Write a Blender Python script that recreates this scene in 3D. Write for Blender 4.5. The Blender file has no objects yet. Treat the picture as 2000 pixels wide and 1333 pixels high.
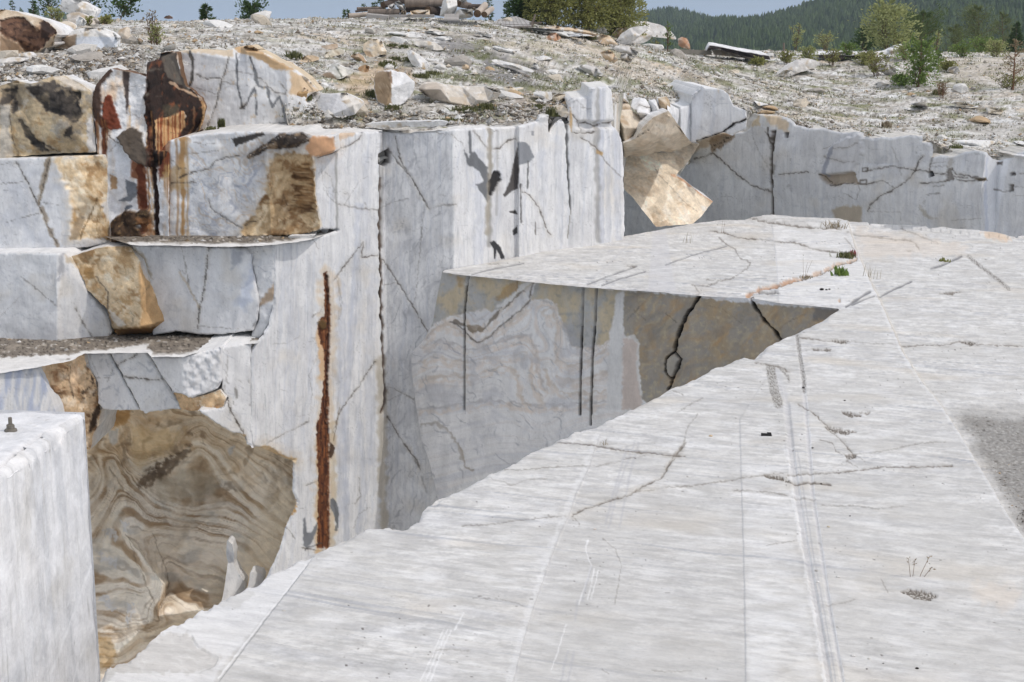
import bpy, math, random
import numpy as np
from mathutils import Vector, geometry
random.seed(7)
rng = np.random.default_rng(7)
SC = bpy.context.scene
COL = SC.collection
# ------------------------------------------------------------------ camera
F = 3000.0                      # focal length in photo pixels (frame 2000 x 1333)
CAMZ = 5.0                      # eye height above the sawn marble floor (z = 0)
PITCH = math.atan((666.5 - 70) / F)
CP, SP = math.cos(PITCH), math.sin(PITCH)
cam = bpy.data.cameras.new('camera'); cam.sensor_width = 36; cam.lens = F / 2000 * 36
cam.clip_start = 0.1; cam.clip_end = 9000
cam_o = bpy.data.objects.new('camera', cam); COL.objects.link(cam_o)
cam_o.location = (0, 0, CAMZ); cam_o.rotation_euler = (math.pi / 2 - PITCH, 0, 0)
SC.camera = cam_o

def ray(px, py):
    cx = (np.asarray(px, float) - 1000) / F; cy = -(np.asarray(py, float) - 666.5) / F
    return cx, CP + SP * cy, -SP + CP * cy
def at(px, py, D):
    """world point seen at photo pixel (px, py) at world depth y = D"""
    x, y, z = ray(px, py); t = D / y
    return np.stack([x * t, y * t, CAMZ + z * t], -1)
def onz(px, py, z=0.0):
    x, y, zz = ray(px, py); t = (z - CAMZ) / zz
    return np.stack([x * t, y * t, CAMZ + zz * t], -1)
def Dz(px, py, z):
    return float(onz(px, py, z)[..., 1])
def proj(P):
    P = np.asarray(P, float); x = P[..., 0]; y = P[..., 1]; z = P[..., 2] - CAMZ
    f = y * CP - z * SP; u = y * SP + z * CP
    return 1000 + F * x / f, 666.5 - F * u / f
def pt(px, py, D):
    return Vector(at(px, py, D).tolist())

# ------------------------------------------------------------------ noise (numpy Perlin)
_g = np.random.default_rng(11)
_perm = _g.permutation(512); _perm = np.concatenate([_perm, _perm, _perm])
_ang = _g.random(512) * 2 * np.pi; _gx, _gy = np.cos(_ang), np.sin(_ang)
def n2(x, y, s=0):
    x = np.asarray(x, float) + s * 17.31; y = np.asarray(y, float) + s * 9.77
    xi = np.floor(x).astype(np.int64); yi = np.floor(y).astype(np.int64); xf = x - xi; yf = y - yi
    xi &= 511; yi &= 511
    u = xf * xf * xf * (xf * (xf * 6 - 15) + 10); v = yf * yf * yf * (yf * (yf * 6 - 15) + 10)
    def g(a, b, dx, dy):
        h = _perm[_perm[a & 511] + (b & 511)]; return _gx[h] * dx + _gy[h] * dy
    a = g(xi, yi, xf, yf); b = g(xi + 1, yi, xf - 1, yf); c = g(xi, yi + 1, xf, yf - 1); d = g(xi + 1, yi + 1, xf - 1, yf - 1)
    return ((a + u * (b - a)) + v * ((c + u * (d - c)) - (a + u * (b - a)))) * 1.4
def fbm(x, y, o=4, s=0, g=0.5):
    r = 0; a = 1; t = 0; f = 1.0
    for k in range(o):
        r = r + a * n2(np.asarray(x) * f, np.asarray(y) * f, s + k * 3); t += a; a *= g; f *= 2.03
    return r / t
def ridge(x, y, o=4, s=0):
    r = 0; a = 1; t = 0; f = 1.0
    for k in range(o):
        r = r + a * (1 - np.abs(n2(np.asarray(x) * f, np.asarray(y) * f, s + k * 3)) * 1.6); t += a; a *= .5; f *= 2.1
    return r / t
def cell(x, y, s=0, k=.7):
    """broken-rock facets: upper envelope of tilted planes scattered one per cell; returns height and a random tone per facet"""
    x = np.asarray(x, float) + s * 13.7; y = np.asarray(y, float) + s * 5.9; xi = np.floor(x).astype(np.int64); yi = np.floor(y).astype(np.int64)
    best = np.full(x.shape, -1e9); tone = np.zeros(x.shape)
    for dx in (-1, 0, 1):
        for dy in (-1, 0, 1):
            a, b = xi + dx, yi + dy; h = _perm[_perm[a & 511] + (b & 511)]; h2 = _perm[h + 101]; h3 = _perm[h2 + 57]; h4 = _perm[h3 + 23]
            ox = x - a - h / 512.; oy = y - b - h2 / 512.; v = (h3 / 512. - .5) * .5 + (h4 / 256. - 1) * .55 * ox + (_perm[h4 + 7] / 256. - 1) * .55 * oy - k * (ox * ox + oy * oy)
            m = v > best; best = np.where(m, v, best); tone = np.where(m, h4 / 512., tone)
    return best, tone
def ss(a, b, x):
    t = np.clip((x - a) / (b - a + 1e-12), 0, 1); return t * t * (3 - 2 * t)

# ------------------------------------------------------------------ polygons
def seg_dist(px, py, pts, closed=False):
    """distance to a polyline and the running parameter 0..1 along it"""
    pts = np.asarray(pts, float)
    if closed: pts = np.vstack([pts, pts[:1]])
    best = np.full(px.shape, 1e9); par = np.zeros(px.shape)
    L = np.hypot(*np.diff(pts, axis=0).T); cum = np.concatenate([[0], np.cumsum(L)]); tot = cum[-1] + 1e-9
    for i in range(len(pts) - 1):
        ax, ay = pts[i]; bx, by = pts[i + 1]; dx, dy = bx - ax, by - ay; l2 = dx * dx + dy * dy + 1e-12
        t = np.clip(((px - ax) * dx + (py - ay) * dy) / l2, 0, 1)
        d = np.hypot(px - ax - t * dx, py - ay - t * dy); m = d < best
        best = np.where(m, d, best); par = np.where(m, (cum[i] + t * L[i]) / tot, par)
    return best, par
def inside(px, py, poly):
    poly = np.asarray(poly, float); r = np.zeros(px.shape, bool); n = len(poly)
    for i in range(n):
        x1, y1 = poly[i]; x2, y2 = poly[(i + 1) % n]
        if y1 == y2: continue
        c = ((y1 > py) != (y2 > py)) & (px < (x2 - x1) * (py - y1) / (y2 - y1) + x1); r ^= c
    return r
def near(px, py, pts, m):
    p = np.asarray(pts, float); return (px > p[:, 0].min() - m) & (px < p[:, 0].max() + m) & (py > p[:, 1].min() - m) & (py < p[:, 1].max() + m)

def rough(poly, amp=1.2, step=3.0, seed=0, closed=True):
    """resample an outline and give it the small irregularity of broken stone"""
    p = np.asarray(poly, float)
    if closed: p = np.vstack([p, p[:1]])
    out = []
    for i in range(len(p) - 1):
        L = np.hypot(*(p[i + 1] - p[i])); n = max(1, int(L / step)); t = np.arange(n) / n
        q = p[i] + (p[i + 1] - p[i]) * t[:, None]
        d = (p[i + 1] - p[i]) / (L + 1e-9); w = np.minimum(1, np.minimum(t, 1 - t) * L / 6)
        o = fbm(q[:, 0] / 14, q[:, 1] / 14, 4, seed) * amp * 2 * w
        out.append(q + np.stack([-d[1] * o, d[0] * o], -1))
    return np.vstack(out)

# ------------------------------------------------------------------ painter: stains, veins and cracks that belong to the stone
def srgb(c):
    c = np.asarray(c, float) / 255.0; return c
def lin(c):
    c = np.clip(c, 0, 1); return np.where(c <= .04045, c / 12.92, ((c + .055) / 1.055) ** 2.4)
class Paint:
    def __init__(s, px, py, base):
        s.x = px; s.y = py; s.c = np.tile(srgb(base), (len(px), 1)); s.h = np.zeros(len(px))
    def mix(s, a, col, idx=None):
        col = srgb(col); a = np.asarray(a)[:, None]
        if idx is None: s.c += (col - s.c) * a
        else: s.c[idx] += (col - s.c[idx]) * a
    def fill(s, poly, col, fe=2.0, warp=3.0, al=1.0, sc=18.0, h=0.0, seed=0, tex=0.0):
        m = np.nonzero(near(s.x, s.y, poly, fe + warp * 2 + 2))[0]
        if not len(m): return s
        x, y = s.x[m], s.y[m]
        d, _ = seg_dist(x, y, poly, True); d = np.where(inside(x, y, poly), d, -d)
        d = d + warp * fbm(x / sc, y / sc, 4, seed + 5) * 2
        a = ss(-fe, fe, d)
        if h: s.h[m] += h * a
        a = a * al
        if tex: a = a * np.clip(1 + tex * fbm(x / 6, y / 6, 4, seed + 9) * 2, 0, 1)
        s.mix(a, col, m); return s
    def line(s, pts, w, col, al=1.0, warp=1.5, sc=12.0, taper=0.0, h=0.0, fe=1.0, vary=0.4, seed=0, brk=False):
        m = np.nonzero(near(s.x, s.y, pts, w + fe + warp * 2 + 3))[0]
        if not len(m): return s
        x, y = s.x[m], s.y[m]
        wx = x + warp * fbm(x / sc, y / sc, 3, seed + 2) * 2; wy = y + warp * fbm(x / sc, y / sc, 3, seed + 31) * 2
        d, t = seg_dist(wx, wy, pts)
        hw = w / 2 * (1 + vary * n2(x / 15, y / 15, seed + 7) * 2)
        if taper > 0: hw = hw * np.clip(1 - t * taper, 0.05, 1)
        elif taper < 0: hw = hw * np.clip(1 + (1 - t) * taper, 0.05, 1)
        a = 1 - ss(np.maximum(hw - fe, 0), hw + fe, d)
        if h: s.h[m] += h * a
        a = a * (1 - .5 * ss(-.05, .4, fbm(x / 22, y / 22, 2, seed + 77))) if brk else a
        s.mix(a * al, col, m); return s
    def broken(s, poly, cols, scale=34, depth=.12, fe=4.5, warp=7.0, seed=0, al=1.0, stretch=1.0, ang=0.0, recess=.06):
        """a broken, weathered patch: facets with relief of their own and several stone tones bleeding into the sound marble"""
        m = np.nonzero(near(s.x, s.y, poly, 24))[0]
        if not len(m): return s
        x, y = s.x[m], s.y[m]; d, _ = seg_dist(x, y, poly, True); d = np.where(inside(x, y, poly), d, -d); d = d + warp * fbm(x / 14, y / 14, 5, seed + 5) * 2; a = ss(-fe, fe, d)
        ca, sa = math.cos(ang), math.sin(ang); u = (x * ca + y * sa) / stretch; v = -x * sa + y * ca; wx = 5 * fbm(x / 30, y / 30, 4, seed + 2); wy = 5 * fbm(x / 30, y / 30, 4, seed + 3)
        h1, t1 = cell((u + wx) / scale, (v + wy) / scale, seed); h2, t2 = cell((u + wx) / scale * 2.7, (v + wy) / scale * 2.7, seed + 1)
        s.h[m] += a * (depth * h1 + depth * .35 * h2 + depth * .15 * fbm(x / 6, y / 6, 4, seed + 6) - recess * ss(0, 8, d))
        c = np.tile(srgb(cols[0]), (len(m), 1)); tone = t1 * .6 + t2 * .4 + .35 * fbm(u / 18, v / 15, 5, seed + 11)
        for i, q in enumerate(cols[1:]): w_ = ss(.08, .34, fbm((u + wx * 2) / (36 - 7 * i), (v + wy * 2) / (28 - 5 * i), 6, seed + 21 + i * 4, .6) + .5 * (tone - .5) * (1 if i % 2 else -1)); c += (srgb(q) - c) * (w_ * .85)[:, None]
        c *= (1 + .22 * (tone - .5) + .12 * fbm(x / 4, y / 4, 4, seed + 31))[:, None]
        s.c[m] += (c - s.c[m]) * (a * al)[:, None]; halo = ss(-26, 0, d) * (1 - a) * .45 * (.5 + .5 * fbm(x / 10, y / 10, 3, seed + 41)); s.mix(np.clip(halo, 0, 1), cols[0], m); return s
    def noise(s, col, sx, sy, lo, hi, al=1.0, ang=0.0, seed=0, o=4, mask=None, warp=0.0):
        ca, sa = math.cos(ang), math.sin(ang)
        u = s.x * ca + s.y * sa; v = -s.x * sa + s.y * ca
        if warp: u = u + warp * fbm(s.x / 60, s.y / 60, 3, seed + 40); v = v + warp * fbm(s.x / 60, s.y / 60, 3, seed + 50)
        a = ss(lo, hi, fbm(u / sx, v / sy, o, seed)) * al
        if mask is not None: a = a * mask
        s.mix(a, col); return s
    def mask(s, poly, fe=3.0, warp=3.0, sc=18.0, seed=0):
        d, _ = seg_dist(s.x, s.y, poly, True); d = np.where(inside(s.x, s.y, poly), d, -d)
        return ss(-fe, fe, d + warp * fbm(s.x / sc, s.y / sc, 4, seed + 5) * 2)

# ------------------------------------------------------------------ depth from control points (planar facets between them)
class Depth:
    def __init__(s, ctrl):
        c = np.asarray(ctrl, float)
        _, ry, _ = ray(c[:, 0], c[:, 1]); s.q = ry / c[:, 2]; s.p = c[:, :2]
        W = at(c[:, 0], c[:, 1], c[:, 2]); E = [(i, i + 1) for i in range(len(c) - 1) if abs(c[i, 2] - c[i + 1, 2]) < 1e-9 and abs(W[i, 0] - W[i + 1, 0]) < 1e-6]
        r = geometry.delaunay_2d_cdt([Vector(v) for v in s.p.tolist()], E, [], 0, 1e-6)
        vs = np.array([list(v) for v in r[0]]); idx = [int(np.argmin(np.hypot(*(s.p - v).T))) for v in vs]
        s.t = [[idx[k] for k in f] for f in r[2] if len(f) == 3]
        if len(c) == 2 or not s.t: s.t = []
    def __call__(s, px, py):
        px = np.asarray(px, float); py = np.asarray(py, float)
        if not s.t:
            d = s.p[1] - s.p[0]; t = ((px - s.p[0][0]) * d[0] + (py - s.p[0][1]) * d[1]) / (d @ d); q = s.q[0] + t * (s.q[1] - s.q[0])
        else:
            best = np.full(px.shape, -1e9); q = np.zeros(px.shape)
            for a, b, c in s.t:
                A, B, C = s.p[a], s.p[b], s.p[c]
                den = (B[1] - C[1]) * (A[0] - C[0]) + (C[0] - B[0]) * (A[1] - C[1])
                if abs(den) < 1e-9: continue
                l0 = ((B[1] - C[1]) * (px - C[0]) + (C[0] - B[0]) * (py - C[1])) / den
                l1 = ((C[1] - A[1]) * (px - C[0]) + (A[0] - C[0]) * (py - C[1])) / den
                l2 = 1 - l0 - l1; mb = np.minimum(np.minimum(l0, l1), l2); m = mb > best
                best = np.where(m, mb, best); q = np.where(m, l0 * s.q[a] + l1 * s.q[b] + l2 * s.q[c], q)
        _, ry, _ = ray(px, py)
        return ry / q
def V(px, py, D, py2):
    """a vertical edge: the control point at its top and the one straight below it at photo height py2"""
    P = at(px, py, D); _, ry, _ = ray(px, py2); x2 = 1000 + F * P[0] / (D / ry)
    return [(px, py, D), (float(x2), py2, D)]
def plane_z(z):
    return lambda px, py: onz(px, py, z)[..., 1]

# ------------------------------------------------------------------ meshes
def new_mesh(name, verts, faces4=None, faces3=None, cols=None, mat=None, parent=None, smooth=True, attrs=None):
    me = bpy.data.meshes.new(name)
    verts = np.asarray(verts, np.float32)
    f4 = np.zeros((0, 4), np.int32) if faces4 is None else np.asarray(faces4, np.int32).reshape(-1, 4)
    f3 = np.zeros((0, 3), np.int32) if faces3 is None else np.asarray(faces3, np.int32).reshape(-1, 3)
    nl = f4.size + f3.size; nf = len(f4) + len(f3)
    me.vertices.add(len(verts)); me.loops.add(nl); me.polygons.add(nf)
    me.vertices.foreach_set('co', verts.ravel())
    me.loops.foreach_set('vertex_index', np.concatenate([f4.ravel(), f3.ravel()]))
    me.polygons.foreach_set('loop_start', np.concatenate([np.arange(len(f4)) * 4, len(f4) * 4 + np.arange(len(f3)) * 3]).astype(np.int32))
    me.polygons.foreach_set('use_smooth', np.full(nf, smooth))
    me.update(calc_edges=True); me.validate()
    if cols is not None:
        a = me.color_attributes.new('Col', 'FLOAT_COLOR', 'POINT')
        c = np.ones((len(verts), 4), np.float32); c[:, :3] = lin(cols); a.data.foreach_set('color', c.ravel())
    if mat: me.materials.append(mat)
    o = bpy.data.objects.new(name, me); COL.objects.link(o)
    if parent: o.parent = parent
    return o
def tag(o, label=None, cat=None, group=None, kind=None):
    if label: o['label'] = label
    if cat: o['category'] = cat
    if group: o['group'] = group
    if kind: o['kind'] = kind
    return o
def empty(name, loc, label, cat, group=None, rz=0):
    o = bpy.data.objects.new(name, None); COL.objects.link(o); o.location = loc; o.rotation_euler.z = rz; o.empty_display_size = .2
    return tag(o, label, cat, group)

def grid_cells(poly, step):
    poly = np.asarray(poly, float); x0, y0 = poly.min(0) - step; x1, y1 = poly.max(0) + step
    nx = int((x1 - x0) / step) + 2; ny = int((y1 - y0) / step) + 2
    gx, gy = np.meshgrid(x0 + np.arange(nx) * step, y0 + np.arange(ny) * step)
    ci = inside(gx[:-1, :-1] + step / 2, gy[:-1, :-1] + step / 2, poly)
    vid = np.arange(nx * ny).reshape(ny, nx)
    q = np.stack([vid[:-1, :-1], vid[1:, :-1], vid[1:, 1:], vid[:-1, 1:]], -1)[ci]
    used, inv = np.unique(q, return_inverse=True); q = inv.reshape(-1, 4)
    px = gx.ravel()[used].copy(); py = gy.ravel()[used].copy()
    e = np.concatenate([q[:, [0, 1]], q[:, [1, 2]], q[:, [2, 3]], q[:, [3, 0]]])
    key = e[:, 0] * (len(px) + 1) + e[:, 1]; rk = e[:, 1] * (len(px) + 1) + e[:, 0]
    be = e[~np.isin(key, rk)]
    bv = np.unique(be)
    # snap boundary vertices onto the outline
    a = poly; b = np.roll(poly, -1, 0); bx, by = px[bv], py[bv]; best = np.full(len(bv), 1e9); sx = bx.copy(); sy = by.copy()
    for i in range(len(a)):
        d = b[i] - a[i]; l2 = d @ d + 1e-12; t = np.clip(((bx - a[i][0]) * d[0] + (by - a[i][1]) * d[1]) / l2, 0, 1)
        qx = a[i][0] + t * d[0]; qy = a[i][1] + t * d[1]; dd = np.hypot(bx - qx, by - qy); m = dd < best
        best = np.where(m, dd, best); sx = np.where(m, qx, sx); sy = np.where(m, qy, sy)
    px[bv] = sx; py[bv] = sy
    return px, py, q, be, bv

def stone(name, poly, depth, paint, mat, step=2.4, back=(0, 1, 0), thick=1.5, layers=4, amp=1.0, relief=0.0, rel_sc=0.5,
          parent=None, side=None, taper=1.0, cap=False, seed=0, skip=None, chip=0.0, facet=0.0, base=(233, 233, 233), relief_fn=None, edge_fade=0, nrm=(0, -1, 0), smooth=True, sideh=0.02):
    """A solid of stone: outline + facets (photo pixels at a real depth), pushed back by `thick` metres along `back`."""
    pl = rough(poly, amp, 3.0, seed) if amp else np.asarray(poly, float)
    px, py, q, be, bv = grid_cells(pl, step)
    D = depth(px, py); P = at(px, py, D)
    p = Paint(px, py, base); paint(p, P)
    nv = Vector(nrm).normalized(); n = np.array(nv[:])
    r = p.h.copy()
    if relief: r = r + relief * fbm(P[:, 0] / rel_sc + P[:, 1] * .7 / rel_sc, P[:, 2] / rel_sc, 5, seed + 3)
    if facet:
        wq = .25 * fbm(P[:, 0] / rel_sc, P[:, 2] / rel_sc, 3, seed + 9); fh, ft = cell(P[:, 0] / rel_sc * .5 + wq, P[:, 2] / rel_sc * .5 + wq, seed + 8); f2, _ = cell(P[:, 0] / rel_sc * 1.4 + wq, P[:, 2] / rel_sc * 1.4, seed + 12); r = r + facet * (2.2 * fh + .7 * f2); p.c *= (1 + .07 * (ft - .5))[:, None]
    if relief_fn: r = r + relief_fn(px, py, P)
    if edge_fade:
        d, _ = seg_dist(px, py, pl[::2], True); r = r * ss(-1, edge_fade, d)
    if chip:
        d, _ = seg_dist(px, py, pl[::3], True); w = chip * (1.2 + 1.6 * fbm(px / 16, py / 16, 3, seed + 4))
        r = r - .06 * (1 - ss(0, np.maximum(w, .6), d)) * (1 + .6 * n2(px / 7, py / 7, seed))
    P = P + n * r[:, None]
    verts = [P]; cols = [p.c]; quads = [q]
    if thick:
        mv = np.array([[px[a] + px[b], py[a] + py[b]] for a, b in be]) / 2
        e = be if skip is None else be[~skip(mv[:, 0], mv[:, 1])]
        ids = np.unique(e); loc = {int(v): i for i, v in enumerate(ids)}; ei = np.array([[loc[int(a)], loc[int(b)]] for a, b in e])
        bk = np.array(Vector(back).normalized()[:]) * thick
        B = P[ids]; cen = B.mean(0); off = len(P); nb = len(ids)
        sc_ = srgb(base if side is None else side)
        for L in range(layers + 1):
            t = L / layers; k = 1 + (taper - 1) * t * t
            Q = cen + (B - cen) * k + bk * t
            if L: Q = Q + np.stack([fbm(B[:, 0] * 2.2 + L * 1.7, B[:, 2] * 2.2, 3, seed + 20 + k2) for k2 in range(3)], -1) * sideh
            verts.append(Q)
            f = fbm(B[:, 0] * 3 + L * .9, B[:, 2] * 3, 4, seed + 60)
            c = sc_ * (1 + .10 * f[:, None])
            if L == 0: c = c * .6 + p.c[ids] * .4
            cols.append(c)
            if L:
                o1 = off + (L - 1) * nb; o2 = off + L * nb
                quads.append(np.stack([ei[:, 1] + o1, ei[:, 0] + o1, ei[:, 0] + o2, ei[:, 1] + o2], -1))
        f3 = None
        if cap:
            ce = cen + bk; verts.append(ce[None]); cols.append(sc_[None]); o2 = off + layers * nb; c_i = off + (layers + 1) * nb
            f3 = np.stack([ei[:, 1] + o2, ei[:, 0] + o2, np.full(len(ei), c_i)], -1)
    else: f3 = None
    return new_mesh(name, np.vstack(verts), np.vstack(quads), f3, np.vstack(cols), mat, parent, smooth)

# ------------------------------------------------------------------ materials
def mat_new(name):
    m = bpy.data.materials.new(name); m.use_nodes = True; nt = m.node_tree; nt.nodes.clear()
    out = nt.nodes.new('ShaderNodeOutputMaterial'); b = nt.nodes.new('ShaderNodeBsdfPrincipled'); nt.links.new(b.outputs[0], out.inputs[0])
    return m, nt, b
def nd(nt, t, **k):
    n = nt.nodes.new(t)
    for a, v in k.items():
        if a in n.inputs.keys(): n.inputs[a].default_value = v
        else: setattr(n, a, v)
    return n
def rock_mat(name, rough_=0.75, bump=0.25, bscale=9.0, stretch=(1, 1, 1), var=0.18, vscale=3.0, fine=60.0, rot=(0, 0, 0), spec=0.25, const=None, dist=0.03, pre=0.0, grit=0.0):
    """stone: painted mineral colour x fine procedural grain, with procedural bump"""
    m, nt, b = mat_new(name); L = nt.links.new
    tc = nd(nt, 'ShaderNodeTexCoord'); mp0 = nd(nt, 'ShaderNodeMapping'); mp0.inputs['Rotation'].default_value = (0, 0, pre); L(tc.outputs['Object'], mp0.inputs[0]); mp = nd(nt, 'ShaderNodeMapping'); L(mp0.outputs[0], mp.inputs[0])
    mp.inputs['Scale'].default_value = stretch; mp.inputs['Rotation'].default_value = rot
    n1 = nd(nt, 'ShaderNodeTexNoise', Scale=vscale, Detail=8.0, Roughness=.6, Distortion=.6); L(mp.outputs[0], n1.inputs['Vector'])
    nf = nd(nt, 'ShaderNodeTexNoise', Scale=fine, Detail=4.0, Roughness=.65); L(mp.outputs[0], nf.inputs['Vector'])
    ad = nd(nt, 'ShaderNodeMath', operation='MULTIPLY_ADD'); L(nf.outputs[0], ad.inputs[0]); ad.inputs[1].default_value = .45; L(n1.outputs[0], ad.inputs[2])
    rm = nd(nt, 'ShaderNodeMapRange'); L(ad.outputs[0], rm.inputs['Value']); rm.inputs['From Min'].default_value = .45; rm.inputs['From Max'].default_value = 1.0
    rm.inputs['To Min'].default_value = 1 - var; rm.inputs['To Max'].default_value = 1 + var * .55
    if const is None:
        ca = nd(nt, 'ShaderNodeVertexColor', layer_name='Col'); src = ca.outputs[0]
    else:
        ca = nd(nt, 'ShaderNodeRGB'); ca.outputs[0].default_value = (*lin(srgb(const)), 1); src = ca.outputs[0]
    gn = nd(nt, 'ShaderNodeTexNoise', Scale=38.0, Detail=5.0, Roughness=.75); L(tc.outputs['Object'], gn.inputs['Vector']); gr = nd(nt, 'ShaderNodeMapRange'); L(gn.outputs[0], gr.inputs['Value']); gr.inputs['From Min'].default_value = .60; gr.inputs['From Max'].default_value = .70; gr.inputs['To Min'].default_value = 1.0; gr.inputs['To Max'].default_value = 1 - grit
    gm = nd(nt, 'ShaderNodeMath', operation='MULTIPLY'); L(rm.outputs[0], gm.inputs[0]); L(gr.outputs[0], gm.inputs[1])
    mx = nd(nt, 'ShaderNodeVectorMath', operation='SCALE'); L(src, mx.inputs[0]); L(gm.outputs[0], mx.inputs['Scale'])
    L(mx.outputs[0], b.inputs['Base Color'])
    b.inputs['Roughness'].default_value = rough_; b.inputs['Specular IOR Level'].default_value = spec
    nb = nd(nt, 'ShaderNodeTexNoise', Scale=bscale, Detail=9.0, Roughness=.62); L(mp.outputs[0], nb.inputs['Vector'])
    bp = nd(nt, 'ShaderNodeBump', Strength=bump, Distance=dist); L(nb.outputs[0], bp.inputs['Height']); L(bp.outputs[0], b.inputs['Normal'])
    return m
def leaf_mat(name, c1, c2, trans=.35, rough_=.6, sc=2.2):
    m, nt, b = mat_new(name); L = nt.links.new
    tc = nd(nt, 'ShaderNodeTexCoord'); n1 = nd(nt, 'ShaderNodeTexNoise', Scale=sc, Detail=5.0); L(tc.outputs['Object'], n1.inputs['Vector'])
    gi = nd(nt, 'ShaderNodeNewGeometry')
    a = nd(nt, 'ShaderNodeMath', operation='MULTIPLY_ADD'); L(gi.outputs['Random Per Island'], a.inputs[0]); a.inputs[1].default_value = .6; L(n1.outputs[0], a.inputs[2])
    cr = nd(nt, 'ShaderNodeValToRGB'); L(a.outputs[0], cr.inputs[0]); cr.color_ramp.elements[0].position = .4; cr.color_ramp.elements[1].position = 1.0
    cr.color_ramp.elements[0].color = (*c1, 1); cr.color_ramp.elements[1].color = (*c2, 1)
    L(cr.outputs[0], b.inputs['Base Color']); b.inputs['Roughness'].default_value = rough_; b.inputs['Specular IOR Level'].default_value = .2
    tr = nd(nt, 'ShaderNodeBsdfTranslucent'); L(cr.outputs[0], tr.inputs[0]); mx = nd(nt, 'ShaderNodeMixShader'); mx.inputs[0].default_value = trans
    L(b.outputs[0], mx.inputs[1]); L(tr.outputs[0], mx.inputs[2]); L(mx.outputs[0], nt.nodes['Material Output'].inputs[0])
    return m
M_WALL = rock_mat('sawn_marble_wall', .7, .32, 9, (1, 1, .45), .19, 3.6, 30, grit=.25)
M_FLOOR = rock_mat('sawn_marble_floor', .72, .45, 10, (.8, 2.4, 1), .22, 3.0, 22, pre=.35, grit=.3, dist=.02)
M_ROUGH = rock_mat('broken_marble', .85, .6, 7, (1, 1, 1), .24, 4.0, 40, grit=.2)
M_TAN = rock_mat('stained_marble', .85, .6, 7, (1, 1, 1), .32, 4.0, 34, grit=.25)
M_CAVE = rock_mat('banded_rock', .85, .6, 6, (1, 1, 1.6), .22, 3.5, 40, grit=.2)
M_GROUND = rock_mat('gravel_ground', .95, .9, 9, (1, 1, 1), .5, 6, 28, dist=.06)
M_PEB = rock_mat('loose_stone', .85, .5, 10, (1, 1, 1), .25, 5, 40)
# ------------------------------------------------------------------ traced outlines come from enlarged crops of the photograph
def Zf(x0, y0, s):
    return lambda *p: [(x0 + p[i] / s, y0 + p[i + 1] / s) for i in range(0, len(p), 2)]
Z1, Z2, Z3, Z4, Z5, Z6, Z7, Z8, Z9 = [Zf(a, b, 2.8543) for a, b in ((0, 0), (600, 0), (1300, 0), (0, 430), (650, 430), (1300, 430), (0, 866), (650, 866), (1300, 866))]
ZR = Zf(170, 80, 3.333); ZA, ZB, ZC, ZD = [Zf(a, b, 4.9375) for a, b in ((560, 60), (940, 60), (1180, 150), (1600, 230))]
ZE = Zf(180, 760, 4.443); ZF = Zf(180, 1000, 4.3); ZG = Zf(820, 500, 4.443); ZH = Zf(1380, 400, 4.443); ZI = Zf(1380, 780, 5.405)
K1 = Zf(650, 0, 5.714); K2 = Zf(1000, 0, 4); K3 = Zf(1500, 0, 4); K4 = Zf(0, 0, 5.714)

zT = float(at(740, 258, 31.9)[2])        # top ledge of the back wall
zBC = float(at(530, 478, 29.8)[2])       # ledge between the upper and the middle blocks
zCD = float(at(440, 672, 29.4)[2])       # ledge below the middle blocks
WHITE = (228, 228, 229); GREY = (207, 207, 209); BLUE = (182, 190, 207); TANC = (205, 176, 134); CRK = (62, 54, 46); DIKE = (108, 110, 113)

def tps(pts, vals):
    p = np.asarray(pts, float); c = p.mean(0); s = p.std(0).max(); q = (p - c) / s; n = len(p)
    r = np.hypot(*(q[:, None] - q[None]).transpose(2, 0, 1)); K = np.where(r > 0, r * r * np.log(r + 1e-12), 0) + np.eye(n) * 1e-3
    A = np.zeros((n + 3, n + 3)); A[:n, :n] = K; A[:n, n] = 1; A[:n, n + 1:] = q; A[n:, :n] = A[:n, n:].T
    w = np.linalg.solve(A, np.concatenate([vals, np.zeros(3)]))
    def f(x, y):
        x = (np.asarray(x, float) - c[0]) / s; y = (np.asarray(y, float) - c[1]) / s; o = w[n] + w[n + 1] * x + w[n + 2] * y
        for i in range(n):
            d2 = (x - q[i, 0]) ** 2 + (y - q[i, 1]) ** 2; o = o + w[i] * .5 * d2 * np.log(d2 + 1e-12)
        return o
    return f
def stream(lines):
    P, Vv = [], []
    for v, l in lines:
        for a in l: P.append(a); Vv.append(v)
    return tps(P, np.array(Vv, float))

def marble(p, seed=0, vert=.35, swirl=.35, blue=.25, ang=1.1, tan=.0):
    """soft grey clouds, bluish swirls and vertical saw streaks of a cut marble face"""
    p.noise(GREY, 70, 40, -.15, .45, .55, ang, seed, 5, warp=50)
    p.noise((206, 206, 208), 8, 160, 0, .4, vert, 0, seed + 3, 4)
    p.noise((238, 238, 238), 5, 120, .1, .5, vert, 0, seed + 4, 4)
    p.noise((168, 172, 180), 60, 9, .18, .42, swirl, ang, seed + 5, 5, warp=60)
    p.noise((190, 195, 206), 9, 240, .05, .35, blue, 0.05, seed + 6, 4, warp=10); p.noise((176, 178, 182), 2.6, 90, .22, .45, vert * .8, 0.02, seed + 17, 3); p.noise((172, 172, 172), 3.2, 3.2, .3, .5, .35, 0, seed + 19, 3)
    p.noise((214, 205, 190), 90, 90, .1, .5, .35 + tan, 0, seed + 9, 4)
    v = np.abs(fbm(p.x / 70 + .5 * fbm(p.x / 40, p.y / 40, 3, seed), p.y / 70, 4, seed + 13)); p.mix((1 - ss(.0, .012, v)) * .30 * ss(-.1, .3, fbm(p.x / 60, p.y / 60, 2, seed + 14)), (120, 118, 116))

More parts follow.
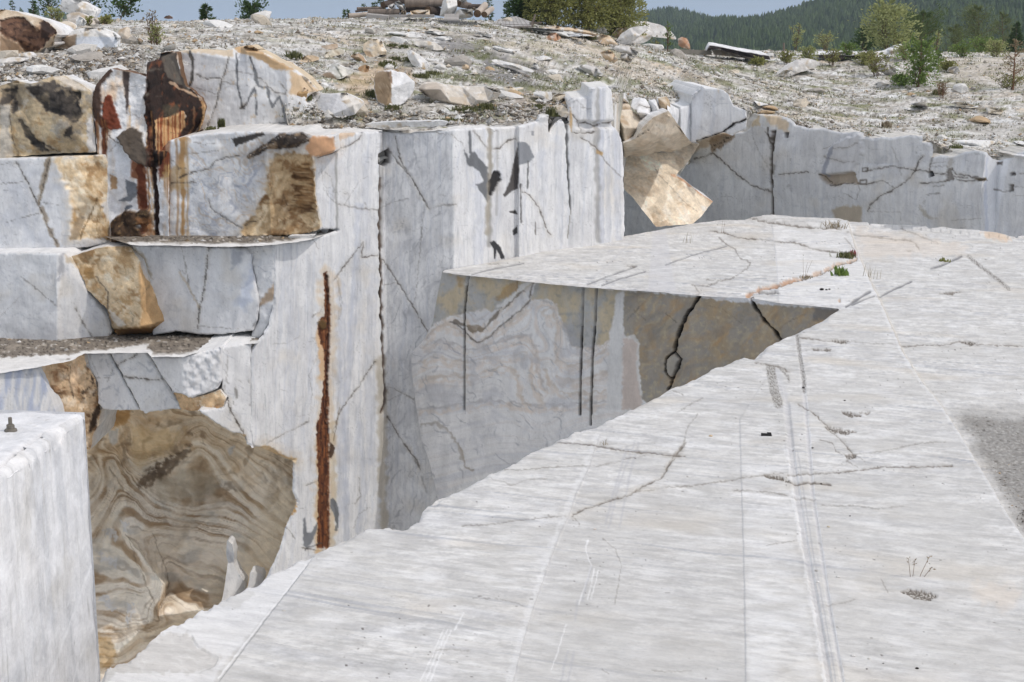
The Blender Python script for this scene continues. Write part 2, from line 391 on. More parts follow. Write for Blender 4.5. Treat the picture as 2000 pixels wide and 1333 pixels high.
# ---- the back wall of the pit: sawn faces that zigzag away to the right
def wall_ctrl():
    c = []
    c += V(533, 479, 29.8, 1350) + V(560, 474, Dz(560, 474, zBC), 1350)
    for x, y, d in ((612, 265, Dz(612, 265, zT)), (700, 260, 31.95), (741, 258, 32.75)): c += V(x, y, d, 1350)
    c += V(748, 258, 33.52, 1350) + V(884, 255, 33.3, 1300) + V(888, 255, 33.35, 1300)
    for x, y, dd in ((950, 250, 34.15), (956, 250, 34.45), (1008, 246, 35.2), (1014, 245, 35.1), (1072, 238, 36.1), (1112, 236, 36.6)): c += V(x, y, dd, 1250)
    D0 = 36.6
    c += V(1122, 200, D0 + .05, 1250) + V(1160, 172, D0 + .35, 1250) + V(1167, 172, D0 + .55, 1250) + V(1225, 172, D0 + 1.6, 1250)
    return c
D_WALL = Depth(wall_ctrl())
wall_poly = [(612, 266), (652, 262), (700, 259), (745, 257), (770, 260), (800, 263), (815, 260), (845, 259), (886, 253), (925, 251), (955, 250), (985, 249), (1012, 247), (1030, 243), (1050, 238), (1056, 228), (1072, 226), (1074, 262),
    (1080, 250), (1090, 236), (1096, 234), (1108, 244), (1112, 240), (1112, 197), (1118, 192), (1134, 191), (1149, 189), (1150, 171), (1190, 169), (1195, 176), (1198, 210), (1200, 243), (1212, 262), (1218, 285), (1221, 380), (1222, 760), (1222, 1100), (900, 1250), (640, 1330), (470, 1330),
    (500, 1180), (525, 1125), (548, 1075), (560, 1030), (574, 1000), (580, 980), (573, 962), (574, 902), (556, 895), (520, 880), (504, 873), (494, 875), (488, 840), (489, 760), (489, 690), (500, 672), (516, 655), (526, 636), (536, 590), (535, 520), (532, 478), (560, 474), (600, 470), (640, 458), (664, 449), (625, 449), (618, 420), (615, 368), (611, 310)]
def paint_wall(p, P):
    x, y = p.x, p.y
    marble(p, 2, .5, .16, .32, 1.2)
    m2 = p.mask([(746, 262), (887, 254), (887, 560), (850, 1100), (746, 1100)], 2, 1)
    p.noise((186, 187, 191), 60, 10, -.05, .45, .5, 2.0, 61, 5, mask=m2, warp=35)
    p.noise((150, 152, 157), 70, 5, .2, .42, .5, 2.1, 63, 5, mask=m2, warp=30)
    p.noise((244, 244, 244), 60, 12, .1, .5, .5, 2.0, 67, 5, mask=m2, warp=40)
    p.line([(742, 700), (746, 830), (750, 1100)], 16, (176, 164, 142), .55, 3, fe=5)
    # blue vertical bands
    for q, w_, a in (([(668, 560), (664, 700), (668, 1000)], 22, .5), ([(700, 400), (690, 620), (676, 800), (676, 1060)], 15, .6), ([(728, 540), (722, 700), (724, 900)], 20, .4),
                     ([(704, 830), (712, 960), (700, 1040)], 12, .5), ([(716, 300), (712, 480)], 22, .35), ([(650, 300), (646, 440)], 10, .3), ([(560, 480), (570, 760), (560, 900)], 18, .3), ([(600, 500), (606, 760)], 10, .3),
                     ([(932, 300), (938, 420), (930, 520)], 26, .45), ([(1060, 300), (1062, 460)], 16, .3), ([(1090, 270), (1092, 460)], 14, .3), ([(1172, 175), (1174, 470)], 11, .75), ([(1203, 250), (1206, 470)], 14, .5), ([(1186, 260), (1188, 470)], 8, .4)):
        p.line(q, w_ * .7, (182, 188, 202), a * .7, 3, 30, fe=4); p.line([(x_ + w_ * .45, y_) for x_, y_ in q], 3, (176, 180, 190), a * .6, 2, 30, fe=1.5)
    # vertical dark edge streaks of the saw passes
    for q, w_, a in (([(958, 255), (956, 480)], 8, .5), ([(972, 256), (970, 420)], 3, .3), ([(1165, 175), (1168, 470)], 9, .45), ([(746, 260), (745, 480)], 6, .4), ([(656, 300), (658, 450)], 2, .5)):
        p.line(q, w_, (120, 118, 114), a, 1.5, 30, fe=3)
    # dark dykes
    p.fill(Z2(875, 835, 900, 880, 912, 850, 935, 850, 965, 890, 1005, 935, 1012, 1000, 1020, 1100, 1008, 1132, 980, 1090, 940, 1030, 985, 1010, 960, 960, 930, 935, 890, 920), DIKE, 1.5, 1.5, .9, 8)
    p.line(Z2(905, 735, 908, 850), 5, DIKE, .9, 1, vary=.2)
    p.fill(Z2(1170, 800, 1200, 792, 1232, 800, 1268, 880, 1225, 912, 1176, 920), (132, 135, 140), 1.2, 2, .9, 8)
    p.fill(Z2(1172, 818, 1180, 940, 1172, 1052, 1130, 1075, 1100, 1100, 1092, 1090, 1130, 1010, 1152, 900), (84, 80, 78), 1.2, 1, .95, 8)
    p.fill(Z2(1040, 955, 1070, 955, 1082, 1000, 1050, 1050, 1030, 1090, 1012, 1088, 1012, 1020), (44, 42, 41), 1.2, 2, .95, 6, h=-.05)
    p.fill(Z2(1125, 1180, 1160, 1172, 1172, 1195, 1140, 1190), (48, 45, 43), 1, 1, .9, 6); p.fill(Z2(1145, 1290, 1172, 1255, 1172, 1300, 1150, 1312), (58, 57, 58), 1, 1, .9, 6)
    p.fill(Z5(875, 125, 900, 115, 935, 150, 958, 215, 940, 218, 915, 165, 905, 215, 898, 215, 895, 160), (54, 54, 57), 1, 1, .95, 6)
    p.line(Z2(1018, 720, 1018, 900, 1010, 1100, 1005, 1300), 7, (168, 158, 140), .6, 2, fe=3)
    p.line(Z2(1230, 900, 1228, 1050), 3, (84, 84, 84), .8, 1); p.line(Z2(1190, 1030, 1192, 1130, 1195, 1240), 3, (74, 72, 72), .8, 1, h=-.02); p.line(Z2(1272, 1240, 1272, 1310), 2, CRK, .6, 1)
    p.line(Z2(1448, 690, 1448, 800, 1455, 960, 1468, 1175), 6, (92, 92, 92), .95, 1.5, 25, taper=.6, h=-.03); p.line(Z2(1448, 690, 1440, 655, 1420, 640), 3, CRK, .8, 1)
    p.line(Z2(1470, 1170, 1455, 1290, 1452, 1330), 1.6, (120, 112, 100), .7, 1)
    p.fill(Z2(1252, 732, 1264, 730, 1264, 756, 1252, 756), (140, 142, 146), .8, .6, .8, 5)
    # cracks
    for q, w_, a in ((Z2(1200, 1070, 1240, 1090, 1300, 1170, 1330, 1260, 1345, 1300, 1362, 1312), 3, .85), (Z2(490, 760, 500, 800, 520, 900, 560, 960, 600, 1020, 640, 1100, 680, 1160), 2.6, .75), (Z2(450, 830, 500, 900, 560, 970), 3, .6), (Z2(680, 1165, 760, 1145, 828, 1140), 2, .6),
                     (Z2(925, 730, 960, 770, 1000, 825), 2, .7), (Z2(1000, 720, 1060, 730), 1.5, .5), (Z2(1030, 832, 1070, 828, 1110, 790, 1150, 775, 1168, 778), 2.4, .8), (Z2(820, 765, 860, 800, 880, 830), 1.5, .6), (Z2(720, 742, 815, 755), 2, .6),
                     (Z2(1525, 770, 1570, 795, 1612, 825, 1640, 860), 2.6, .85), (Z2(1640, 870, 1690, 930, 1750, 990), 1.6, .7), (Z2(1530, 690, 1560, 685, 1610, 705, 1660, 690, 1700, 685), 4.5, .9), (Z2(1480, 740, 1540, 745, 1600, 738), 4, .85), (Z2(1530, 600, 1570, 605), 1.6, .6),
                     (Z2(1500, 560, 1560, 610), 1.5, .3), (Z2(1480, 640, 1520, 690, 1528, 745), 2.5, .7), (Z2(165, 840, 240, 810, 290, 775, 300, 752), 2.6, .8), (Z2(80, 900, 85, 1000, 95, 1060, 130, 1110, 160, 1130), 1.5, .45), (Z2(100, 965, 130, 985, 150, 1070), 1.5, .45),
                     (Z2(210, 1140, 260, 1060, 300, 1000, 340, 985), 1.4, .4), (Z2(175, 1140, 300, 1165, 400, 1172), 1.8, .6), (Z2(318, 1130, 330, 1165), 1.5, .5), (Z2(410, 1165, 470, 1130, 560, 1110), 1.5, .5), (Z2(655, 1150, 640, 1240, 635, 1330), 1.5, .4),
                     (Z5(5, 340, 60, 270, 120, 190, 172, 122), 2.2, .75), (Z5(172, 125, 160, 212, 250, 198), 2.4, .75), (Z5(278, 222, 350, 330, 440, 470, 530, 625), 2.4, .7), (Z5(285, 360, 350, 350), 1.4, .5), (Z5(500, 0, 480, 250, 455, 480), 1.5, .45), (Z5(238, 790, 150, 930, 40, 1075, 0, 1190), 2.2, .7),
                     (Z5(302, 1090, 360, 1190, 420, 1280, 470, 1340, 490, 1400), 2.2, .75), (Z5(300, 930, 340, 940, 450, 998), 1.8, .6), (Z5(310, 1005, 380, 975), 1.4, .5), (Z5(30, 340, 45, 450, 35, 560), 1.5, .5), (Z8(405, 5, 450, 80, 488, 145), 2, .8), (Z8(490, 180, 525, 280), 1.5, .4),
                     (Z4(1480, 1250, 1560, 1205, 1650, 1160, 1720, 1122), 2, .7), (Z4(1720, 1120, 1730, 1060, 1740, 980, 1725, 860, 1780, 740), 1.3, .4), (Z4(1885, 300, 1895, 380, 1910, 460, 1900, 560), 1.3, .4), (Z4(1520, 690, 1600, 690, 1670, 650), 1.2, .3), (Z4(1740, 540, 1790, 510, 1800, 480), 1.4, .6),
                     (Z4(1740, 95, 1775, 165), 1.3, .4), (Z7(1705, 235, 1770, 212), 2, .6), (Z7(1600, 470, 1645, 535), 1.6, .6), (Z7(1690, 585, 1760, 600), 2.5, .7), (Z8(150, 200, 160, 300, 130, 340), 3, .4), (Z8(120, 470, 150, 400, 210, 360), 1.6, .4)):
        if w_ > 1.7: p.line(q, w_ * 3.2, (176, 164, 146), .2 * a, 3, 12, fe=4, brk=True)
        p.line(q, w_ * .6, CRK, a * (.85 if w_ > 2 else .6), 1.8, 7, h=-.012 if w_ > 2 else 0, vary=.9, fe=1.2, brk=True)
    # the deep seam at the inner corner and its notch
    p.line([(742, 350), (743, 483), (745, 553), (747, 675), (752, 760), (750, 790), (742, 808)], 4.2, (84, 68, 56), .9, 2, 30, h=-.05, vary=.6)
    p.line([(742, 483), (744, 560), (747, 680)], 1.8, (44, 36, 30), .9, 2, 30, h=-.04)
    p.line([(741, 300), (741, 350), (743, 440)], 2.2, (110, 106, 102), .8, 1, h=-.02)
    p.fill([(741, 303), (757, 292), (762, 300), (761, 318), (748, 324), (740, 320)], (60, 54, 50), 1.5, 1, .95, 6, h=-.25)
    p.fill(Z2(405, 882, 450, 870, 460, 885, 420, 912), (205, 203, 198), 1, 1, 1, 5, h=.1)
    # rust streak
    rust = Z4(1802, 300, 1822, 290, 1836, 400, 1842, 500, 1838, 640, 1836, 750, 1826, 900, 1834, 1000, 1830, 1120, 1836, 1250, 1834, 1420, 1836, 1830, 1772, 1830, 1776, 1420, 1768, 1260, 1764, 1150, 1790, 1080, 1800, 960, 1812, 850, 1806, 740, 1790, 690, 1774, 600, 1780, 560, 1812, 530, 1812, 420)
    p.line([(626, 640), (628, 700), (633, 740)], 12, (222, 170, 116), .75, 2, fe=3); p.line([(624, 830), (622, 1080)], 10, (214, 178, 128), .8, 2, fe=3); p.line([(648, 830), (652, 960), (646, 1080)], 12, (200, 182, 150), .55, 3, fe=4)
    p.line([(640, 540), (642, 700), (634, 820), (636, 1080)], 34, (214, 190, 158), .55, 5, 20, fe=9, brk=True); p.fill(rust, (112, 68, 42), 1.8, 2.6, 1, 8, h=-.03)
    r = p.mask(rust, 1.5, 1.5, 10)
    p.noise((62, 34, 24), 3.5, 50, -.15, .3, .9, .02, 33, 4, mask=r); p.noise((156, 96, 54), 3.0, 70, .02, .35, .75, .0, 36, 4, mask=r); p.noise((40, 26, 22), 7, 9, .1, .35, .6, .0, 38, 5, mask=r); p.noise((186, 140, 96), 4, 14, .2, .42, .5, .0, 39, 5, mask=r)
    p.line([(639, 540), (642, 640), (640, 730), (636, 830)], 3, (56, 30, 20), .8, 2, h=-.03)
    p.fill(Z4(1770, 570, 1800, 555, 1822, 570, 1818, 605, 1795, 615), (96, 74, 42), 1.2, 1, .9, 5, h=.04)
    p.fill(Z4(1840, 1235, 1870, 1270, 1850, 1330, 1835, 1320), (70, 50, 36), 1.2, 1.5, .9, 5)
    p.line(Z4(1860, 1230, 1875, 1150, 1895, 1050), 1.6, (100, 84, 64), .6, 1)
    # grey hook shaped dyke near the foot of the streak
    p.fill(Z7(1690, 420, 1700, 410, 1712, 500, 1735, 500, 1770, 440, 1770, 480, 1735, 560, 1710, 585, 1692, 570), (120, 123, 128), 1.2, 1, .9, 6)
    p.fill(Z7(1842, 310, 1870, 320, 1890, 360, 1888, 460, 1875, 440, 1860, 390, 1842, 360), (118, 121, 126), 1.2, 1, .9, 6); p.line(Z7(1800, 560, 1720, 580, 1700, 600), 2.5, (70, 70, 70), .7, 1)
    p.line(Z8(5, 320, 28, 400, 20, 480), 6, (110, 112, 114), .8, 2)
    p.broken(ZE(1420, 520, 1500, 480, 1560, 505, 1660, 570, 1770, 610, 1768, 650, 1640, 625, 1540, 590, 1450, 560), [(214, 186, 146), (176, 140, 98), (230, 212, 182)], 16, .05, 2, 4, seed=1440)
    # orange cap at the upper left
    p.broken([(600, 264), (640, 262), (654, 264), (653, 297), (640, 302), (616, 310), (606, 300)], [(208, 170, 136), (180, 132, 94), (228, 206, 180)], 22, .07, 2, 3, seed=264, stretch=1.1, ang=1.4); p.fill([(640, 262), (700, 258), (690, 266), (655, 276)], (212, 180, 146), 3, 3, .7, 8)
    p.line([(612, 310), (640, 303), (656, 296), (656, 268)], 2.2, CRK, .7, 1)
    p.fill(Z2(1613, 838, 1650, 850, 1648, 870, 1612, 858), (182, 150, 104), 1, 1, .8, 5)
    p.fill(Z2(1468, 600, 1480, 660, 1474, 735, 1462, 700), (190, 152, 100), 2, 1, .8, 5)
    p.line([(490, 690), (489, 760), (492, 870)], 3, (240, 240, 240), .7, .6)
    p.fill(Z7(1600, 380, 1630, 330, 1655, 318, 1650, 380, 1630, 400), (186, 146, 92), 1.5, 2, .9, 6)
def wall_relief(px, py, P):
    h = .03 * fbm(px / 30, py / 90, 4, 71)
    m = ss(1108, 1114, px) * (1 - ss(1216, 1222, px))
    h = h + .10 * m * (ss(1148, 1151, px) - ss(1162, 1166, px) * .6) * (1 - ss(236, 240, py)) - .10 * m * (ss(234, 240, py) - ss(248, 254, py)) * ss(1120, 1134, px)
    h = h - .05 * ss(640, 690, px) * (1 - ss(720, 740, px)) * ss(480, 540, py)
    return h
tag(stone('quarry_wall', wall_poly, D_WALL, paint_wall, M_WALL, 1.8, thick=4.2, amp=.9, relief_fn=wall_relief, chip=2.0, nrm=(.5, -.85, 0), side=(226, 224, 220), skip=lambda x, y: (y > 500), seed=4), kind='structure')

# ---- blocks of the stepped left face
G_BLK = 'marble blocks of the stepped quarry face'
def block(label, poly, ctrl, paint, thick=1.6, mat=None, **k):
    o = stone('marble_block', poly, Depth(ctrl), paint, mat or M_WALL, thick=thick, **k)
    return tag(o, label, 'marble block', G_BLK)
def cr(p, *items):
    for q, w_, a in items:
        if w_ > 1.7: p.line(q, w_ * 3.2, (168, 156, 138), .22 * a, 3, 12, fe=4, brk=True)
        p.line(q, w_ * .6, CRK, a * (.9 if w_ > 1.8 else .65), 1.8, 7, h=-.012 if w_ > 1.8 else 0, vary=.9, fe=1.2, brk=True)

# B2: block under the white slab
DB2 = 30.85
def paint_b2(p, P):
    marble(p, 12, .15, .55, .1, .5)
    p.noise((150, 156, 172), 70, 7, .0, .4, .55, -1.0, 122, 5, mask=p.mask(Z1(1050, 900, 1500, 860, 1450, 1100, 1200, 1330, 1000, 1330), 12, 8), warp=60)
    p.noise((196, 170, 140), 60, 8, .1, .42, .5, .6, 126, 5, warp=60)
    tan = Z1(1338, 1330, 1350, 1270, 1430, 1170, 1500, 1000, 1490, 920, 1540, 860, 1620, 850, 1700, 856, 1744, 880, 1756, 1050, 1784, 1290, 1700, 1330)
    p.broken(tan, [(206, 180, 142), (166, 132, 92), (224, 206, 176), (140, 106, 70)], 44, .16, seed=128, stretch=1.1, ang=-.8); tm = p.mask(tan, 3, 4) * .35
    p.noise((120, 92, 58), 50, 9, -.1, .4, .85, -.9, 131, 5, mask=tm, warp=25); p.noise((222, 204, 172), 40, 10, .05, .4, .8, -.9, 134, 5, mask=tm, warp=25)
    br = Z1(1620, 940, 1730, 900, 1750, 1050, 1755, 1180, 1640, 1200, 1600, 1180, 1640, 1080, 1625, 1000)
    p.broken(br, [(150, 116, 78), (110, 80, 50), (196, 168, 128)], 26, .12, seed=137, stretch=1.6, ang=.1); p.noise((84, 60, 36), 60, 6, .0, .3, .8, .1, 137, 4, mask=p.mask(br, 2, 3)); p.noise((196, 168, 128), 50, 6, .1, .35, .7, .1, 139, 4, mask=p.mask(br, 2, 3))
    p.fill(Z1(1290, 775, 1380, 755, 1470, 738, 1475, 752, 1410, 780, 1310, 818), (62, 58, 54), 1.2, 1.5, .95, 6)
    dk = Z1(1365, 880, 1400, 850, 1480, 800, 1560, 750, 1690, 738, 1732, 775, 1700, 800, 1620, 830, 1500, 832, 1430, 870, 1400, 885)
    p.broken(dk, [(70, 60, 52), (44, 38, 34), (150, 128, 102)], 20, .10, 1.5, 3, seed=140, recess=-.10); p.noise((140, 116, 88), 30, 7, .15, .4, .7, -.5, 141, 4, mask=p.mask(dk, 1, 2)); p.noise((205, 200, 192), 40, 5, .25, .4, .6, -.5, 143, 4, mask=p.mask(dk, 1, 2))
    p.fill(Z1(1740, 758, 1862, 770, 1868, 846, 1800, 878, 1735, 870, 1700, 830), (206, 158, 118), 2, 2, .95, 8); 
    # rust and ochre runs
    for x0, x1, w_, c_, a in ((1015, 1020, 11, (168, 122, 66), .8), (985, 990, 5, (150, 100, 50), .6), (1040, 1045, 5, (170, 130, 80), .6), (940, 930, 12, (150, 92, 50), .65), (905, 900, 10, (120, 56, 30), .85)):
        p.line(Z1(x0, 770, x1, 1010, x1, 1320), w_, c_, a, 1.5, 30, taper=.5, fe=2)
    p.fill(Z1(900, 960, 1040, 900, 1050, 1040, 930, 1080), (196, 160, 108), 5, 4, .6, 10)
    cr(p, (Z1(1000, 990, 1080, 960, 1160, 945, 1200, 900, 1260, 880, 1330, 872), 3, .85), (Z1(900, 1060, 960, 1020, 1010, 1020, 1090, 1018), 2, .7), (Z1(1160, 1110, 1180, 1170, 1230, 1200, 1290, 1240, 1345, 1272), 2, .7), (Z1(1345, 1275, 1390, 1240, 1420, 1240), 2.4, .7),
       (Z1(1080, 790, 1130, 810, 1200, 800), 1.6, .6), (Z1(1050, 860, 1130, 850, 1220, 840), 1.6, .5), (Z1(1500, 950, 1520, 1010, 1500, 1100), 1.6, .4), (Z1(950, 880, 1000, 940, 1040, 935), 1.8, .7), (Z1(1600, 1180, 1580, 1090, 1560, 1180), 1.8, .5))
block('swirled grey marble block with a brown right end under the white slab', [(308, 300), (330, 275), (368, 266), (403, 261), (452, 259), (500, 257), (545, 259), (590, 257), (612, 265), (654, 266), (655, 296), (616, 309), (614, 368), (620, 420), (625, 449), (600, 458), (540, 462), (490, 463), (455, 467), (400, 469), (315, 468), (311, 440), (312, 408), (318, 360)],
      V(311, 266, DB2 + .2, 470) + V(420, 262, DB2, 470) + V(520, 259, DB2 - .1, 470) + [(520, 330, DB2 + .05), (600, 300, DB2 - .15), (560, 400, DB2 + .15), (625, 449, DB2 - .4), (656, 266, Dz(656, 266, zT) + .03), (618, 320, DB2 - .25)],
      paint_b2, 3.4, chip=1.5, relief=.05, rel_sc=.5, facet=.05, seed=21, side=(224, 222, 218))

# rust column, recessed, with the big dark weathered mass on it
DR = DB2 + .04; DA2 = Dz(480, 249, zT) + .12
def paint_rust(p, P):
    marble(p, 31, .2, .3, .1, .3); q = p
    q.noise((206, 168, 128), 30, 90, .0, .4, .7, 0, 311, 4)
    q.fill(ZR(30, 300, 60, 250, 150, 175, 165, 200, 110, 270, 95, 300, 100, 400, 95, 480, 140, 500, 130, 560, 90, 560, 30, 490), (72, 54, 44), 1.5, 2, .95, 8, h=.1)
    q.fill(ZR(135, 345, 160, 360, 170, 400, 200, 470, 225, 570, 180, 580, 130, 575, 100, 430, 118, 370), (110, 52, 32), 1.5, 2, .95, 7, h=.05)
    q.fill(ZR(230, 195, 275, 205, 270, 430, 258, 470, 245, 330, 232, 260), (66, 56, 52), 1.5, 1.5, .9, 7)
    for a, b, c_, w_ in ((60, 75, (128, 80, 44), 5), (105, 110, (96, 54, 34), 9), (130, 125, (150, 110, 70), 4)): q.line(ZR(a, 520, b, 760), w_, c_, .8, 1, 20, taper=.5, fe=1.5)
    q.line(ZR(110, 560, 118, 800), 8, (84, 46, 30), .8, 1, taper=.4); q.line(ZR(278, 420, 275, 560, 285, 700), 3, (206, 160, 100), .5, 2)
    # warm stained pane with runs
    pane = ZR(430, 500, 640, 440, 650, 560, 560, 700, 500, 790, 440, 820)
    q.fill(pane, (196, 158, 112), 3, 3, .95, 10); pm = q.mask(pane, 2, 3)
    for x_, w_, c_ in ((462, 6, (104, 44, 22)), (480, 8, (126, 58, 28)), (500, 3, (150, 90, 46)), (530, 4, (150, 84, 40)), (556, 3, (128, 60, 30)), (572, 5, (112, 52, 26)), (604, 7, (104, 42, 22)), (622, 3, (150, 90, 50))):
        q.line(ZR(x_, 450, x_ + 2, 720), w_ * .6, c_, .85, 1, 16, taper=.3)
    q.fill(ZR(455, 760, 540, 700, 560, 760, 500, 880, 470, 900), (112, 48, 26), 3, 3, .85, 7)
    q.fill(ZR(500, 820, 640, 700, 660, 860, 560, 900, 490, 900), (204, 170, 112), 4, 4, .75, 9)
    for x_, w_, c_, e in ((600, 4, (150, 104, 56), 1240), (622, 6, (176, 128, 66), 1270), (575, 3, (140, 110, 76), 1000), (650, 3, (190, 150, 92), 900)): q.line(ZR(x_, 640, x_ + 6, e), w_, c_, .8, 1, 20, taper=.5, fe=1.5)
    # lower left: white with grey shapes
    q.fill(ZR(150, 870, 300, 800, 320, 1100, 170, 1180, 145, 1000), (222, 222, 224), 4, 4, .8, 10)
    q.fill(ZR(250, 900, 325, 930, 330, 1000, 280, 1050, 200, 1045, 260, 1010), (112, 116, 122), 1.5, 2, .9, 7); q.line(ZR(240, 1100, 280, 1080), 5, (110, 115, 122), .9, 1)
    q.fill(ZR(150, 870, 195, 890, 195, 960, 155, 970), (158, 120, 78), 2, 2, .8, 6)
    q.fill(ZR(290, 770, 385, 800, 390, 1100, 325, 1100, 330, 900, 285, 890), (126, 76, 48), 2, 2, .9, 10); q.line(ZR(350, 800, 365, 1100, 370, 1230), 13, (92, 46, 28), .85, 2, 20)
    q.line(ZR(395, 820, 410, 1240), 4, (180, 130, 80), .7, 2)
    q.fill(ZR(140, 600, 290, 780, 285, 890, 150, 850), (214, 216, 220), 4, 4, .7, 10)
    # the dark mass
    mass = ZR(380, 160, 400, 140, 470, 120, 475, 80, 520, 72, 580, 78, 600, 200, 640, 290, 680, 320, 740, 370, 765, 420, 745, 540, 700, 600, 640, 620, 600, 670, 520, 740, 480, 800, 440, 830, 400, 800, 385, 600, 372, 400)
    hole = ZR(440, 520, 520, 490, 632, 455, 645, 560, 560, 660, 500, 720, 440, 725)
    a = q.mask(mass, 1.5, 3) * (1 - q.mask(hole, 1.5, 3)); q.mix(a, (48, 34, 28)); ch, ct = cell(q.x / 26, q.y / 34, 355); c2, _ = cell(q.x / 10, q.y / 13, 356); q.h += a * (.02 + .20 * ch + .08 * c2 + .04 * fbm(q.x / 5, q.y / 7, 4, 358))
    q.noise((30, 21, 17), 14, 16, -.1, .3, .85, 0, 351, 5, mask=a); q.noise((126, 74, 46), 10, 22, .12, .4, .8, .4, 353, 5, mask=a); q.noise((112, 108, 98), 22, 16, .15, .45, .7, 0, 357, 4, mask=a * (p.y < 190))
    q.fill(ZR(480, 80, 575, 80, 610, 230, 640, 290, 560, 280, 500, 190), (104, 100, 92), 2, 3, .75, 8, h=.0)
    q.line(ZR(560, 110, 600, 200, 640, 300), 6, (66, 62, 58), .8, 1); q.fill(ZR(480, 420, 600, 420, 580, 490, 500, 490), (84, 80, 62), 3, 4, .6, 8)
    q.line(ZR(540, 270, 600, 310, 680, 340, 740, 380), 4, (206, 176, 146), .75, 2)
    q.line(ZR(765, 400, 760, 500, 730, 600), 8, (196, 156, 110), .8, 2); q.line(ZR(700, 430, 690, 560, 640, 640), 3, (150, 112, 80), .7, 1.5)
    q.fill(ZR(200, 625, 240, 585, 300, 560, 360, 600, 365, 660, 420, 740, 425, 820, 380, 815, 300, 775, 250, 720), (84, 74, 64), 1.5, 2, .95, 8, h=.12)
    q.line(ZR(415, 480, 420, 700, 425, 820), 13, (38, 22, 17), .97, 1.5, 20, h=.0); q.line(ZR(430, 820, 445, 1000, 452, 1260), 9, (44, 26, 20), .97, 1, 20, h=-.08); q.line(ZR(415, 830, 432, 1260), 3, (196, 160, 116), .6, 1)
    q.fill(ZR(430, 720, 460, 710, 480, 760, 450, 810, 430, 790), (28, 24, 22), 2, 2, .9, 5)
    lo = ZR(150, 1180, 200, 1140, 240, 1110, 330, 1105, 400, 1098, 422, 1130, 400, 1180, 335, 1200, 360, 1250, 405, 1290, 300, 1340, 160, 1340)
    a = q.mask(lo, 1.5, 3); q.mix(a, (78, 60, 44)); ch, ct = cell(q.x / 18, q.y / 15, 375); q.h += a * (.2 + .14 * ch); q.noise((38, 28, 22), 10, 10, -.05, .35, .8, 0, 371, 5, mask=a); q.noise((150, 122, 84), 12, 9, .15, .42, .7, 0, 373, 5, mask=a)
    q.fill(ZR(330, 1150, 420, 1140, 435, 1270, 380, 1270), (150, 104, 66), 3, 3, .7, 7)
    rr = np.random.default_rng(77)
    for k in range(46):
        x0 = rr.uniform(286, 372) if k < 32 else rr.uniform(186, 216); y0 = {0: rr.uniform(215, 300)}.get(0) if k < 32 else rr.uniform(220, 252); L_ = rr.uniform(25, 130) if k < 32 else rr.uniform(20, 60); q.line([(x0, y0), (x0 + rr.uniform(-1, 1), y0 + L_ * .5), (x0 + rr.uniform(-2, 2), y0 + L_)], rr.uniform(1.2, 3.2), [(92, 44, 26), (126, 66, 36), (150, 92, 50), (60, 32, 24), (186, 140, 90)][k % 5], rr.uniform(.35, .75), .8, 14, taper=.7, fe=1.2, brk=True)
    cr(q, (ZR(135, 615, 190, 660, 215, 665), 2, .8), (ZR(150, 720, 190, 675), 1.6, .6), (ZR(100, 285, 200, 300, 360, 295), 1.4, .5), (ZR(500, 600, 640, 605), 1.6, .5), (ZR(260, 450, 330, 500, 380, 520), 1.4, .4), (ZR(560, 800, 620, 830, 650, 820), 2, .7))
rc = [(178, 200), (186, 170), (200, 150), (217, 134), (252, 140), (285, 150), (288, 122), (312, 114), (313, 104), (326, 101), (346, 103), (352, 140), (362, 168), (375, 176), (394, 192), (402, 210), (398, 240), (386, 260), (372, 266), (330, 300), (330, 480), (214, 484), (213, 430), (207, 395), (206, 350), (206, 310), (190, 300), (186, 240)]
block('rust stained marble pillar with a dark brown weathered mass and brown runs', rc, [(178, 200, DR + .1), (178, 480, DR + .1), (217, 130, DR + .3), (284, 130, DR + .35), (346, 100, DA2 - .06), (362, 167, DA2 - .08), (402, 208, DA2 - .10), (384, 262, DA2 - .05), (330, 302, DR + .05), (300, 240, DR + .45), (290, 420, DR + .1), (240, 300, DR + .15), (330, 484, DR), (214, 486, DR + .05)], paint_rust, .45, mat=M_TAN, relief=.10, rel_sc=.35, facet=.06, seed=23, amp=1.6, step=1.8, side=(120, 92, 70), edge_fade=16)

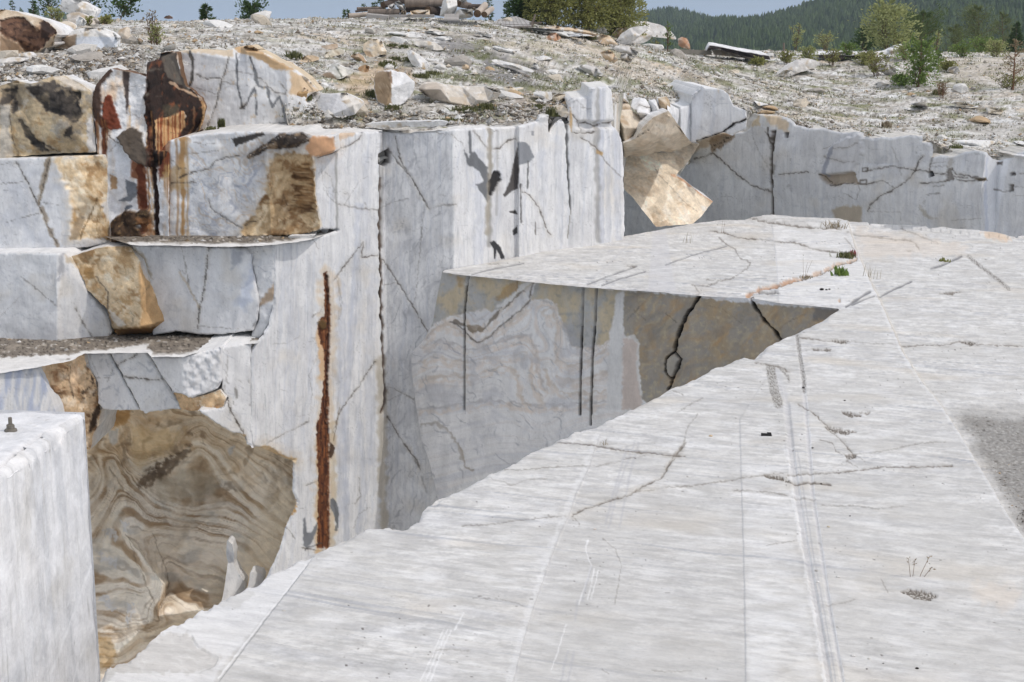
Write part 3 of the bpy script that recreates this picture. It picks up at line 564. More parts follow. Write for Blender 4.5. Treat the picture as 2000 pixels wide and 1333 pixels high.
# A2: white slab standing on the ledge
DA2 = Dz(480, 249, zT) + .12
def paint_a2(p, P):
    marble(p, 41, .3, .12, .05, 1.2); p.noise((240, 240, 240), 10, 100, -.1, .4, .5, 0, 411)
    cap = [(455, 93), (466, 90), (490, 87), (522, 108), (560, 128), (578, 138), (536, 136), (515, 121), (490, 110), (466, 103)]
    p.fill(cap, (206, 172, 130), 2, 2, .95, 8); p.fill([(343, 96), (455, 96), (455, 112), (400, 104), (343, 104)], (214, 192, 162), 2, 3, .8, 8)
    p.fill([(568, 138), (600, 155), (622, 178), (604, 184), (568, 186)], (214, 186, 150), 3, 3, .9, 9); p.line([(590, 150), (612, 178)], 2, CRK, .5, 1)
    p.line([(370, 100), (376, 118), (377, 135), (375, 160), (366, 174)], 6, (92, 90, 88), .95, 1.2, 12, vary=.3)
    p.line([(343, 104), (352, 140), (362, 166)], 4, (90, 80, 70), .7, 2)
    p.line([(462, 105), (463, 135), (464, 168), (469, 190), (475, 211)], 3.6, DIKE, .95, 1.5); p.line([(475, 211), (484, 198), (492, 182), (497, 172), (500, 190), (501, 224)], 3.4, DIKE, .9, 1.5)
    p.line([(489, 112), (495, 128), (497, 138)], 3.5, (84, 84, 84), .9, 1); p.line([(497, 137), (500, 154), (504, 168), (514, 172), (522, 171), (526, 190), (532, 210), (538, 200), (546, 189), (552, 210), (558, 238)], 5, (128, 130, 132), .95, 1.5)
    cr(p, ([(448, 108), (442, 130), (434, 154), (428, 180), (424, 200), (414, 225), (406, 246)], 2, .8), ([(382, 144), (392, 150), (403, 154), (418, 153), (434, 154)], 2.2, .85), ([(385, 172), (404, 178), (420, 184), (430, 182)], 1.6, .6), ([(440, 139), (464, 140), (497, 146)], 1.5, .6), ([(436, 159), (464, 168), (500, 168)], 1.5, .55),
       ([(504, 150), (520, 165), (536, 180), (556, 184), (560, 176), (548, 164)], 1.8, .7), ([(470, 212), (480, 205)], 2.5, .8))
    p.noise((206, 178, 140), 12, 14, .25, .45, .5, 0, 421)
block('tall white marble slab with dark M shaped veins standing on the top ledge', [(342, 102), (371, 97), (400, 99), (434, 100), (455, 95), (466, 91), (490, 88), (515, 103), (536, 116), (560, 128), (578, 137), (600, 154), (622, 178), (606, 184), (596, 196), (606, 212), (602, 226), (590, 238), (560, 241), (483, 250), (400, 258), (371, 262), (342, 240)],
      V(342, 100, DA2 + .1, 262) + V(480, 100, DA2, 255) + V(560, 110, DA2 - .0, 250) + [(480, 120, DA2 + .02), (470, 90, DA2 + .5), (350, 98, DA2 + .35), (580, 136, DA2 + .4), (624, 180, DA2 + .55), (604, 230, DA2 + .15), (540, 128, DA2 + .05)],
      paint_a2, 1.0, chip=1.2, relief=.05, rel_sc=.4, seed=25, side=(214, 196, 168))

# A1: tan block with black patches at the far left
DA1 = DB2 + .1
def paint_a1(p, P):
    p.broken([(-80, 120), (260, 120), (260, 340), (-80, 340)], [(206, 186, 152), (228, 218, 200), (176, 146, 106), (188, 180, 166)], 42, .14, seed=510, stretch=1.1, ang=.6, recess=0)
    for q in (Z1(150, 490, 290, 455, 380, 495, 440, 520, 456, 640, 430, 690, 380, 670, 250, 620, 190, 550), Z1(0, 495, 92, 478, 80, 560, 0, 592), Z1(60, 560, 110, 560, 92, 632, 60, 632), Z1(105, 670, 130, 680, 180, 745, 270, 835, 235, 850, 150, 780), Z1(360, 720, 405, 700, 402, 772, 365, 765)):
        p.broken(q, [(80, 74, 68), (56, 52, 50), (128, 116, 98)], 24, .09, 2, 5, seed=516, recess=.05)
    p.fill(Z1(480, 690, 510, 640, 545, 850, 490, 850), (222, 220, 218), 2, 3, .9, 8); p.fill(Z1(0, 592, 60, 592, 50, 700, 80, 872, 0, 890), (214, 206, 194), 3, 3, .8, 10)
    p.fill(Z1(290, 430, 350, 422, 470, 485, 510, 512, 420, 500), (224, 214, 200), 2, 3, .8, 9)
    cr(p, (Z1(50, 640, 70, 760, 100, 870), 2, .6), (Z1(180, 740, 200, 780, 330, 850), 2.4, .7), (Z1(440, 700, 500, 740), 1.6, .5))
block('tan marble block with black weathered patches at the top of the left face', [(-380, 178), (-40, 170), (0, 168), (32, 158), (60, 164), (102, 150), (123, 148), (161, 167), (180, 180), (181, 224), (188, 298), (150, 299), (95, 302), (28, 306), (0, 312), (-380, 314)],
      V(-60, 165, DA1 - .2, 320) + V(60, 162, DA1 - .25, 305) + V(186, 170, DA1 + .1, 305) + [(110, 150, DA1 + .5), (100, 180, DA1 - .35), (60, 240, DA1 - .2), (130, 250, DA1 - .45), (20, 165, DA1 + .2), (150, 290, DA1 - .05)], paint_a1, 1.8, mat=M_TAN, relief=.07, rel_sc=.4, facet=.06, seed=26, amp=1.4)

# B1: left block of the upper row
DB1 = 30.45
def paint_b1(p, P):
    marble(p, 51, .15, .3, .15, .8); p.noise((186, 190, 200), 60, 60, -.1, .4, .35, 0, 519)
    tan = Z1(300, 878, 420, 872, 580, 868, 603, 930, 605, 1060, 590, 1115, 560, 1150, 612, 1240, 614, 1333, 380, 1333, 388, 1290, 402, 1180, 388, 1060, 345, 985)
    p.broken(tan, [(224, 200, 164), (196, 162, 118), (236, 222, 198), (178, 142, 100)], 46, .14, seed=520, stretch=1.1, ang=.9, recess=0); tm = p.mask(tan, 2, 2.5) * .35; p.noise((172, 128, 76), 40, 12, .0, .4, .75, .5, 521, 5, mask=tm, warp=25); p.noise((236, 222, 194), 36, 10, .1, .4, .7, .9, 523, 5, mask=tm, warp=20)
    p.fill(Z1(390, 1040, 430, 1090, 520, 1180, 500, 1220, 410, 1150), (226, 214, 192), 3, 3, .6, 9); p.fill(Z1(400, 1280, 440, 1200, 480, 1220, 430, 1333, 390, 1333), (158, 140, 116), 3, 3, .8, 8)
    p.line(Z1(540, 1110, 490, 1220, 440, 1333), 3, (130, 100, 64), .7, 2, h=-.03); p.line(Z1(560, 1150, 540, 1240, 560, 1333), 2, (140, 104, 60), .5, 2)
    p.line(Z1(272, 890, 250, 980, 232, 1050, 220, 1140), 9, (150, 134, 112), .8, 3, 14, fe=2); p.line(Z1(232, 1160, 262, 1250, 312, 1345, 330, 1400), 10, (140, 124, 104), .7, 3, 14, taper=.4, fe=2)
    cr(p, (Z1(90, 905, 150, 1010, 205, 1130, 230, 1180), 2.4, .8), (Z1(275, 890, 245, 1010, 218, 1140), 2, .8), (Z1(230, 1170, 265, 1260, 320, 1360), 2, .7), (Z1(0, 1026, 80, 1020, 130, 1015), 1.6, .7), (Z1(35, 1240, 120, 1215, 218, 1190), 1.6, .6), (Z1(240, 1130, 340, 1145), 1.3, .5), (Z1(0, 920, 60, 905), 1.5, .5))
block('grey marble block with a broken tan right end below the black patched block', [(-380, 311), (0, 310), (100, 307), (203, 303), (209, 318), (210, 352), (213, 372), (207, 390), (212, 410), (215, 435), (215, 476), (175, 483), (119, 488), (60, 489), (0, 490), (-380, 490)],
      V(-80, 305, DB1, 495) + V(105, 306, DB1 + .1, 490) + [(118, 345, DB1 + .1), (138, 380, DB1 + .12), (141, 410, DB1 + .1), (135, 460, DB1 + .05), (210, 330, DB1 + .5), (213, 372, DB1 + .6), (190, 390, DB1 + .25), (160, 425, DB1 + .35), (206, 440, DB1 + .45), (215, 482, DB1 + .5), (204, 303, DB1 + .45)],
      paint_b1, 1.9, chip=1.0, relief=.03, rel_sc=.4, seed=27, side=(206, 200, 190))
# C1 .. C4: middle row
DC = 29.75
def paint_c1(p, P):
    marble(p, 55, .12, .3, .15, .7); p.fill(Z4(310, 330, 345, 300, 340, 380, 318, 475), (240, 240, 240), 1.5, 1, .9, 5, h=.05); p.line(Z4(318, 475, 300, 600, 330, 690), 10, (240, 240, 240), .35, 3, fe=4)
    p.fill(Z4(200, 620, 300, 560, 350, 640, 320, 710, 250, 690), (206, 206, 208), 6, 4, .5, 9); p.line(Z4(345, 195, 340, 270, 330, 330), 9, (140, 142, 150), .5, 3, fe=3)
    cr(p, (Z4(118, 315, 200, 380, 310, 475), 1.6, .6), (Z4(420, 490, 460, 570, 520, 660, 525, 690), 1.8, .7), (Z4(0, 540, 60, 480, 110, 430), 1.3, .35)); p.line(Z4(395, 210, 450, 300, 480, 330), 4, (214, 190, 150), .6, 2)
    p.fill(Z4(360, 195, 400, 210, 410, 240, 370, 240), (190, 170, 140), 2, 2, .6, 6)
block('pale grey marble block with a chipped ridge, leftmost of the middle row', [(-380, 494), (0, 494), (123, 495), (138, 504), (158, 535), (172, 574), (190, 594), (207, 612), (218, 651), (210, 662), (200, 673), (133, 672), (127, 666), (112, 680), (88, 675), (40, 670), (0, 668), (-380, 668)],
      V(-80, 494, DC + .2, 680) + V(112, 494, DC - .05, 690) + [(150, 520, DC + .2), (172, 574, DC + .25), (218, 651, DC + .35), (200, 676, DC + .3), (112, 690, DC - .15), (140, 495, DC + .2)], paint_c1, 1.8, chip=1.0, relief=.025, rel_sc=.4, seed=28)
def paint_c2(p, P):
    p.broken([(60, 440), (400, 440), (400, 700), (60, 700)], [(224, 200, 164), (196, 162, 118), (236, 222, 198), (178, 142, 100)], 60, .12, seed=530, stretch=1.1, ang=.9, recess=0)
    p.fill(Z4(780, 230, 845, 360, 925, 560, 890, 592, 770, 605, 795, 500, 780, 400, 770, 300), (206, 168, 122), 2, 2, .85, 9); p.fill(Z4(620, 612, 770, 606, 900, 590, 840, 640, 650, 650), (122, 88, 48), 2, 2, .95, 7)
    p.fill(Z4(470, 265, 510, 270, 525, 320, 490, 335, 465, 300), (166, 130, 82), 1.5, 2, .8, 6); p.fill(Z4(605, 500, 640, 520, 700, 590, 660, 600, 620, 560), (232, 224, 212), 1.5, 2, .9, 6)
    cr(p, (Z4(530, 320, 575, 370, 602, 410, 600, 480, 598, 545, 612, 600), 2.4, .85), (Z4(715, 500, 740, 540, 730, 590), 1.8, .6), (Z4(780, 440, 840, 360), 1.4, .4), (Z4(620, 470, 650, 450), 1.4, .4))
block('warm tan tilted marble block wedged between the white blocks of the middle row', [(138, 502), (175, 490), (203, 483), (252, 482), (262, 495), (273, 511), (280, 535), (298, 560), (312, 595), (325, 627), (312, 637), (294, 652), (228, 656), (217, 642), (210, 605), (188, 585), (168, 567), (160, 540), (150, 520)],
      [(138, 502, DC + .25), (203, 483, DC + .25), (252, 482, DC + .3), (273, 511, DC - .1), (278, 560, DC - .35), (272, 640, DC - .45), (325, 627, DC + .25), (298, 560, DC + .25), (228, 640, DC - .1), (210, 605, DC - .05), (168, 567, DC + .2), (228, 658, DC + .35), (300, 654, DC + .5)], paint_c2, 1.4, mat=M_TAN, relief=.05, rel_sc=.35, facet=.04, seed=29, amp=1.3)
def paint_c3(p, P):
    marble(p, 57, .12, .25, .12, .7)
    p.line(Z4(1420, 240, 1385, 330, 1355, 470), 24, (184, 194, 214), .55, 3, fe=8); p.fill(Z4(1290, 160, 1360, 170, 1350, 230, 1290, 275), (168, 172, 180), 4, 4, .7, 9); p.fill(Z4(1350, 200, 1400, 180, 1395, 300, 1350, 390), (236, 236, 236), 4, 4, .7, 9)
    p.fill(Z4(735, 145, 810, 200, 850, 330, 780, 240), (176, 160, 134), 3, 3, .7, 8)
    cr(p, (Z4(1168, 150, 1158, 190, 1145, 330, 1130, 430, 1110, 500, 1102, 620), 2.6, .9), (Z4(1010, 150, 1030, 230, 1042, 300, 1060, 400, 1090, 430, 1112, 490), 1.6, .6), (Z4(1000, 280, 1035, 300), 1.4, .5), (Z4(1100, 590, 1200, 600, 1330, 608), 1.5, .5), (Z4(1160, 150, 1185, 145), 3, .8)); p.line(Z4(1000, 290, 1050, 370, 1110, 490), 4, (196, 178, 150), .5, 2)
block('white marble block with a long vertical crack, right in the middle row', [(256, 479), (300, 480), (380, 481), (445, 483), (480, 486), (493, 497), (490, 515), (498, 550), (505, 588), (502, 626), (494, 647), (438, 654), (389, 655), (343, 648), (298, 656), (290, 620), (285, 560), (270, 510)],
      V(256, 479, DC + .3, 660) + V(450, 481, DC - .0, 660) + [(492, 500, DC + .05), (505, 588, DC - .0), (494, 650, DC + .05), (470, 580, DC - .05)], paint_c3, 2.0, chip=1.2, relief=.025, rel_sc=.4, seed=30)
def paint_c4(p, P):
    marble(p, 59, .1, .5, .12, .7); p.fill(Z4(1440, 470, 1530, 350, 1532, 440, 1450, 480), (168, 138, 106), 3, 3, .7, 8); p.fill(Z4(1410, 590, 1450, 575, 1515, 560, 1500, 620, 1470, 680, 1430, 690), (238, 238, 238), 3, 3, .9, 7)
block('small grey broken marble piece wedged at the corner of the main wall', [(445, 481), (490, 481), (533, 478), (536, 520), (536, 590), (528, 632), (514, 656), (500, 672), (486, 672), (492, 650), (505, 625), (506, 588), (499, 545), (491, 512), (494, 498), (470, 488)],
      V(440, 480, DC + .25, 680) + V(534, 478, 29.82, 690), paint_c4, 1.2, chip=1.0, relief=.07, rel_sc=.25, seed=34)

# D: lower row above the hollow
DD = Dz(290, 687, zCD)
def paint_d1(p, P):
    marble(p, 71, .3, .2, .6, 1.2); p.c *= .96; p.noise((160, 172, 200), 14, 90, -.1, .3, .6, .1, 711)
block('bluish grey marble block behind the foreground block in the lowest row', [(-380, 800), (-60, 742), (0, 729), (40, 722), (74, 717), (90, 760), (106, 802), (110, 860), (-380, 860)], V(-60, 742, Dz(-60, 742, zCD), 870) + V(74, 717, Dz(74, 717, zCD), 870) + V(120, 708, Dz(120, 708, zCD) + .1, 870), paint_d1, 2.6, chip=1.0, relief=.02, seed=35)
def paint_d2(p, P):
    p.broken([(20, 640), (260, 640), (260, 920), (20, 920)], [(218, 188, 152), (178, 136, 98), (234, 216, 192), (130, 96, 66)], 30, .16, seed=720, stretch=1.1, ang=1.1, recess=0)
    dk = Z4(430, 950, 470, 880, 480, 820, 540, 860, 545, 930, 540, 1030, 470, 1010); p.noise((70, 56, 44), 10, 12, .0, .35, .85, 0, 727, 5, mask=p.mask(dk, 8, 6)); p.fill(Z4(530, 1040, 565, 1030, 545, 1130, 500, 1190, 505, 1120), (60, 46, 34), 2, 2, .9, 6)
    p.fill(Z4(385, 830, 430, 810, 440, 880, 410, 990, 385, 920), (230, 200, 166), 3, 3, .8, 7); cr(p, (Z4(385, 815, 380, 870, 395, 960, 405, 1000), 2, .7))
block('orange brown broken marble piece with dark pits in the lowest row', [(72, 717), (100, 712), (137, 705), (164, 690), (170, 717), (188, 742), (190, 790), (198, 802), (194, 830), (182, 850), (176, 880), (150, 880), (112, 860), (106, 802), (92, 765)],
      [(72, 717, Dz(74, 717, zCD) + .0), (165, 690, Dz(165, 690, zCD)), (190, 745, DD + .1), (135, 720, DD - .35), (140, 800, DD - .3), (190, 800, DD + .15), (176, 890, DD + .25), (110, 860, DD - .2)], paint_d2, 1.8, mat=M_TAN, relief=.10, rel_sc=.3, facet=.08, seed=36, amp=1.6)
def paint_d3(p, P):
    marble(p, 73, .1, .6, .15, -.7); p.c *= .97
block('grey veined slab with a slanted right edge in the lowest row', [(164, 689), (188, 689), (210, 688), (224, 712), (242, 745), (273, 802), (240, 803), (200, 801), (191, 787), (189, 744), (172, 718)], V(164, 689, DD + .05, 810) + V(275, 688, DD, 810), lambda p, P: (paint_d3(p, P), cr(p, (Z4(540, 877, 605, 880), 1.5, .6), (Z4(640, 810, 600, 900), 1.3, .4), (Z4(490, 740, 545, 860), 1.3, .3))), 1.6, chip=.8, relief=.015, seed=37)
block('grey veined lozenge slab split by a dark crack in the lowest row', [(212, 688), (250, 688), (285, 687), (297, 708), (320, 742), (356, 799), (322, 802), (284, 808), (274, 802), (244, 745), (226, 712)], V(212, 688, DD, 812) + V(356, 688, DD - .05, 812), lambda p, P: (paint_d3(p, P), cr(p, (Z4(675, 870, 740, 880, 830, 890, 905, 890), 3, .85), (Z4(650, 810, 720, 775, 765, 750), 2.2, .8))), 1.6, chip=.8, relief=.015, seed=38)
def paint_d4(p, P):
    marble(p, 75, .1, .2, .1, .7); r = p.mask(Z4(1015, 765, 1235, 715, 1235, 905, 1205, 940, 1070, 990, 1015, 975), 4, 4); p.mix(r * .7, (236, 236, 237)); p.h += r * (.10 * fbm(p.x / 12, p.y / 18, 5, 751)); p.noise((196, 198, 202), 10, 18, .1, .35, .6, 0, 753, mask=r)
block('white rough faced marble chunk jutting out of the lowest row', [(288, 689), (294, 697), (354, 697), (392, 688), (431, 679), (432, 745), (424, 760), (400, 770), (375, 778), (354, 771), (337, 767), (315, 735), (298, 706)], V(288, 690, DD - .05, 790) + V(356, 697, DD - .45, 790) + V(432, 680, DD - .1, 790), paint_d4, 1.8, chip=1.4, relief=.02, seed=39)
def paint_d5(p, P):
    p.broken([(300, 740), (480, 740), (480, 830), (300, 830)], [(222, 190, 150), (186, 142, 100), (238, 222, 198)], 22, .09, seed=760, stretch=1.1, ang=1.3, recess=0)
block('small orange broken marble piece under the white rough chunk', [(337, 766), (356, 771), (377, 778), (404, 771), (431, 762), (442, 778), (435, 795), (400, 802), (372, 804), (356, 801)], V(337, 762, DD - .05, 806) + V(440, 762, DD + .0, 806), paint_d5, 1.4, mat=M_TAN, relief=.06, rel_sc=.25, seed=40)
def paint_d6(p, P):
    marble(p, 77, .12, .5, .1, .5); p.noise((110, 106, 100), 26, 8, .15, .4, .6, 1.0, 771, 5, mask=p.mask(Z4(1240, 900, 1400, 900, 1400, 1100, 1280, 1100), 12, 6), warp=20)
    cr(p, (Z4(1215, 945, 1245, 960, 1270, 1010, 1280, 1050, 1330, 1140, 1375, 1230), 4, .9), (Z4(1270, 735, 1262, 900), 1.4, .4)); p.fill(Z4(1100, 1070, 1180, 1120, 1290, 1190, 1370, 1200, 1345, 1230, 1200, 1160), (190, 160, 116), 2, 2, .8, 7)
block('tall grey marble corner piece hanging over the hollow left of the rust streak', [(431, 679), (460, 674), (489, 672), (489, 760), (490, 840), (494, 876), (482, 868), (474, 850), (452, 846), (420, 828), (400, 812), (384, 803), (410, 801), (435, 796), (443, 779), (432, 762), (433, 744)], V(425, 680, DD - .0, 880) + V(491, 676, float(D_WALL(np.array([491.]), np.array([690.]))[0]), 880) + [], paint_d6, 1.5, chip=1.0, relief=.025, seed=41, skip=lambda x, y: (x > 486) & (y > 680))

# bedrock that fills the core behind the stepped blocks
def core_paint(p, P):
    marble(p, 810, .2, .4, .1, .6); p.noise((140, 124, 104), 30, 30, .0, .4, .8, 0, 811)
core = stone('bedrock', [(-700, 300), (170, 300), (330, 300), (620, 280), (660, 300), (640, 460), (520, 480), (500, 700), (490, 830), (380, 800), (150, 800), (-700, 860)], Depth(V(-200, 300, 31.6, 830) + V(420, 300, DB2 + .9, 830) + V(660, 300, DB2 + .5, 830)), core_paint, M_TAN, 6, thick=2, amp=0, seed=42)
tag(core, kind='structure')
def ledge(name, front, back, z, colr, seed):
    pl = front + back[::-1]
    def pa(p, P):
        p.c[:] = srgb(colr); p.noise((120, 112, 102), 9, 5, -.1, .3, .8, 0, seed, 5); p.noise((60, 54, 48), 6, 4, .05, .35, .8, 0, seed + 1, 5); p.noise((226, 222, 216), 14, 6, .2, .42, .8, 0, seed + 2, 6); p.noise((172, 162, 148), 30, 8, .0, .4, .6, 0, seed + 3, 5)
        if abs(z - zCD) < .1: p.fill(Z4(-160, 810, 0, 768, 470, 742, 830, 688, 812, 740, 470, 748, 200, 822, 0, 855, -160, 900), (232, 231, 229), 2, 3, .95, 9)
        d, _ = seg_dist(p.x, p.y, front); p.mix(1 - ss(3, 9, d + 5 * fbm(p.x / 25, p.y / 8, 3, seed)), (232, 231, 229))
    return tag(stone(name, pl, plane_z(z), pa, M_ROUGH, 1.6, thick=0, amp=.25, relief=.02, rel_sc=.25, nrm=(0, 0, 1), seed=seed), kind='structure')
ledge('rock_ledge', [(256, 479.5), (380, 481), (450, 482.5), (500, 481), (533, 478.5), (600, 470.5), (664, 449.5)], [(200, 462), (300, 458), (460, 455), (620, 445), (664, 446)], zBC + .03, (128, 120, 110), 831)
ledge('rock_ledge', [(-60, 742.5), (0, 729.5), (74, 717.5), (137, 706), (165, 690.5), (288, 689), (296, 697.5), (354, 697.5), (432, 679.5), (489, 672.5), (503, 671)], [(-60, 655), (200, 650), (300, 640), (500, 645), (520, 645)], zCD + .03, (136, 127, 116), 841)

# ---- the hollow under the lowest row
band = stream([(5, ZE(130, 700, 250, 870, 330, 950, 420, 1010, 560, 1090, 720, 1120, 880, 1160, 1100, 1190, 1300, 1260, 1450, 1330)), (7, ZE(350, 830, 420, 900, 520, 980, 650, 1030, 760, 1060, 900, 1080, 1100, 1100, 1350, 1200, 1560, 1300)),
    (9, ZE(500, 800, 640, 740, 760, 680, 860, 600, 940, 560, 1000, 590, 1080, 700, 1150, 820, 1230, 900, 1400, 1020, 1600, 1180)), (10.5, ZE(540, 640, 700, 580, 840, 480, 950, 450, 1050, 520, 1160, 640, 1250, 760, 1400, 880, 1620, 1050)),
    (12, ZE(320, 560, 500, 565, 700, 540, 800, 420, 900, 330, 1000, 340, 1150, 450, 1300, 560, 1500, 700, 1650, 850)), (14, ZE(240, 200, 400, 180, 650, 190, 850, 270, 1050, 330, 1200, 420, 1400, 520, 1600, 600)),
    (3, ZF(330, 120, 500, 180, 700, 170, 900, 210, 1100, 250, 1300, 400, 1450, 520)), (2, ZF(560, 350, 700, 370, 850, 360, 1000, 400, 1130, 470)), (1, ZF(620, 470, 800, 520, 950, 560, 1100, 590)), (0, ZF(640, 640, 750, 680, 900, 750, 1000, 770, 1080, 760)), (-1, ZF(620, 800, 700, 880, 760, 900)),
    (4, ZF(20, 450, 150, 560, 300, 590, 420, 610)), (2.5, ZF(40, 720, 200, 690, 330, 700, 450, 690, 520, 650)), (1, ZF(60, 900, 250, 960, 450, 930)), (8, ZE(60, 750, 100, 500, 130, 300)), (-1.5, ZF(60, 1150, 200, 1180, 400, 1050))])
def paint_cave(p, P):
    p.c[:] = srgb((244, 234, 218)); v = band(p.x, p.y) + .25 * fbm(p.x / 40, p.y / 40, 4, 900)
    f1 = fbm(v * 1.7, p.x / 400, 4, 901); f2 = fbm(v * 5.5, p.x / 300 + 3, 4, 903)
    topw = ss(1010, 860, p.y + 30 * fbm(p.x / 50, p.y / 50, 3, 904)); 
    p.mix(topw * .45, (206, 176, 132)); am = .35 + .65 * ss(-.25, .25, fbm(p.x / 60, p.y / 40, 4, 908)); p.mix(ss(.03, .3, f1) * .8 * am, (158, 130, 98)); p.mix(ss(.04, .3, -f1) * .8, (250, 240, 222)); p.mix(ss(.1, .34, f2) * .36 * (1 - topw * .6) * am, (122, 102, 82)); p.mix(ss(.1, .3, -f2) * .45, (226, 212, 190)); f4 = fbm(v * 14, p.x / 200 + 9, 3, 909); p.mix(ss(.1, .4, f4) * .06 * (1 - topw * .7) * am, (116, 100, 82))
    p.noise((160, 120, 72), 60, 50, .05, .4, .4 , 0, 905, 5, mask=topw); p.noise((96, 76, 54), 26, 24, .15, .4, .4, .5, 906, 5, mask=topw, warp=30)
    p.noise((180, 178, 172), 80, 40, .1, .4, .5, .2, 907, 4, mask=1 - topw)
    rm = ss(470, 560, p.x + .5 * (p.y - 1000)) * ss(900, 1000, p.y); p.mix(rm * .6, (240, 220, 186))  # ochre rock at the right, paled to stand in for its sunlit patch
    for q, a in ((ZE(400, 860, 380, 800, 480, 740, 600, 650, 720, 570, 840, 500, 850, 540, 740, 660, 620, 760, 480, 850), .8), (ZE(440, 720, 560, 650, 700, 600, 560, 700), .6), (ZE(1130, 840, 1180, 820, 1240, 900, 1160, 890), .5), (ZE(235, 560, 260, 460, 300, 420, 310, 540, 250, 700), .45)):
        p.fill(q, (92, 74, 56), 5, 9, a * .8, 9)
    p.fill(ZE(330, 350, 760, 360, 700, 520, 520, 600, 400, 660, 330, 500), (206, 176, 128), 8, 8, .55, 20); p.fill(ZE(560, 780, 800, 700, 1000, 720, 1100, 850, 950, 960, 700, 980, 560, 940), (206, 194, 172), 8, 10, .6, 20)
    for q in (ZE(135, 360, 215, 355, 215, 470, 160, 500), ZE(60, 250, 130, 230, 140, 340, 90, 350), ZE(1185, 500, 1225, 510, 1200, 580, 1170, 560)): p.fill(q, (206, 204, 200), 2, 3, .85, 7)
    p.fill(ZE(130, 190, 330, 190, 300, 300, 180, 340, 140, 300), (176, 130, 72), 4, 4, .7, 9)
    # buttress on the left, white lime splashes
    for q in (ZF(75, 160, 185, 180, 180, 260, 100, 200), ZF(50, 340, 180, 430, 185, 510, 140, 470, 60, 400), ZF(40, 740, 110, 700, 180, 850, 140, 860, 90, 780), ZF(270, 830, 325, 810, 330, 870, 280, 870), ZF(258, 915, 320, 880, 300, 970), ZF(230, 90, 300, 80, 280, 180, 240, 150)):
        p.fill(q, (222, 220, 218), 2, 7, .85, 7)
    p.fill(ZF(40, 1020, 120, 1060, 190, 1200, 150, 1333, 40, 1333), (196, 158, 104), 5, 5, .6, 12)
    for q, w_ in ((ZF(280, 200, 340, 350, 400, 530, 480, 700, 545, 800, 575, 900), 3), (ZF(510, 180, 560, 380, 610, 500, 638, 610, 620, 720, 590, 790), 3), (ZF(440, 950, 500, 910, 560, 900), 4), (ZE(130, 700, 300, 930), 4), (ZE(300, 0, 320, 200), 1)):
        p.line(q, w_ * .7, (112, 94, 74), .45, 2, h=-.01, brk=True)
    ch, ct = cell(p.x / 70, p.y / 60, 911); c2, _ = cell(p.x / 24, p.y / 20, 912); p.h += .04 * f1 + .015 * f2 + .30 * ch + .09 * c2 + .05 * fbm(p.x / 18, p.y / 14, 5, 913)
D_CAVE = Depth([(120, 770, 30.2), (350, 780, 30.6), (500, 830, 30.5), (640, 880, 31.0), (240, 900, 31.3), (400, 950, 31.75), (520, 1000, 31.4), (640, 1040, 31.0), (200, 1060, 31.0), (246, 1050, 30.1), (318, 1140, 29.7), (310, 1200, 29.5), (332, 1142, 31.0), (420, 1120, 31.4), (500, 1180, 30.9), (640, 1340, 30.5), (330, 1300, 31.0), (310, 1240, 30.2), (160, 1340, 29.2), (120, 1050, 30.6), (260, 1340, 29.6)])
cav = stone('rock_hollow', [(110, 770), (350, 785), (500, 800), (640, 860), (645, 1340), (110, 1345)], D_CAVE, paint_cave, M_CAVE, 2.0, thick=0, amp=0, relief=.12, rel_sc=.7, facet=.10, seed=43)
tag(cav, kind='structure')
G_SP = 'thin grey marble spikes at the foot of the hollow'
stn = lambda p, P: marble(p, 91, .3, .2, .2, .3)
tag(stone('marble_spike', ZF(1128, 255, 1145, 245, 1175, 275, 1192, 350, 1190, 450, 1230, 520, 1290, 600, 1260, 760, 1080, 790, 1110, 640, 1130, 500, 1140, 420, 1128, 380), Depth([(440, 1060, 30.2), (455, 1070, 30.0), (440, 1180, 29.8), (480, 1180, 30.4), (470, 1130, 30.3)]), stn, M_WALL, 2, thick=.4, amp=.6, seed=44), 'tall thin grey marble spike at the foot of the banded hollow', 'marble spike', G_SP)
tag(stone('marble_spike', ZF(1325, 515, 1350, 505, 1420, 520, 1440, 560, 1420, 640, 1290, 680, 1308, 620), Depth([(488, 1118, 29.9), (510, 1120, 30.2), (485, 1160, 29.8), (512, 1150, 30.1)]), stn, M_WALL, 2, thick=.4, amp=.6, seed=45), 'short broad marble spike right of the tall spike in the hollow', 'marble spike', G_SP)

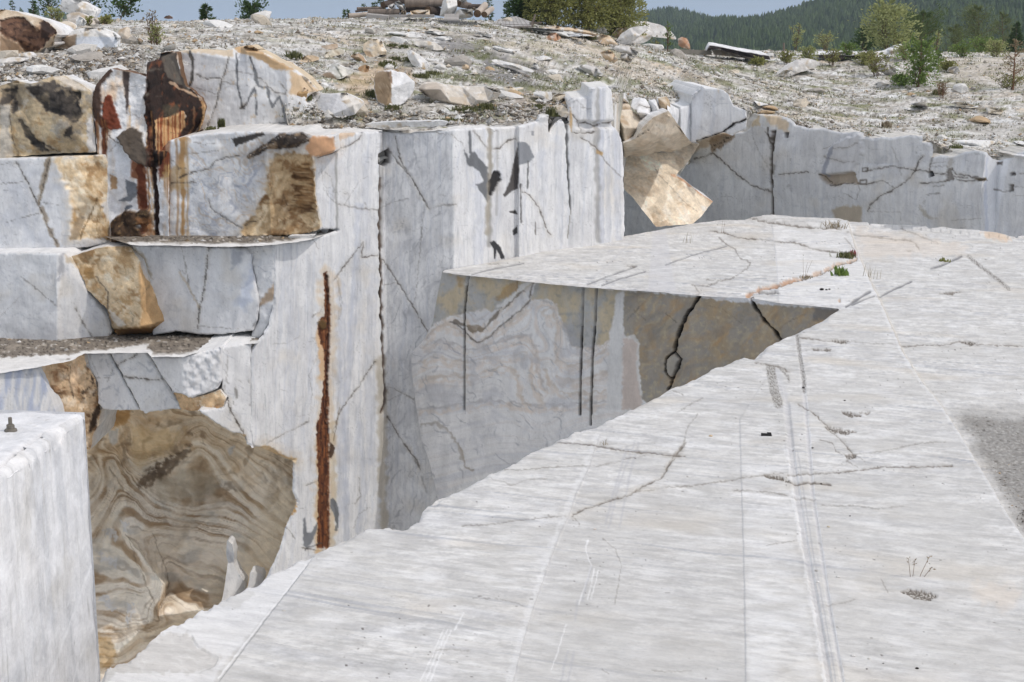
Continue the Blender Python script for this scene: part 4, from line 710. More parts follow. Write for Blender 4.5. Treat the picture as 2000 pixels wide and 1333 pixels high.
# ---- right wall of the pit
cR = V(1180, 300, 58.5, 560) + V(1507, 255, 53, 560) + V(1820, 280, 47.5, 560) + V(1921, 298, 45.4, 560) + V(1924, 298, 45.5, 560) + V(1952, 305, 45.75, 560) + V(1956, 305, 45.55, 560) + V(2200, 330, 42, 560)
def paint_r(p, P):
    marble(p, 81, .3, .2, .18, .5); p.c *= 1.0
    p.fill(ZD(1580, 330, 1660, 345, 1655, 420, 1840, 400, 1790, 640, 1700, 1100, 1585, 1100), (236, 238, 242), 2, 1, .8, 8); p.line(ZD(1600, 400, 1610, 1080), 6, (200, 206, 222), .5, 1)  # narrow face near the right end: its sunlight is painted into the colour
    p.fill(ZD(0, 545, 120, 550, 320, 525, 380, 640, 240, 640, 110, 660, 0, 590), (186, 170, 150), 2, 3, .85, 9, h=-.15); p.fill(ZD(110, 880, 280, 850, 415, 855, 395, 1000, 370, 1030, 150, 1030), (184, 168, 144), 3, 4, .75, 10)
    p.fill(ZD(0, 550, 100, 300, 180, 230, 400, 150, 415, 330, 330, 520, 150, 552), (214, 214, 216), 3, 3, .6, 9, h=.10); p.line(ZD(140, 290, 90, 420, 55, 560), 7, (150, 154, 168), .7, 2)
    p.line(ZC(560, 780, 800, 700, 1030, 600, 1200, 520), 16, (186, 152, 112), .5, 4, fe=6); p.fill(ZC(1000, 620, 1100, 560, 1250, 520, 1240, 600, 1100, 700, 1040, 730), (130, 104, 74), 3, 4, .7, 8); p.noise((60, 50, 40), 5, 5, .1, .3, .8, 0, 815, mask=p.mask(ZC(1020, 620, 1240, 560, 1230, 610, 1060, 730), 4, 3))
    p.fill(ZC(1380, 330, 1500, 380, 1510, 470, 1400, 480), (206, 186, 152), 3, 4, .8, 8)
    p.fill(ZC(1490, 350, 1600, 370, 1740, 450, 1750, 540, 1640, 500, 1560, 400), (224, 200, 166), 3, 3, .8, 8); p.fill(ZC(1715, 545, 1752, 545, 1748, 590, 1718, 592), (30, 28, 27), 1.5, .5, 1, 5, h=-.3)
    p.line(ZC(1620, 850, 1635, 850, 1635, 930), 7, (110, 100, 90), .5, 2)
    p.line([(1507, 258), (1508, 300), (1506, 340), (1507, 424), (1508, 470)], 4.5, (60, 48, 38), .95, 1, 20, h=-.12); p.line([(1500, 250), (1502, 268), (1506, 284)], 3, CRK, .8, 1)
    cr(p, (ZC(1060, 745, 1200, 870, 1300, 960, 1400, 1040, 1500, 1085, 1590, 1100), 2.6, .85), (ZC(860, 790, 940, 780, 1050, 740), 2, .7), (ZC(1690, 945, 1800, 935, 1975, 920), 2, .7), (ZC(1560, 530, 1600, 590, 1605, 640), 2.4, .7), (ZC(1420, 570, 1480, 700, 1580, 870), 1.4, .4), (ZC(1590, 600, 1600, 700), 1.4, .4),
       (ZD(0, 545, 60, 610, 120, 655), 2, .7), (ZD(120, 658, 240, 636, 380, 640), 2.2, .8), (ZD(460, 640, 540, 630, 620, 608), 2.4, .8), (ZD(620, 608, 690, 650, 745, 685), 1.6, .6), (ZD(465, 900, 510, 830, 600, 755, 700, 710, 790, 650, 860, 600, 920, 520, 960, 430, 968, 390, 1000, 372), 2.6, .85),
       (ZD(440, 515, 600, 490, 700, 468, 800, 490, 920, 505, 1060, 520), 2, .75), (ZD(1110, 540, 1170, 545, 1225, 545), 2, .7), (ZD(1080, 380, 1070, 520), 2.4, .85), (ZD(980, 635, 1100, 630, 1230, 612), 2.2, .75), (ZD(1280, 500, 1320, 540, 1420, 560, 1520, 580), 2.6, .8), (ZD(1290, 565, 1420, 580), 2, .6), (ZD(1330, 600, 1420, 618, 1520, 615), 2.2, .7), (ZD(1040, 740, 1180, 730), 1.6, .6), (ZD(1110, 662, 1225, 655), 1.6, .6),
       (ZD(40, 380, 140, 400, 240, 430, 350, 425), 1.8, .5), (ZD(150, 295, 280, 290, 380, 240), 1.8, .5), (ZD(500, 905, 780, 910, 780, 1000), 1.2, .3), (ZD(1280, 990, 1560, 975), 1.2, .35), (ZD(1680, 685, 1780, 712, 1850, 710), 1.6, .6), (ZD(1090, 440, 1230, 425), 1.4, .5), (ZD(1090, 470, 1230, 465), 1.3, .4), (ZD(160, 240, 40, 310), 1.4, .4), (ZD(700, 290, 750, 460, 800, 560), 1.3, .3), (ZD(370, 640, 400, 700, 350, 790, 240, 730), 1.4, .5), (ZD(1940, 545, 1975, 540), 2, .7), (ZD(1880, 665, 1975, 670), 1.3, .4))
    for q in (ZD(410, 490, 460, 485, 460, 520, 412, 522), ZD(395, 605, 460, 600, 460, 640, 395, 642)): p.line(q + q[:1], 2.2, (84, 74, 62), .85, .6)
    p.fill(ZD(1060, 520, 1100, 518, 1112, 555, 1090, 570, 1064, 575), (30, 28, 28), 1.2, 1, 1, 4, h=-.25); p.fill(ZD(1235, 480, 1275, 490, 1285, 560, 1300, 610, 1230, 615), (84, 74, 64), 2, 3, .75, 5, h=-.06); p.fill(ZD(1240, 380, 1290, 380, 1280, 460, 1240, 480), (140, 128, 110), 3, 3, .5, 7)
    p.fill(ZD(1480, 590, 1600, 580, 1612, 610, 1520, 615), (100, 86, 64), 1.5, 1.5, .9, 5, h=-.1); p.fill(ZD(1845, 535, 1890, 530, 1895, 560, 1845, 560), (98, 92, 88), 1.2, 1, .8, 4, h=-.1); p.fill(ZD(1838, 648, 1878, 645, 1876, 715, 1836, 715), (96, 88, 80), 1.2, 1, .7, 4, h=-.1)
    p.fill(ZD(1700, 430, 1770, 425, 1760, 455, 1710, 460), (90, 84, 80), 1.5, 2, .8, 4); p.fill(ZD(980, 850, 1060, 940, 1130, 975, 1060, 980, 990, 910), (170, 160, 140), 3, 3, .5, 8)
    for x_, a in ((425, .25), (1260, .3), (560, .15), (810, .15), (1100, .15)): p.line(ZD(x_, 300, x_, 1100), 10, (226, 226, 226), a, 1, fe=3)
    p.line(ZD(1690, 700, 1760, 700), 1.2, CRK, .5, 1)
rw = [(1180, 290), (1222, 285), (1300, 250), (1340, 235), (1395, 262), (1458, 258), (1470, 236), (1486, 224), (1505, 226), (1530, 232), (1545, 245), (1580, 252), (1606, 250), (1643, 260), (1660, 259), (1682, 259), (1684, 268), (1713, 270), (1750, 268), (1775, 264), (1797, 266), (1798, 279), (1818, 280), (1818, 308), (1840, 304), (1862, 306), (1880, 297), (1898, 294), (1918, 298), (1922, 302), (1934, 311), (1945, 314), (1955, 312), (1974, 308), (1986, 299), (2000, 294), (2080, 300), (2200, 320), (2200, 560), (1180, 560)]
def r_relief(px, py, P):
    return .02 * fbm(px / 30, py / 60, 4, 85) + .16 * cell(px / 95 + .2 * fbm(px / 60, py / 60, 3, 88), py / 70, 86)[0] - .25 * (ss(1505, 1508, px)) * (1 - ss(225, 300, py)) * (1 - ss(1540, 1600, px))
tag(stone('quarry_wall', rw, Depth(cR), paint_r, M_WALL, 1.8, thick=1.6, amp=2.0, chip=3.0, relief_fn=r_relief, nrm=(-.85, -.5, 0), seed=46, side=(214, 210, 202), skip=lambda x, y: y > 470), kind='structure')

# rocks at the inner corner between the two walls
G_CR = 'rocks over the undercut corner'
def tanp(seed, base=(206, 190, 166), d=(160, 132, 100), l=(232, 222, 206)):
    def f(p, P):
        p.c[:] = srgb(base); p.noise(d, 34, 18, .02, .4, .6, .6, seed, 5, warp=20); p.noise(l, 30, 18, .05, .4, .7, .7, seed + 2, 5, warp=20)
    return f
DO = 44.0
def rock(name, label, cat, grp, poly, ctrl, paint, mat=None, thick=1.0, **k):
    k.setdefault('relief', .05); k.setdefault('rel_sc', .3); k.setdefault('step', 2.0); k.setdefault('amp', 1.0); k.setdefault('taper', .6)
    return tag(stone(name, poly, Depth(ctrl), paint, mat or M_ROUGH, thick=thick, cap=True, **k), label, cat, grp)
rock('overhanging_rock', 'big rounded tan rock overhanging the undercut corner', 'rock', G_CR, ZC(190, 640, 300, 600, 380, 480, 480, 390, 620, 330, 720, 470, 800, 590, 850, 640, 740, 700, 640, 730, 560, 720, 440, 750, 330, 770, 240, 760, 195, 790), [(1218, 284, DO - 1.9), (1262, 258, DO - 2.2), (1290, 240, DO - 2.0), (1312, 235, DO - 1.7), (1330, 258, DO - 1.2), (1352, 279, DO - .2), (1290, 268, DO - 1.7), (1255, 285, DO - 1.7), (1300, 285, DO - .9), (1222, 312, DO + .6), (1270, 308, DO + .6), (1330, 299, DO + .6)], tanp(1001, (226, 210, 188), (200, 178, 152)), M_TAN, 4, taper=1, relief=.12, rel_sc=.6)
rock('boulder', 'pale tan boulder leaning on the back wall above the undercut corner', 'boulder', G_CR, ZC(80, 290, 130, 330, 260, 320, 340, 380, 380, 480, 350, 570, 280, 610, 200, 650, 170, 600, 130, 470, 90, 380), [(1196, 210, DO - 1.2), (1250, 218, DO), (1256, 250, DO - .8), (1218, 250, DO - 1.8), (1220, 282, DO - 1.4), (1238, 272, DO - .9)], tanp(1005, (218, 206, 188)), M_TAN, 2)
rock('boulder', 'low flat tan boulder on top of the corner rocks beside the pillar', 'boulder', G_CR, ZC(70, 205, 130, 195, 200, 215, 260, 290, 250, 320, 180, 322, 110, 300, 80, 270), [(1194, 195, DO - .5), (1232, 205, DO), (1215, 205, DO - .6), (1200, 210, DO - .8), (1225, 214, DO - .4)], tanp(1009, (212, 198, 178)), M_TAN, 1.2)
rock('boulder', 'grey white split boulder in the middle of the corner rocks', 'boulder', G_CR, ZC(260, 290, 280, 215, 340, 200, 400, 215, 440, 280, 475, 380, 400, 430, 350, 410, 320, 340), [(1234, 205, DO), (1252, 190, DO + .3), (1270, 208, DO - .2), (1262, 222, DO - .8), (1245, 220, DO - .8), (1276, 228, DO), (1254, 236, DO - .3)], lambda p, P: (marble(p, 92, .1, .3, .1), cr(p, (ZC(330, 270, 400, 290, 445, 300), 2.4, .8))), None, 1.2)
rock('boulder', 'narrow grey boulder right of the split boulder at the corner', 'boulder', G_CR, ZC(440, 230, 490, 220, 540, 290, 580, 360, 520, 370, 480, 390, 455, 310), [(1268, 196, DO), (1280, 194, DO), (1284, 212, DO - .6), (1296, 224, DO), (1276, 228, DO - .3)], lambda p, P: marble(p, 93, .1, .3, .1), None, 1.2)
rock('boulder', 'small tan boulder with a white chip at the corner edge', 'boulder', G_CR, ZC(520, 210, 600, 190, 630, 230, 640, 330, 600, 360, 560, 350, 530, 290), [(1284, 192, DO), (1305, 190, DO), (1298, 205, DO - .5), (1308, 218, DO), (1294, 222, DO - .3)], tanp(1015, (204, 184, 156)), M_TAN, 1.2)
def paint_r4(p, P):
    marble(p, 95, .4, .3, .3, .6); p.fill(ZC(740, 290, 830, 280, 840, 170, 890, 130, 960, 90, 955, 300, 890, 620, 740, 560, 735, 400), (232, 234, 238), 2, 1, .7, 8); p.line(ZC(835, 180, 832, 630), 1.6, (90, 90, 96), .7, .6, h=-.02)  # left face painted paler for the light it catches
    p.line(ZC(905, 620, 1000, 590, 1140, 540, 1250, 460, 1370, 410), 4, (40, 34, 30), .95, 1.5, h=-.12); p.noise((206, 180, 146), 40, 10, .25, .4, .5, 1.5, 951, mask=p.mask(ZC(950, 100, 1150, 110, 1100, 150, 970, 180), 4, 3))
block('big grey sawn block with a bright left edge above the right pit wall', ZC(738, 300, 800, 280, 838, 260, 850, 170, 880, 140, 940, 92, 965, 110, 1060, 118, 1150, 130, 1200, 170, 1250, 280, 1320, 310, 1370, 325, 1380, 420, 1370, 500, 1240, 570, 1160, 540, 1000, 595, 910, 620, 880, 632, 830, 640, 780, 600, 740, 520),
      V(1328, 205, 46.2, 285) + V(1348, 200, 47.0, 285) + V(1371, 172, 46.8, 285) + V(1460, 215, 45.8, 285), paint_r4, 7.5, chip=1.0, relief=.03, seed=47, step=2.0)
rock('overhanging_rock', 'pale jagged marble piece between the overhanging rock and the sawn corner block', 'rock', G_CR, ZC(600, 240, 660, 280, 720, 310, 720, 400, 700, 500, 660, 440, 620, 350), [(1302, 198, 44), (1326, 212, 45.4), (1322, 250, 45), (1310, 220, 43.8), (1318, 225, 44.4)], lambda p, P: marble(p, 96, .3, .2, .1), None, 2)
def paint_sh(p, P):
    p.broken([(1150, 250), (1450, 250), (1450, 500), (1150, 500)], [(234, 218, 194), (214, 188, 156), (240, 230, 214), (222, 202, 176)], 60, .14, seed=1021, stretch=1.2, ang=.7, recess=0); cr(p, (ZC(480, 860, 520, 940, 640, 1060, 760, 1200, 900, 1300), 1.6, .5)); p.fill(ZC(930, 1240, 1010, 1260, 960, 1310), (232, 228, 220), 2, 2, .8, 6)
    p.line(ZC(640, 950, 760, 990, 880, 1090, 1000, 1170, 1050, 1200), 5, (196, 136, 100), .6, 3)
rock('rock_face', 'tan triangular broken rock face under the overhanging rock', 'rock', G_CR, ZC(190, 740, 300, 760, 480, 740, 620, 730, 740, 690, 860, 640, 920, 650, 830, 800, 720, 920, 700, 960, 780, 1000, 880, 1090, 960, 1150, 1052, 1205, 1000, 1270, 940, 1350, 860, 1420, 500, 1450, 380, 1300, 280, 1170, 190, 1080), [(1218, 305, DO + 2.6), (1365, 285, DO + 4.2), (1300, 330, DO + 2.6), (1222, 355, DO + 1.2), (1290, 345, DO + 1.9), (1330, 338, DO + 2.5), (1393, 394, DO + 2.9), (1340, 440, DO + 1.0), (1270, 445, DO + .4), (1222, 380, DO + .7)], paint_sh, M_TAN, 3, taper=1)
# ------------------------------------------------------------------ the sawn marble floor and its notch
edge_near = [(190, 1345), (207, 1304), (250, 1283), (285, 1258), (310, 1237), (345, 1217), (380, 1200), (400, 1188), (440, 1166), (470, 1150), (500, 1139), (525, 1126), (560, 1106), (600, 1083), (622, 1077), (660, 1061), (700, 1041), (722, 1029), (760, 1030), (790, 1033), (818, 1020), (826, 1000), (836, 989), (856, 977), (875, 968), (960, 925), (1090, 862), (1140, 839), (1180, 826), (1215, 811), (1225, 802), (1300, 765), (1380, 727), (1440, 700), (1452, 696), (1474, 699), (1484, 688), (1496, 678), (1522, 668), (1545, 654), (1575, 639), (1600, 628), (1620, 616), (1641, 603)]
edge_top = [(1641, 602), (1588, 597), (1528, 592), (1500, 588), (1465, 583), (1440, 582), (1350, 576), (1290, 570), (1215, 566), (1140, 560), (1045, 551), (986, 544), (940, 540), (915, 538), (864, 531)]
edge_far = [(868, 528), (905, 522), (945, 515), (985, 509), (1030, 496), (1060, 492), (1110, 483), (1160, 473), (1215, 463), (1300, 447), (1350, 438), (1410, 430), (1455, 430), (1470, 424), (1500, 424), (1560, 429), (1640, 432), (1648, 435), (1700, 437), (1808, 442), (1815, 447), (1840, 443), (1862, 447), (1900, 449), (1945, 454), (1980, 463), (2010, 460), (2080, 462)]
_et = rough(edge_top, .6, 4.0, 3, False); edge_top_r = [tuple(v) for v in _et] + [edge_top[-1]]
edge_lip = [(a, b + 1.3) for a, b in edge_top_r]
edge_near = [tuple(v) for v in rough(edge_near, 1.2, 3.0, 50, False)]
floor_poly = edge_near + edge_lip + [tuple(v) for v in rough(edge_far, .8, 3.0, 51, False)]  + [(2250, 480), (2900, 1345)]
stepR = [(1652, 430), (1661, 455), (1672, 490), (1690, 530), (1718, 588), (1742, 640), (1764, 690), (1800, 745), (1840, 795), (1870, 840), (1900, 890), (1930, 940), (1958, 988), (1985, 1030), (2010, 1065), (2200, 1345)]
floor_r = stepR + [(2600, 1345), (2250, 480), (2080, 462), (2010, 460), (1980, 463), (1700, 437)]
def paint_floor(p, P):
    X, Y = P[:, 0], P[:, 1]; u = X * .94 - Y * .34; v = X * .34 + Y * .94
    p.c[:] = srgb((214, 212, 208))
    w = .25 * fbm(X / 3, Y / 3, 3, 1101)
    s1 = fbm(u / 3.2, (v + w) / .33, 5, 1102); s2 = fbm(u / .7, (v + w) / .08, 5, 1103); s3 = fbm(u / 9, v / 2.2, 3, 1104); blot = fbm(X / 1.4, Y / 1.4, 5, 1105)
    p.mix(ss(-.1, .4, s1) * (.2 + .5 * ss(-.2, .35, s3)), (190, 191, 195)); p.mix(ss(.0, .4, s2) * .5, (184, 184, 186)); p.mix(ss(.0, .4, -s2) * .6, (236, 236, 235)); s5 = fbm(u / .32, (v + w) / .035, 4, 1112); p.mix(ss(.1, .45, s5) * .4, (178, 178, 178)); p.mix(ss(.1, .45, -s5) * .35, (240, 240, 239)); bl = fbm(X / .45 + 3, Y / .28, 5, 1115); p.mix(ss(.02, .35, bl) * .5, (188, 187, 184)); p.mix(ss(.06, .35, -bl) * .5, (242, 242, 240)); b2 = fbm(X / .12, Y / .07, 4, 1117); p.mix(ss(.1, .4, b2) * .35, (182, 181, 178)); p.mix(ss(.1, .4, -b2) * .3, (246, 246, 244)); b3 = fbm(X / 1.5 + 4, Y / .9, 5, 1118); p.mix(ss(.0, .35, b3) * .4, (196, 194, 190)); p.mix(ss(-.1, .4, blot) * .4, (208, 206, 201)); p.mix(ss(.05, .4, -fbm(X / .5, Y / .5, 5, 1106)) * .45, (236, 236, 236)); p.mix(ss(.1, .45, fbm(X / .8 + 9, Y / .5, 5, 1110)) * .35, (196, 195, 193))
    fine = fbm(u / .35, v / .035, 4, 1107); p.mix(ss(.15, .5, fine) * .35, (176, 177, 180))
    strk = fbm(u / 6, (v + w) / .12, 3, 1108); p.mix(ss(.22, .4, strk) * .55 * ss(-.1, .3, s3), (150, 154, 164))
    p.mix(ss(.1, .5, fbm(X / 2.2 + 5, Y / 1.2, 5, 1109)) * .45, (212, 202, 186)); p.mix(ss(.0, .35, fbm(X / 3.5, Y / 2.0, 4, 1114)) * .3, (198, 197, 194))
    x, y = p.x, p.y
    # white band between the step and the pit edge, worn grey corner
    p.fill([(415, 1345), (425, 1310), (600, 1106), (622, 1080), (500, 1136), (300, 1240), (200, 1345)], (236, 236, 236), 4, 3, .6, 14)
    p.fill(ZF(180, 1230, 350, 1110, 560, 1010, 840, 1035, 870, 1100, 930, 1150, 1060, 1220, 1030, 1290, 900, 1345, 150, 1345), (200, 197, 192), 5, 9, .7, 16); p.noise((226, 225, 222), 34, 12, .0, .4, .6, .25, 1113, 6, warp=20, mask=p.mask(ZF(180, 1230, 560, 1010, 870, 1100, 1060, 1220, 900, 1345, 150, 1345), 5, 8)); p.fill(ZF(1010, 730, 1250, 650, 1360, 665, 1365, 700, 1220, 800, 1020, 790), (208, 207, 204), 2, 4, .7, 9)
    p.line([(428, 1333), (520, 1210), (600, 1107)], 2.5, (172, 172, 172), .8, 1); p.line([(426, 1325), (518, 1206), (598, 1104)], 3, (250, 250, 250), .7, 1)
    J2 = [(1000, 1345), (1020, 1262), (1045, 1180), (1075, 1095), (1092, 1048), (1110, 1010), (1125, 968), (1150, 915), (1172, 850)]
    jl = p.mask(J2 + [(900, 850), (850, 1345)], 10, 3); 
    p.line([(a - 7, b) for a, b in J2], 14, (238, 238, 238), .4, 5, taper=.6, fe=5); p.line(J2, 2.2, (176, 176, 178), .7, .8, taper=.4)
    p.line([(1457, 1345), (1453, 1100), (1449, 990), (1447, 900), (1445, 820)], 2.0, (188, 188, 190), .7, .8, taper=.5); p.mix(p.mask([(1450, 900), (1530, 900), (1560, 1100), (1600, 1345), (1462, 1345), (1455, 1100)], 6, 6) * ss(-.35, .3, fbm(X / .35, Y / .2, 5, 1116)) * .4, (240, 240, 240))
    p.mix(p.mask([(1000, 1345), (1020, 1262), (1075, 1095), (1130, 960), (1300, 960), (1450, 980), (1455, 1345)], 12, 10) * .3, (194, 192, 188)); p.mix(p.mask([(1640, 1345), (1600, 1100), (1590, 960), (1800, 940), (1990, 1050), (2200, 1345)], 20, 20) * .22, (200, 198, 194))
    # double saw grooves
    G1 = [(1518, 726), (1536, 790), (1545, 880), (1556, 960), (1575, 1080), (1598, 1200), (1622, 1345)]; G2 = [(1556, 655), (1566, 720), (1572, 780), (1578, 850), (1586, 960), (1604, 1080), (1622, 1200), (1648, 1345)]
    p.line(G1, 12, (196, 196, 198), .55, 1.5, fe=4); p.line(G2, 6, (200, 200, 202), .6, 1.5, fe=2.5)
    p.line([(a + 6, b) for a, b in G1[2:]], 3, (240, 240, 240), .5, 1); p.line([(a + 13, b) for a, b in G1[2:]], 3, (178, 178, 180), .6, 1); p.line([(a - 9, b) for a, b in G1[2:]], 6, (242, 242, 242), .5, 4, 8, fe=2, vary=.9, brk=True)
    p.line([(a + 4, b) for a, b in G2], 2, (246, 246, 246), .7, 1)
    for g, w_ in ((Z6(585, 830, 605, 950, 630, 1030), 19), (Z6(735, 640, 750, 760, 770, 880, 775, 950), 9), (Z6(640, 830, 680, 870, 690, 900), 6), (Z6(1690, 195, 1750, 245, 1850, 320, 1915, 375), 8)):
        d, t = seg_dist(x, y, g); a = (1 - ss(w_ / 2 - 3, w_ / 2 + 1, d)) ; gr = fbm(x / 2.2, y / 1.7, 3, 1121); p.mix(a * ss(-.15, .25, gr) * .8, (92, 86, 78)); p.mix(a * ss(.2, .4, -gr) * .8, (236, 234, 230)); p.mix(a * .35, (150, 146, 140))
    # faint parallel saw scratches
    for q in (Z8(620, 1040, 560, 1180, 490, 1333), Z8(640, 1045, 580, 1180, 520, 1333), Z8(660, 1050, 600, 1180, 545, 1333), Z8(1420, 540, 1410, 600, 1440, 680, 1410, 790, 1370, 900), Z8(1460, 700, 1420, 870), Z8(1480, 710, 1440, 870), Z8(1300, 1010, 1260, 1140, 1220, 1260), Z8(730, 950, 680, 1050)): p.line(q, 2.2, (248, 248, 248), .6, 1.2)
    for q in (Z8(1310, 1160, 1270, 1333), Z8(1345, 1160, 1310, 1333), Z8(1365, 880, 1350, 990), Z8(1680, 0, 1590, 250, 1540, 470), Z8(1640, 20, 1560, 300, 1520, 450), Z8(1705, 0, 1660, 160, 1600, 460), Z8(1440, 690, 1390, 880)): p.line(q, 4, (184, 184, 187), .5, 1.2, fe=2)
    # joints on the far part
    p.line([(1140, 560), (1200, 505), (1250, 458)], 1.6, (196, 196, 198), .7, .5); p.line([(1508, 440), (1518, 520), (1520, 588)], 1.8, (190, 190, 192), .8, .8); p.mix(p.mask([(1275, 450), (1300, 446), (1320, 570), (1265, 570)], 2, 1) * .5, (206, 206, 209)); p.mix(p.mask([(1510, 440), (1660, 440), (1690, 530), (1720, 590), (1640, 600), (1522, 590)], 2, 2) * .35, (244, 244, 244))
    for q, w_ in ((ZG(450, 160, 650, 110, 900, 65), 1.6), (ZG(1450, 250, 1600, 190, 1880, 90), 2), (ZG(1580, 255, 1700, 210, 1955, 135), 2), (ZH(1210, 885, 1320, 810, 1415, 755), 4), (ZH(1260, 870, 1350, 830, 1460, 790), 2.4), (ZH(1480, 795, 1600, 730, 1777, 650), 3), (Z6(1480, 260, 1560, 235, 1650, 193), 3.5), (Z6(0, 250, 150, 195, 340, 145), 1.6)): p.line(q, w_, (118, 118, 120), .8, .5, h=-.02)
    # cracks
    for q, w_, a in ((Z8(950, 150, 1060, 155, 1200, 140, 1400, 130, 1480, 128, 1600, 100, 1640, 85, 1740, 70), 1.8, .6), (Z8(720, 465, 850, 462, 1000, 440, 1150, 425, 1300, 408), 1.8, .65), (Z8(1330, 405, 1400, 370, 1520, 325, 1640, 295, 1700, 260, 1760, 225, 1830, 200, 1870, 130, 1950, 20), 3, .85), (Z8(1330, 405, 1370, 440, 1370, 465), 1.6, .5), (Z8(1690, 270, 1800, 262), 1.6, .5),
                     (Z8(1250, 0, 1500, 18, 1640, 45, 1780, 55, 1930, 70), 3, .85), (Z8(880, 200, 1000, 240, 1080, 210, 1200, 200), 1.3, .4), (Z8(1500, 530, 1570, 580, 1610, 680, 1590, 800, 1570, 900), 1.3, .5), (Z8(780, 870, 900, 872, 1000, 890, 1060, 912), 1.6, .6), (Z8(570, 1160, 640, 1155, 760, 1165), 2, .5), (Z8(1780, 1265, 1880, 1275, 1998, 1270), 1.6, .5), (Z8(1500, 1260, 1540, 1285), 1.6, .5),
                     (Z6(740, 1030, 800, 1060, 850, 1100, 910, 1160), 2.4, .8), (Z6(900, 1165, 950, 1200, 1000, 1250, 1050, 1310), 2.6, .8), (Z6(860, 1225, 930, 1245, 950, 1290, 1000, 1310, 1050, 1310), 1.8, .7), (Z9(1050, 60, 1010, 100, 1080, 140), 1.6, .6), (Z9(1060, 70, 1110, 100, 1120, 120), 1.3, .5), (Z6(1000, 1310, 1150, 1300, 1300, 1270, 1420, 1245, 1560, 1235), 1.6, .55),
                     (Z9(0, 245, 150, 240, 300, 215, 440, 195, 560, 180, 660, 170), 2, .7), (Z9(680, 180, 800, 170, 950, 165, 1080, 150, 1220, 132, 1400, 135, 1600, 125), 2.2, .75), (Z9(545, 185, 640, 195, 690, 220, 750, 232, 800, 218, 920, 232), 3.5, .8), (Z9(380, 265, 500, 272, 600, 280, 680, 295), 2, .7), (Z9(700, 305, 840, 316), 2, .5), (Z9(870, 345, 950, 350, 1050, 348, 1180, 368, 1330, 350), 1.4, .5), (Z9(0, 65, 60, 68, 110, 72), 2.5, .7), (Z9(0, 145, 50, 70, 110, 0), 2.2, .7), (Z6(210, 990, 120, 1040, 60, 1075), 1.4, .5), (Z6(180, 1080, 120, 1160, 100, 1250, 40, 1310), 1.8, .6), (Z9(560, 575, 640, 560, 730, 543), 1.6, .5), (Z9(1200, 755, 1215, 790, 1240, 830), 1.4, .5),
                     (Z6(500, 795, 560, 805, 640, 820, 690, 850), 3, .7), (Z6(750, 655, 830, 665, 900, 675, 1000, 675), 3, .7), (Z6(1000, 675, 1100, 685, 1300, 695), 1.8, .6), (Z6(1310, 695, 1420, 685, 1560, 685, 1640, 665, 1720, 680, 1998, 690), 2.6, .7), (Z6(40, 950, 100, 975), 1.6, .6),
                     (ZH(20, 235, 70, 230, 160, 250, 230, 275, 320, 292, 425, 300), 3, .85), (ZH(590, 322, 680, 325, 740, 325, 820, 345, 900, 375, 980, 395, 1090, 408, 1140, 415), 2.8, .85), (ZH(430, 303, 580, 315), 1.4, .6), (ZH(350, 110, 420, 130, 500, 150, 640, 170, 800, 192, 960, 205, 1080, 208, 1160, 215), 3, .8), (ZH(1220, 240, 1300, 252, 1470, 268, 1620, 290, 1777, 297), 2.2, .8), (Z6(1280, 105, 1340, 100, 1385, 115, 1410, 150), 2.6, .85), (Z6(1310, 40, 1380, 65, 1450, 95, 1520, 120), 2, .7), (Z6(1120, 80, 1200, 90, 1290, 105), 1.8, .7),
                     (ZH(110, 290, 150, 325, 180, 352, 230, 375, 255, 400, 275, 440, 290, 465, 350, 485, 380, 510, 360, 550, 310, 580, 270, 610, 215, 645, 150, 652, 0, 655), 1.8, .8), (ZH(210, 650, 110, 665, 60, 690, 0, 718), 1.8, .7), (Z6(160, 365, 185, 400, 180, 430), 2, .8), (Z6(150, 365, 230, 370, 260, 355), 1.6, .6), (Z6(1530, 400, 1600, 395, 1650, 390), 2, .5), (Z6(1340, 160, 1375, 165), 2.4, .7), (ZG(600, 70, 680, 72), 4, .6), (ZG(1800, 90, 1870, 92), 3, .6), (Z6(1000, 100, 1040, 150, 1060, 190), 2, .6), (Z9(900, 905, 1000, 890, 1060, 872), 2, .4)):
        p.line(q, w_ * .6, (92, 84, 74), a * (.95 if w_ > 2 else .7), 1.6, 7, h=0 if w_ < 2.2 else -.010, vary=.9, seed=int(q[0][0]), fe=1.2, brk=True)
        if w_ > 1.9: p.line(q, w_ * 3.4, (170, 162, 150), .22 * a, 3, 12, fe=4, brk=True, seed=5)
    # orange stained open crack of the far block
    oc = ZH(350, 790, 420, 755, 470, 735, 540, 720, 620, 700, 680, 680, 760, 650, 850, 630, 960, 595, 1000, 580, 1080, 540, 1160, 505, 1240, 488, 1300, 470)
    p.line(oc, 6.5, (206, 180, 158), .8, 3, 6, taper=.5, h=-.03, vary=.9); p.line(oc[:7], 6, (176, 128, 96), .5, 3, taper=.3); p.line([(a, b + 3) for a, b in oc[3:]], 2.2, (98, 82, 66), .8, 2, h=-.05); p.fill(ZH(450, 750, 600, 750, 640, 772, 520, 772, 450, 766), (120, 118, 116), 2, 2, .8, 6, h=-.04); p.fill(ZH(340, 780, 385, 790, 380, 830, 345, 820), (196, 158, 126), 1.5, 1, .9, 5)
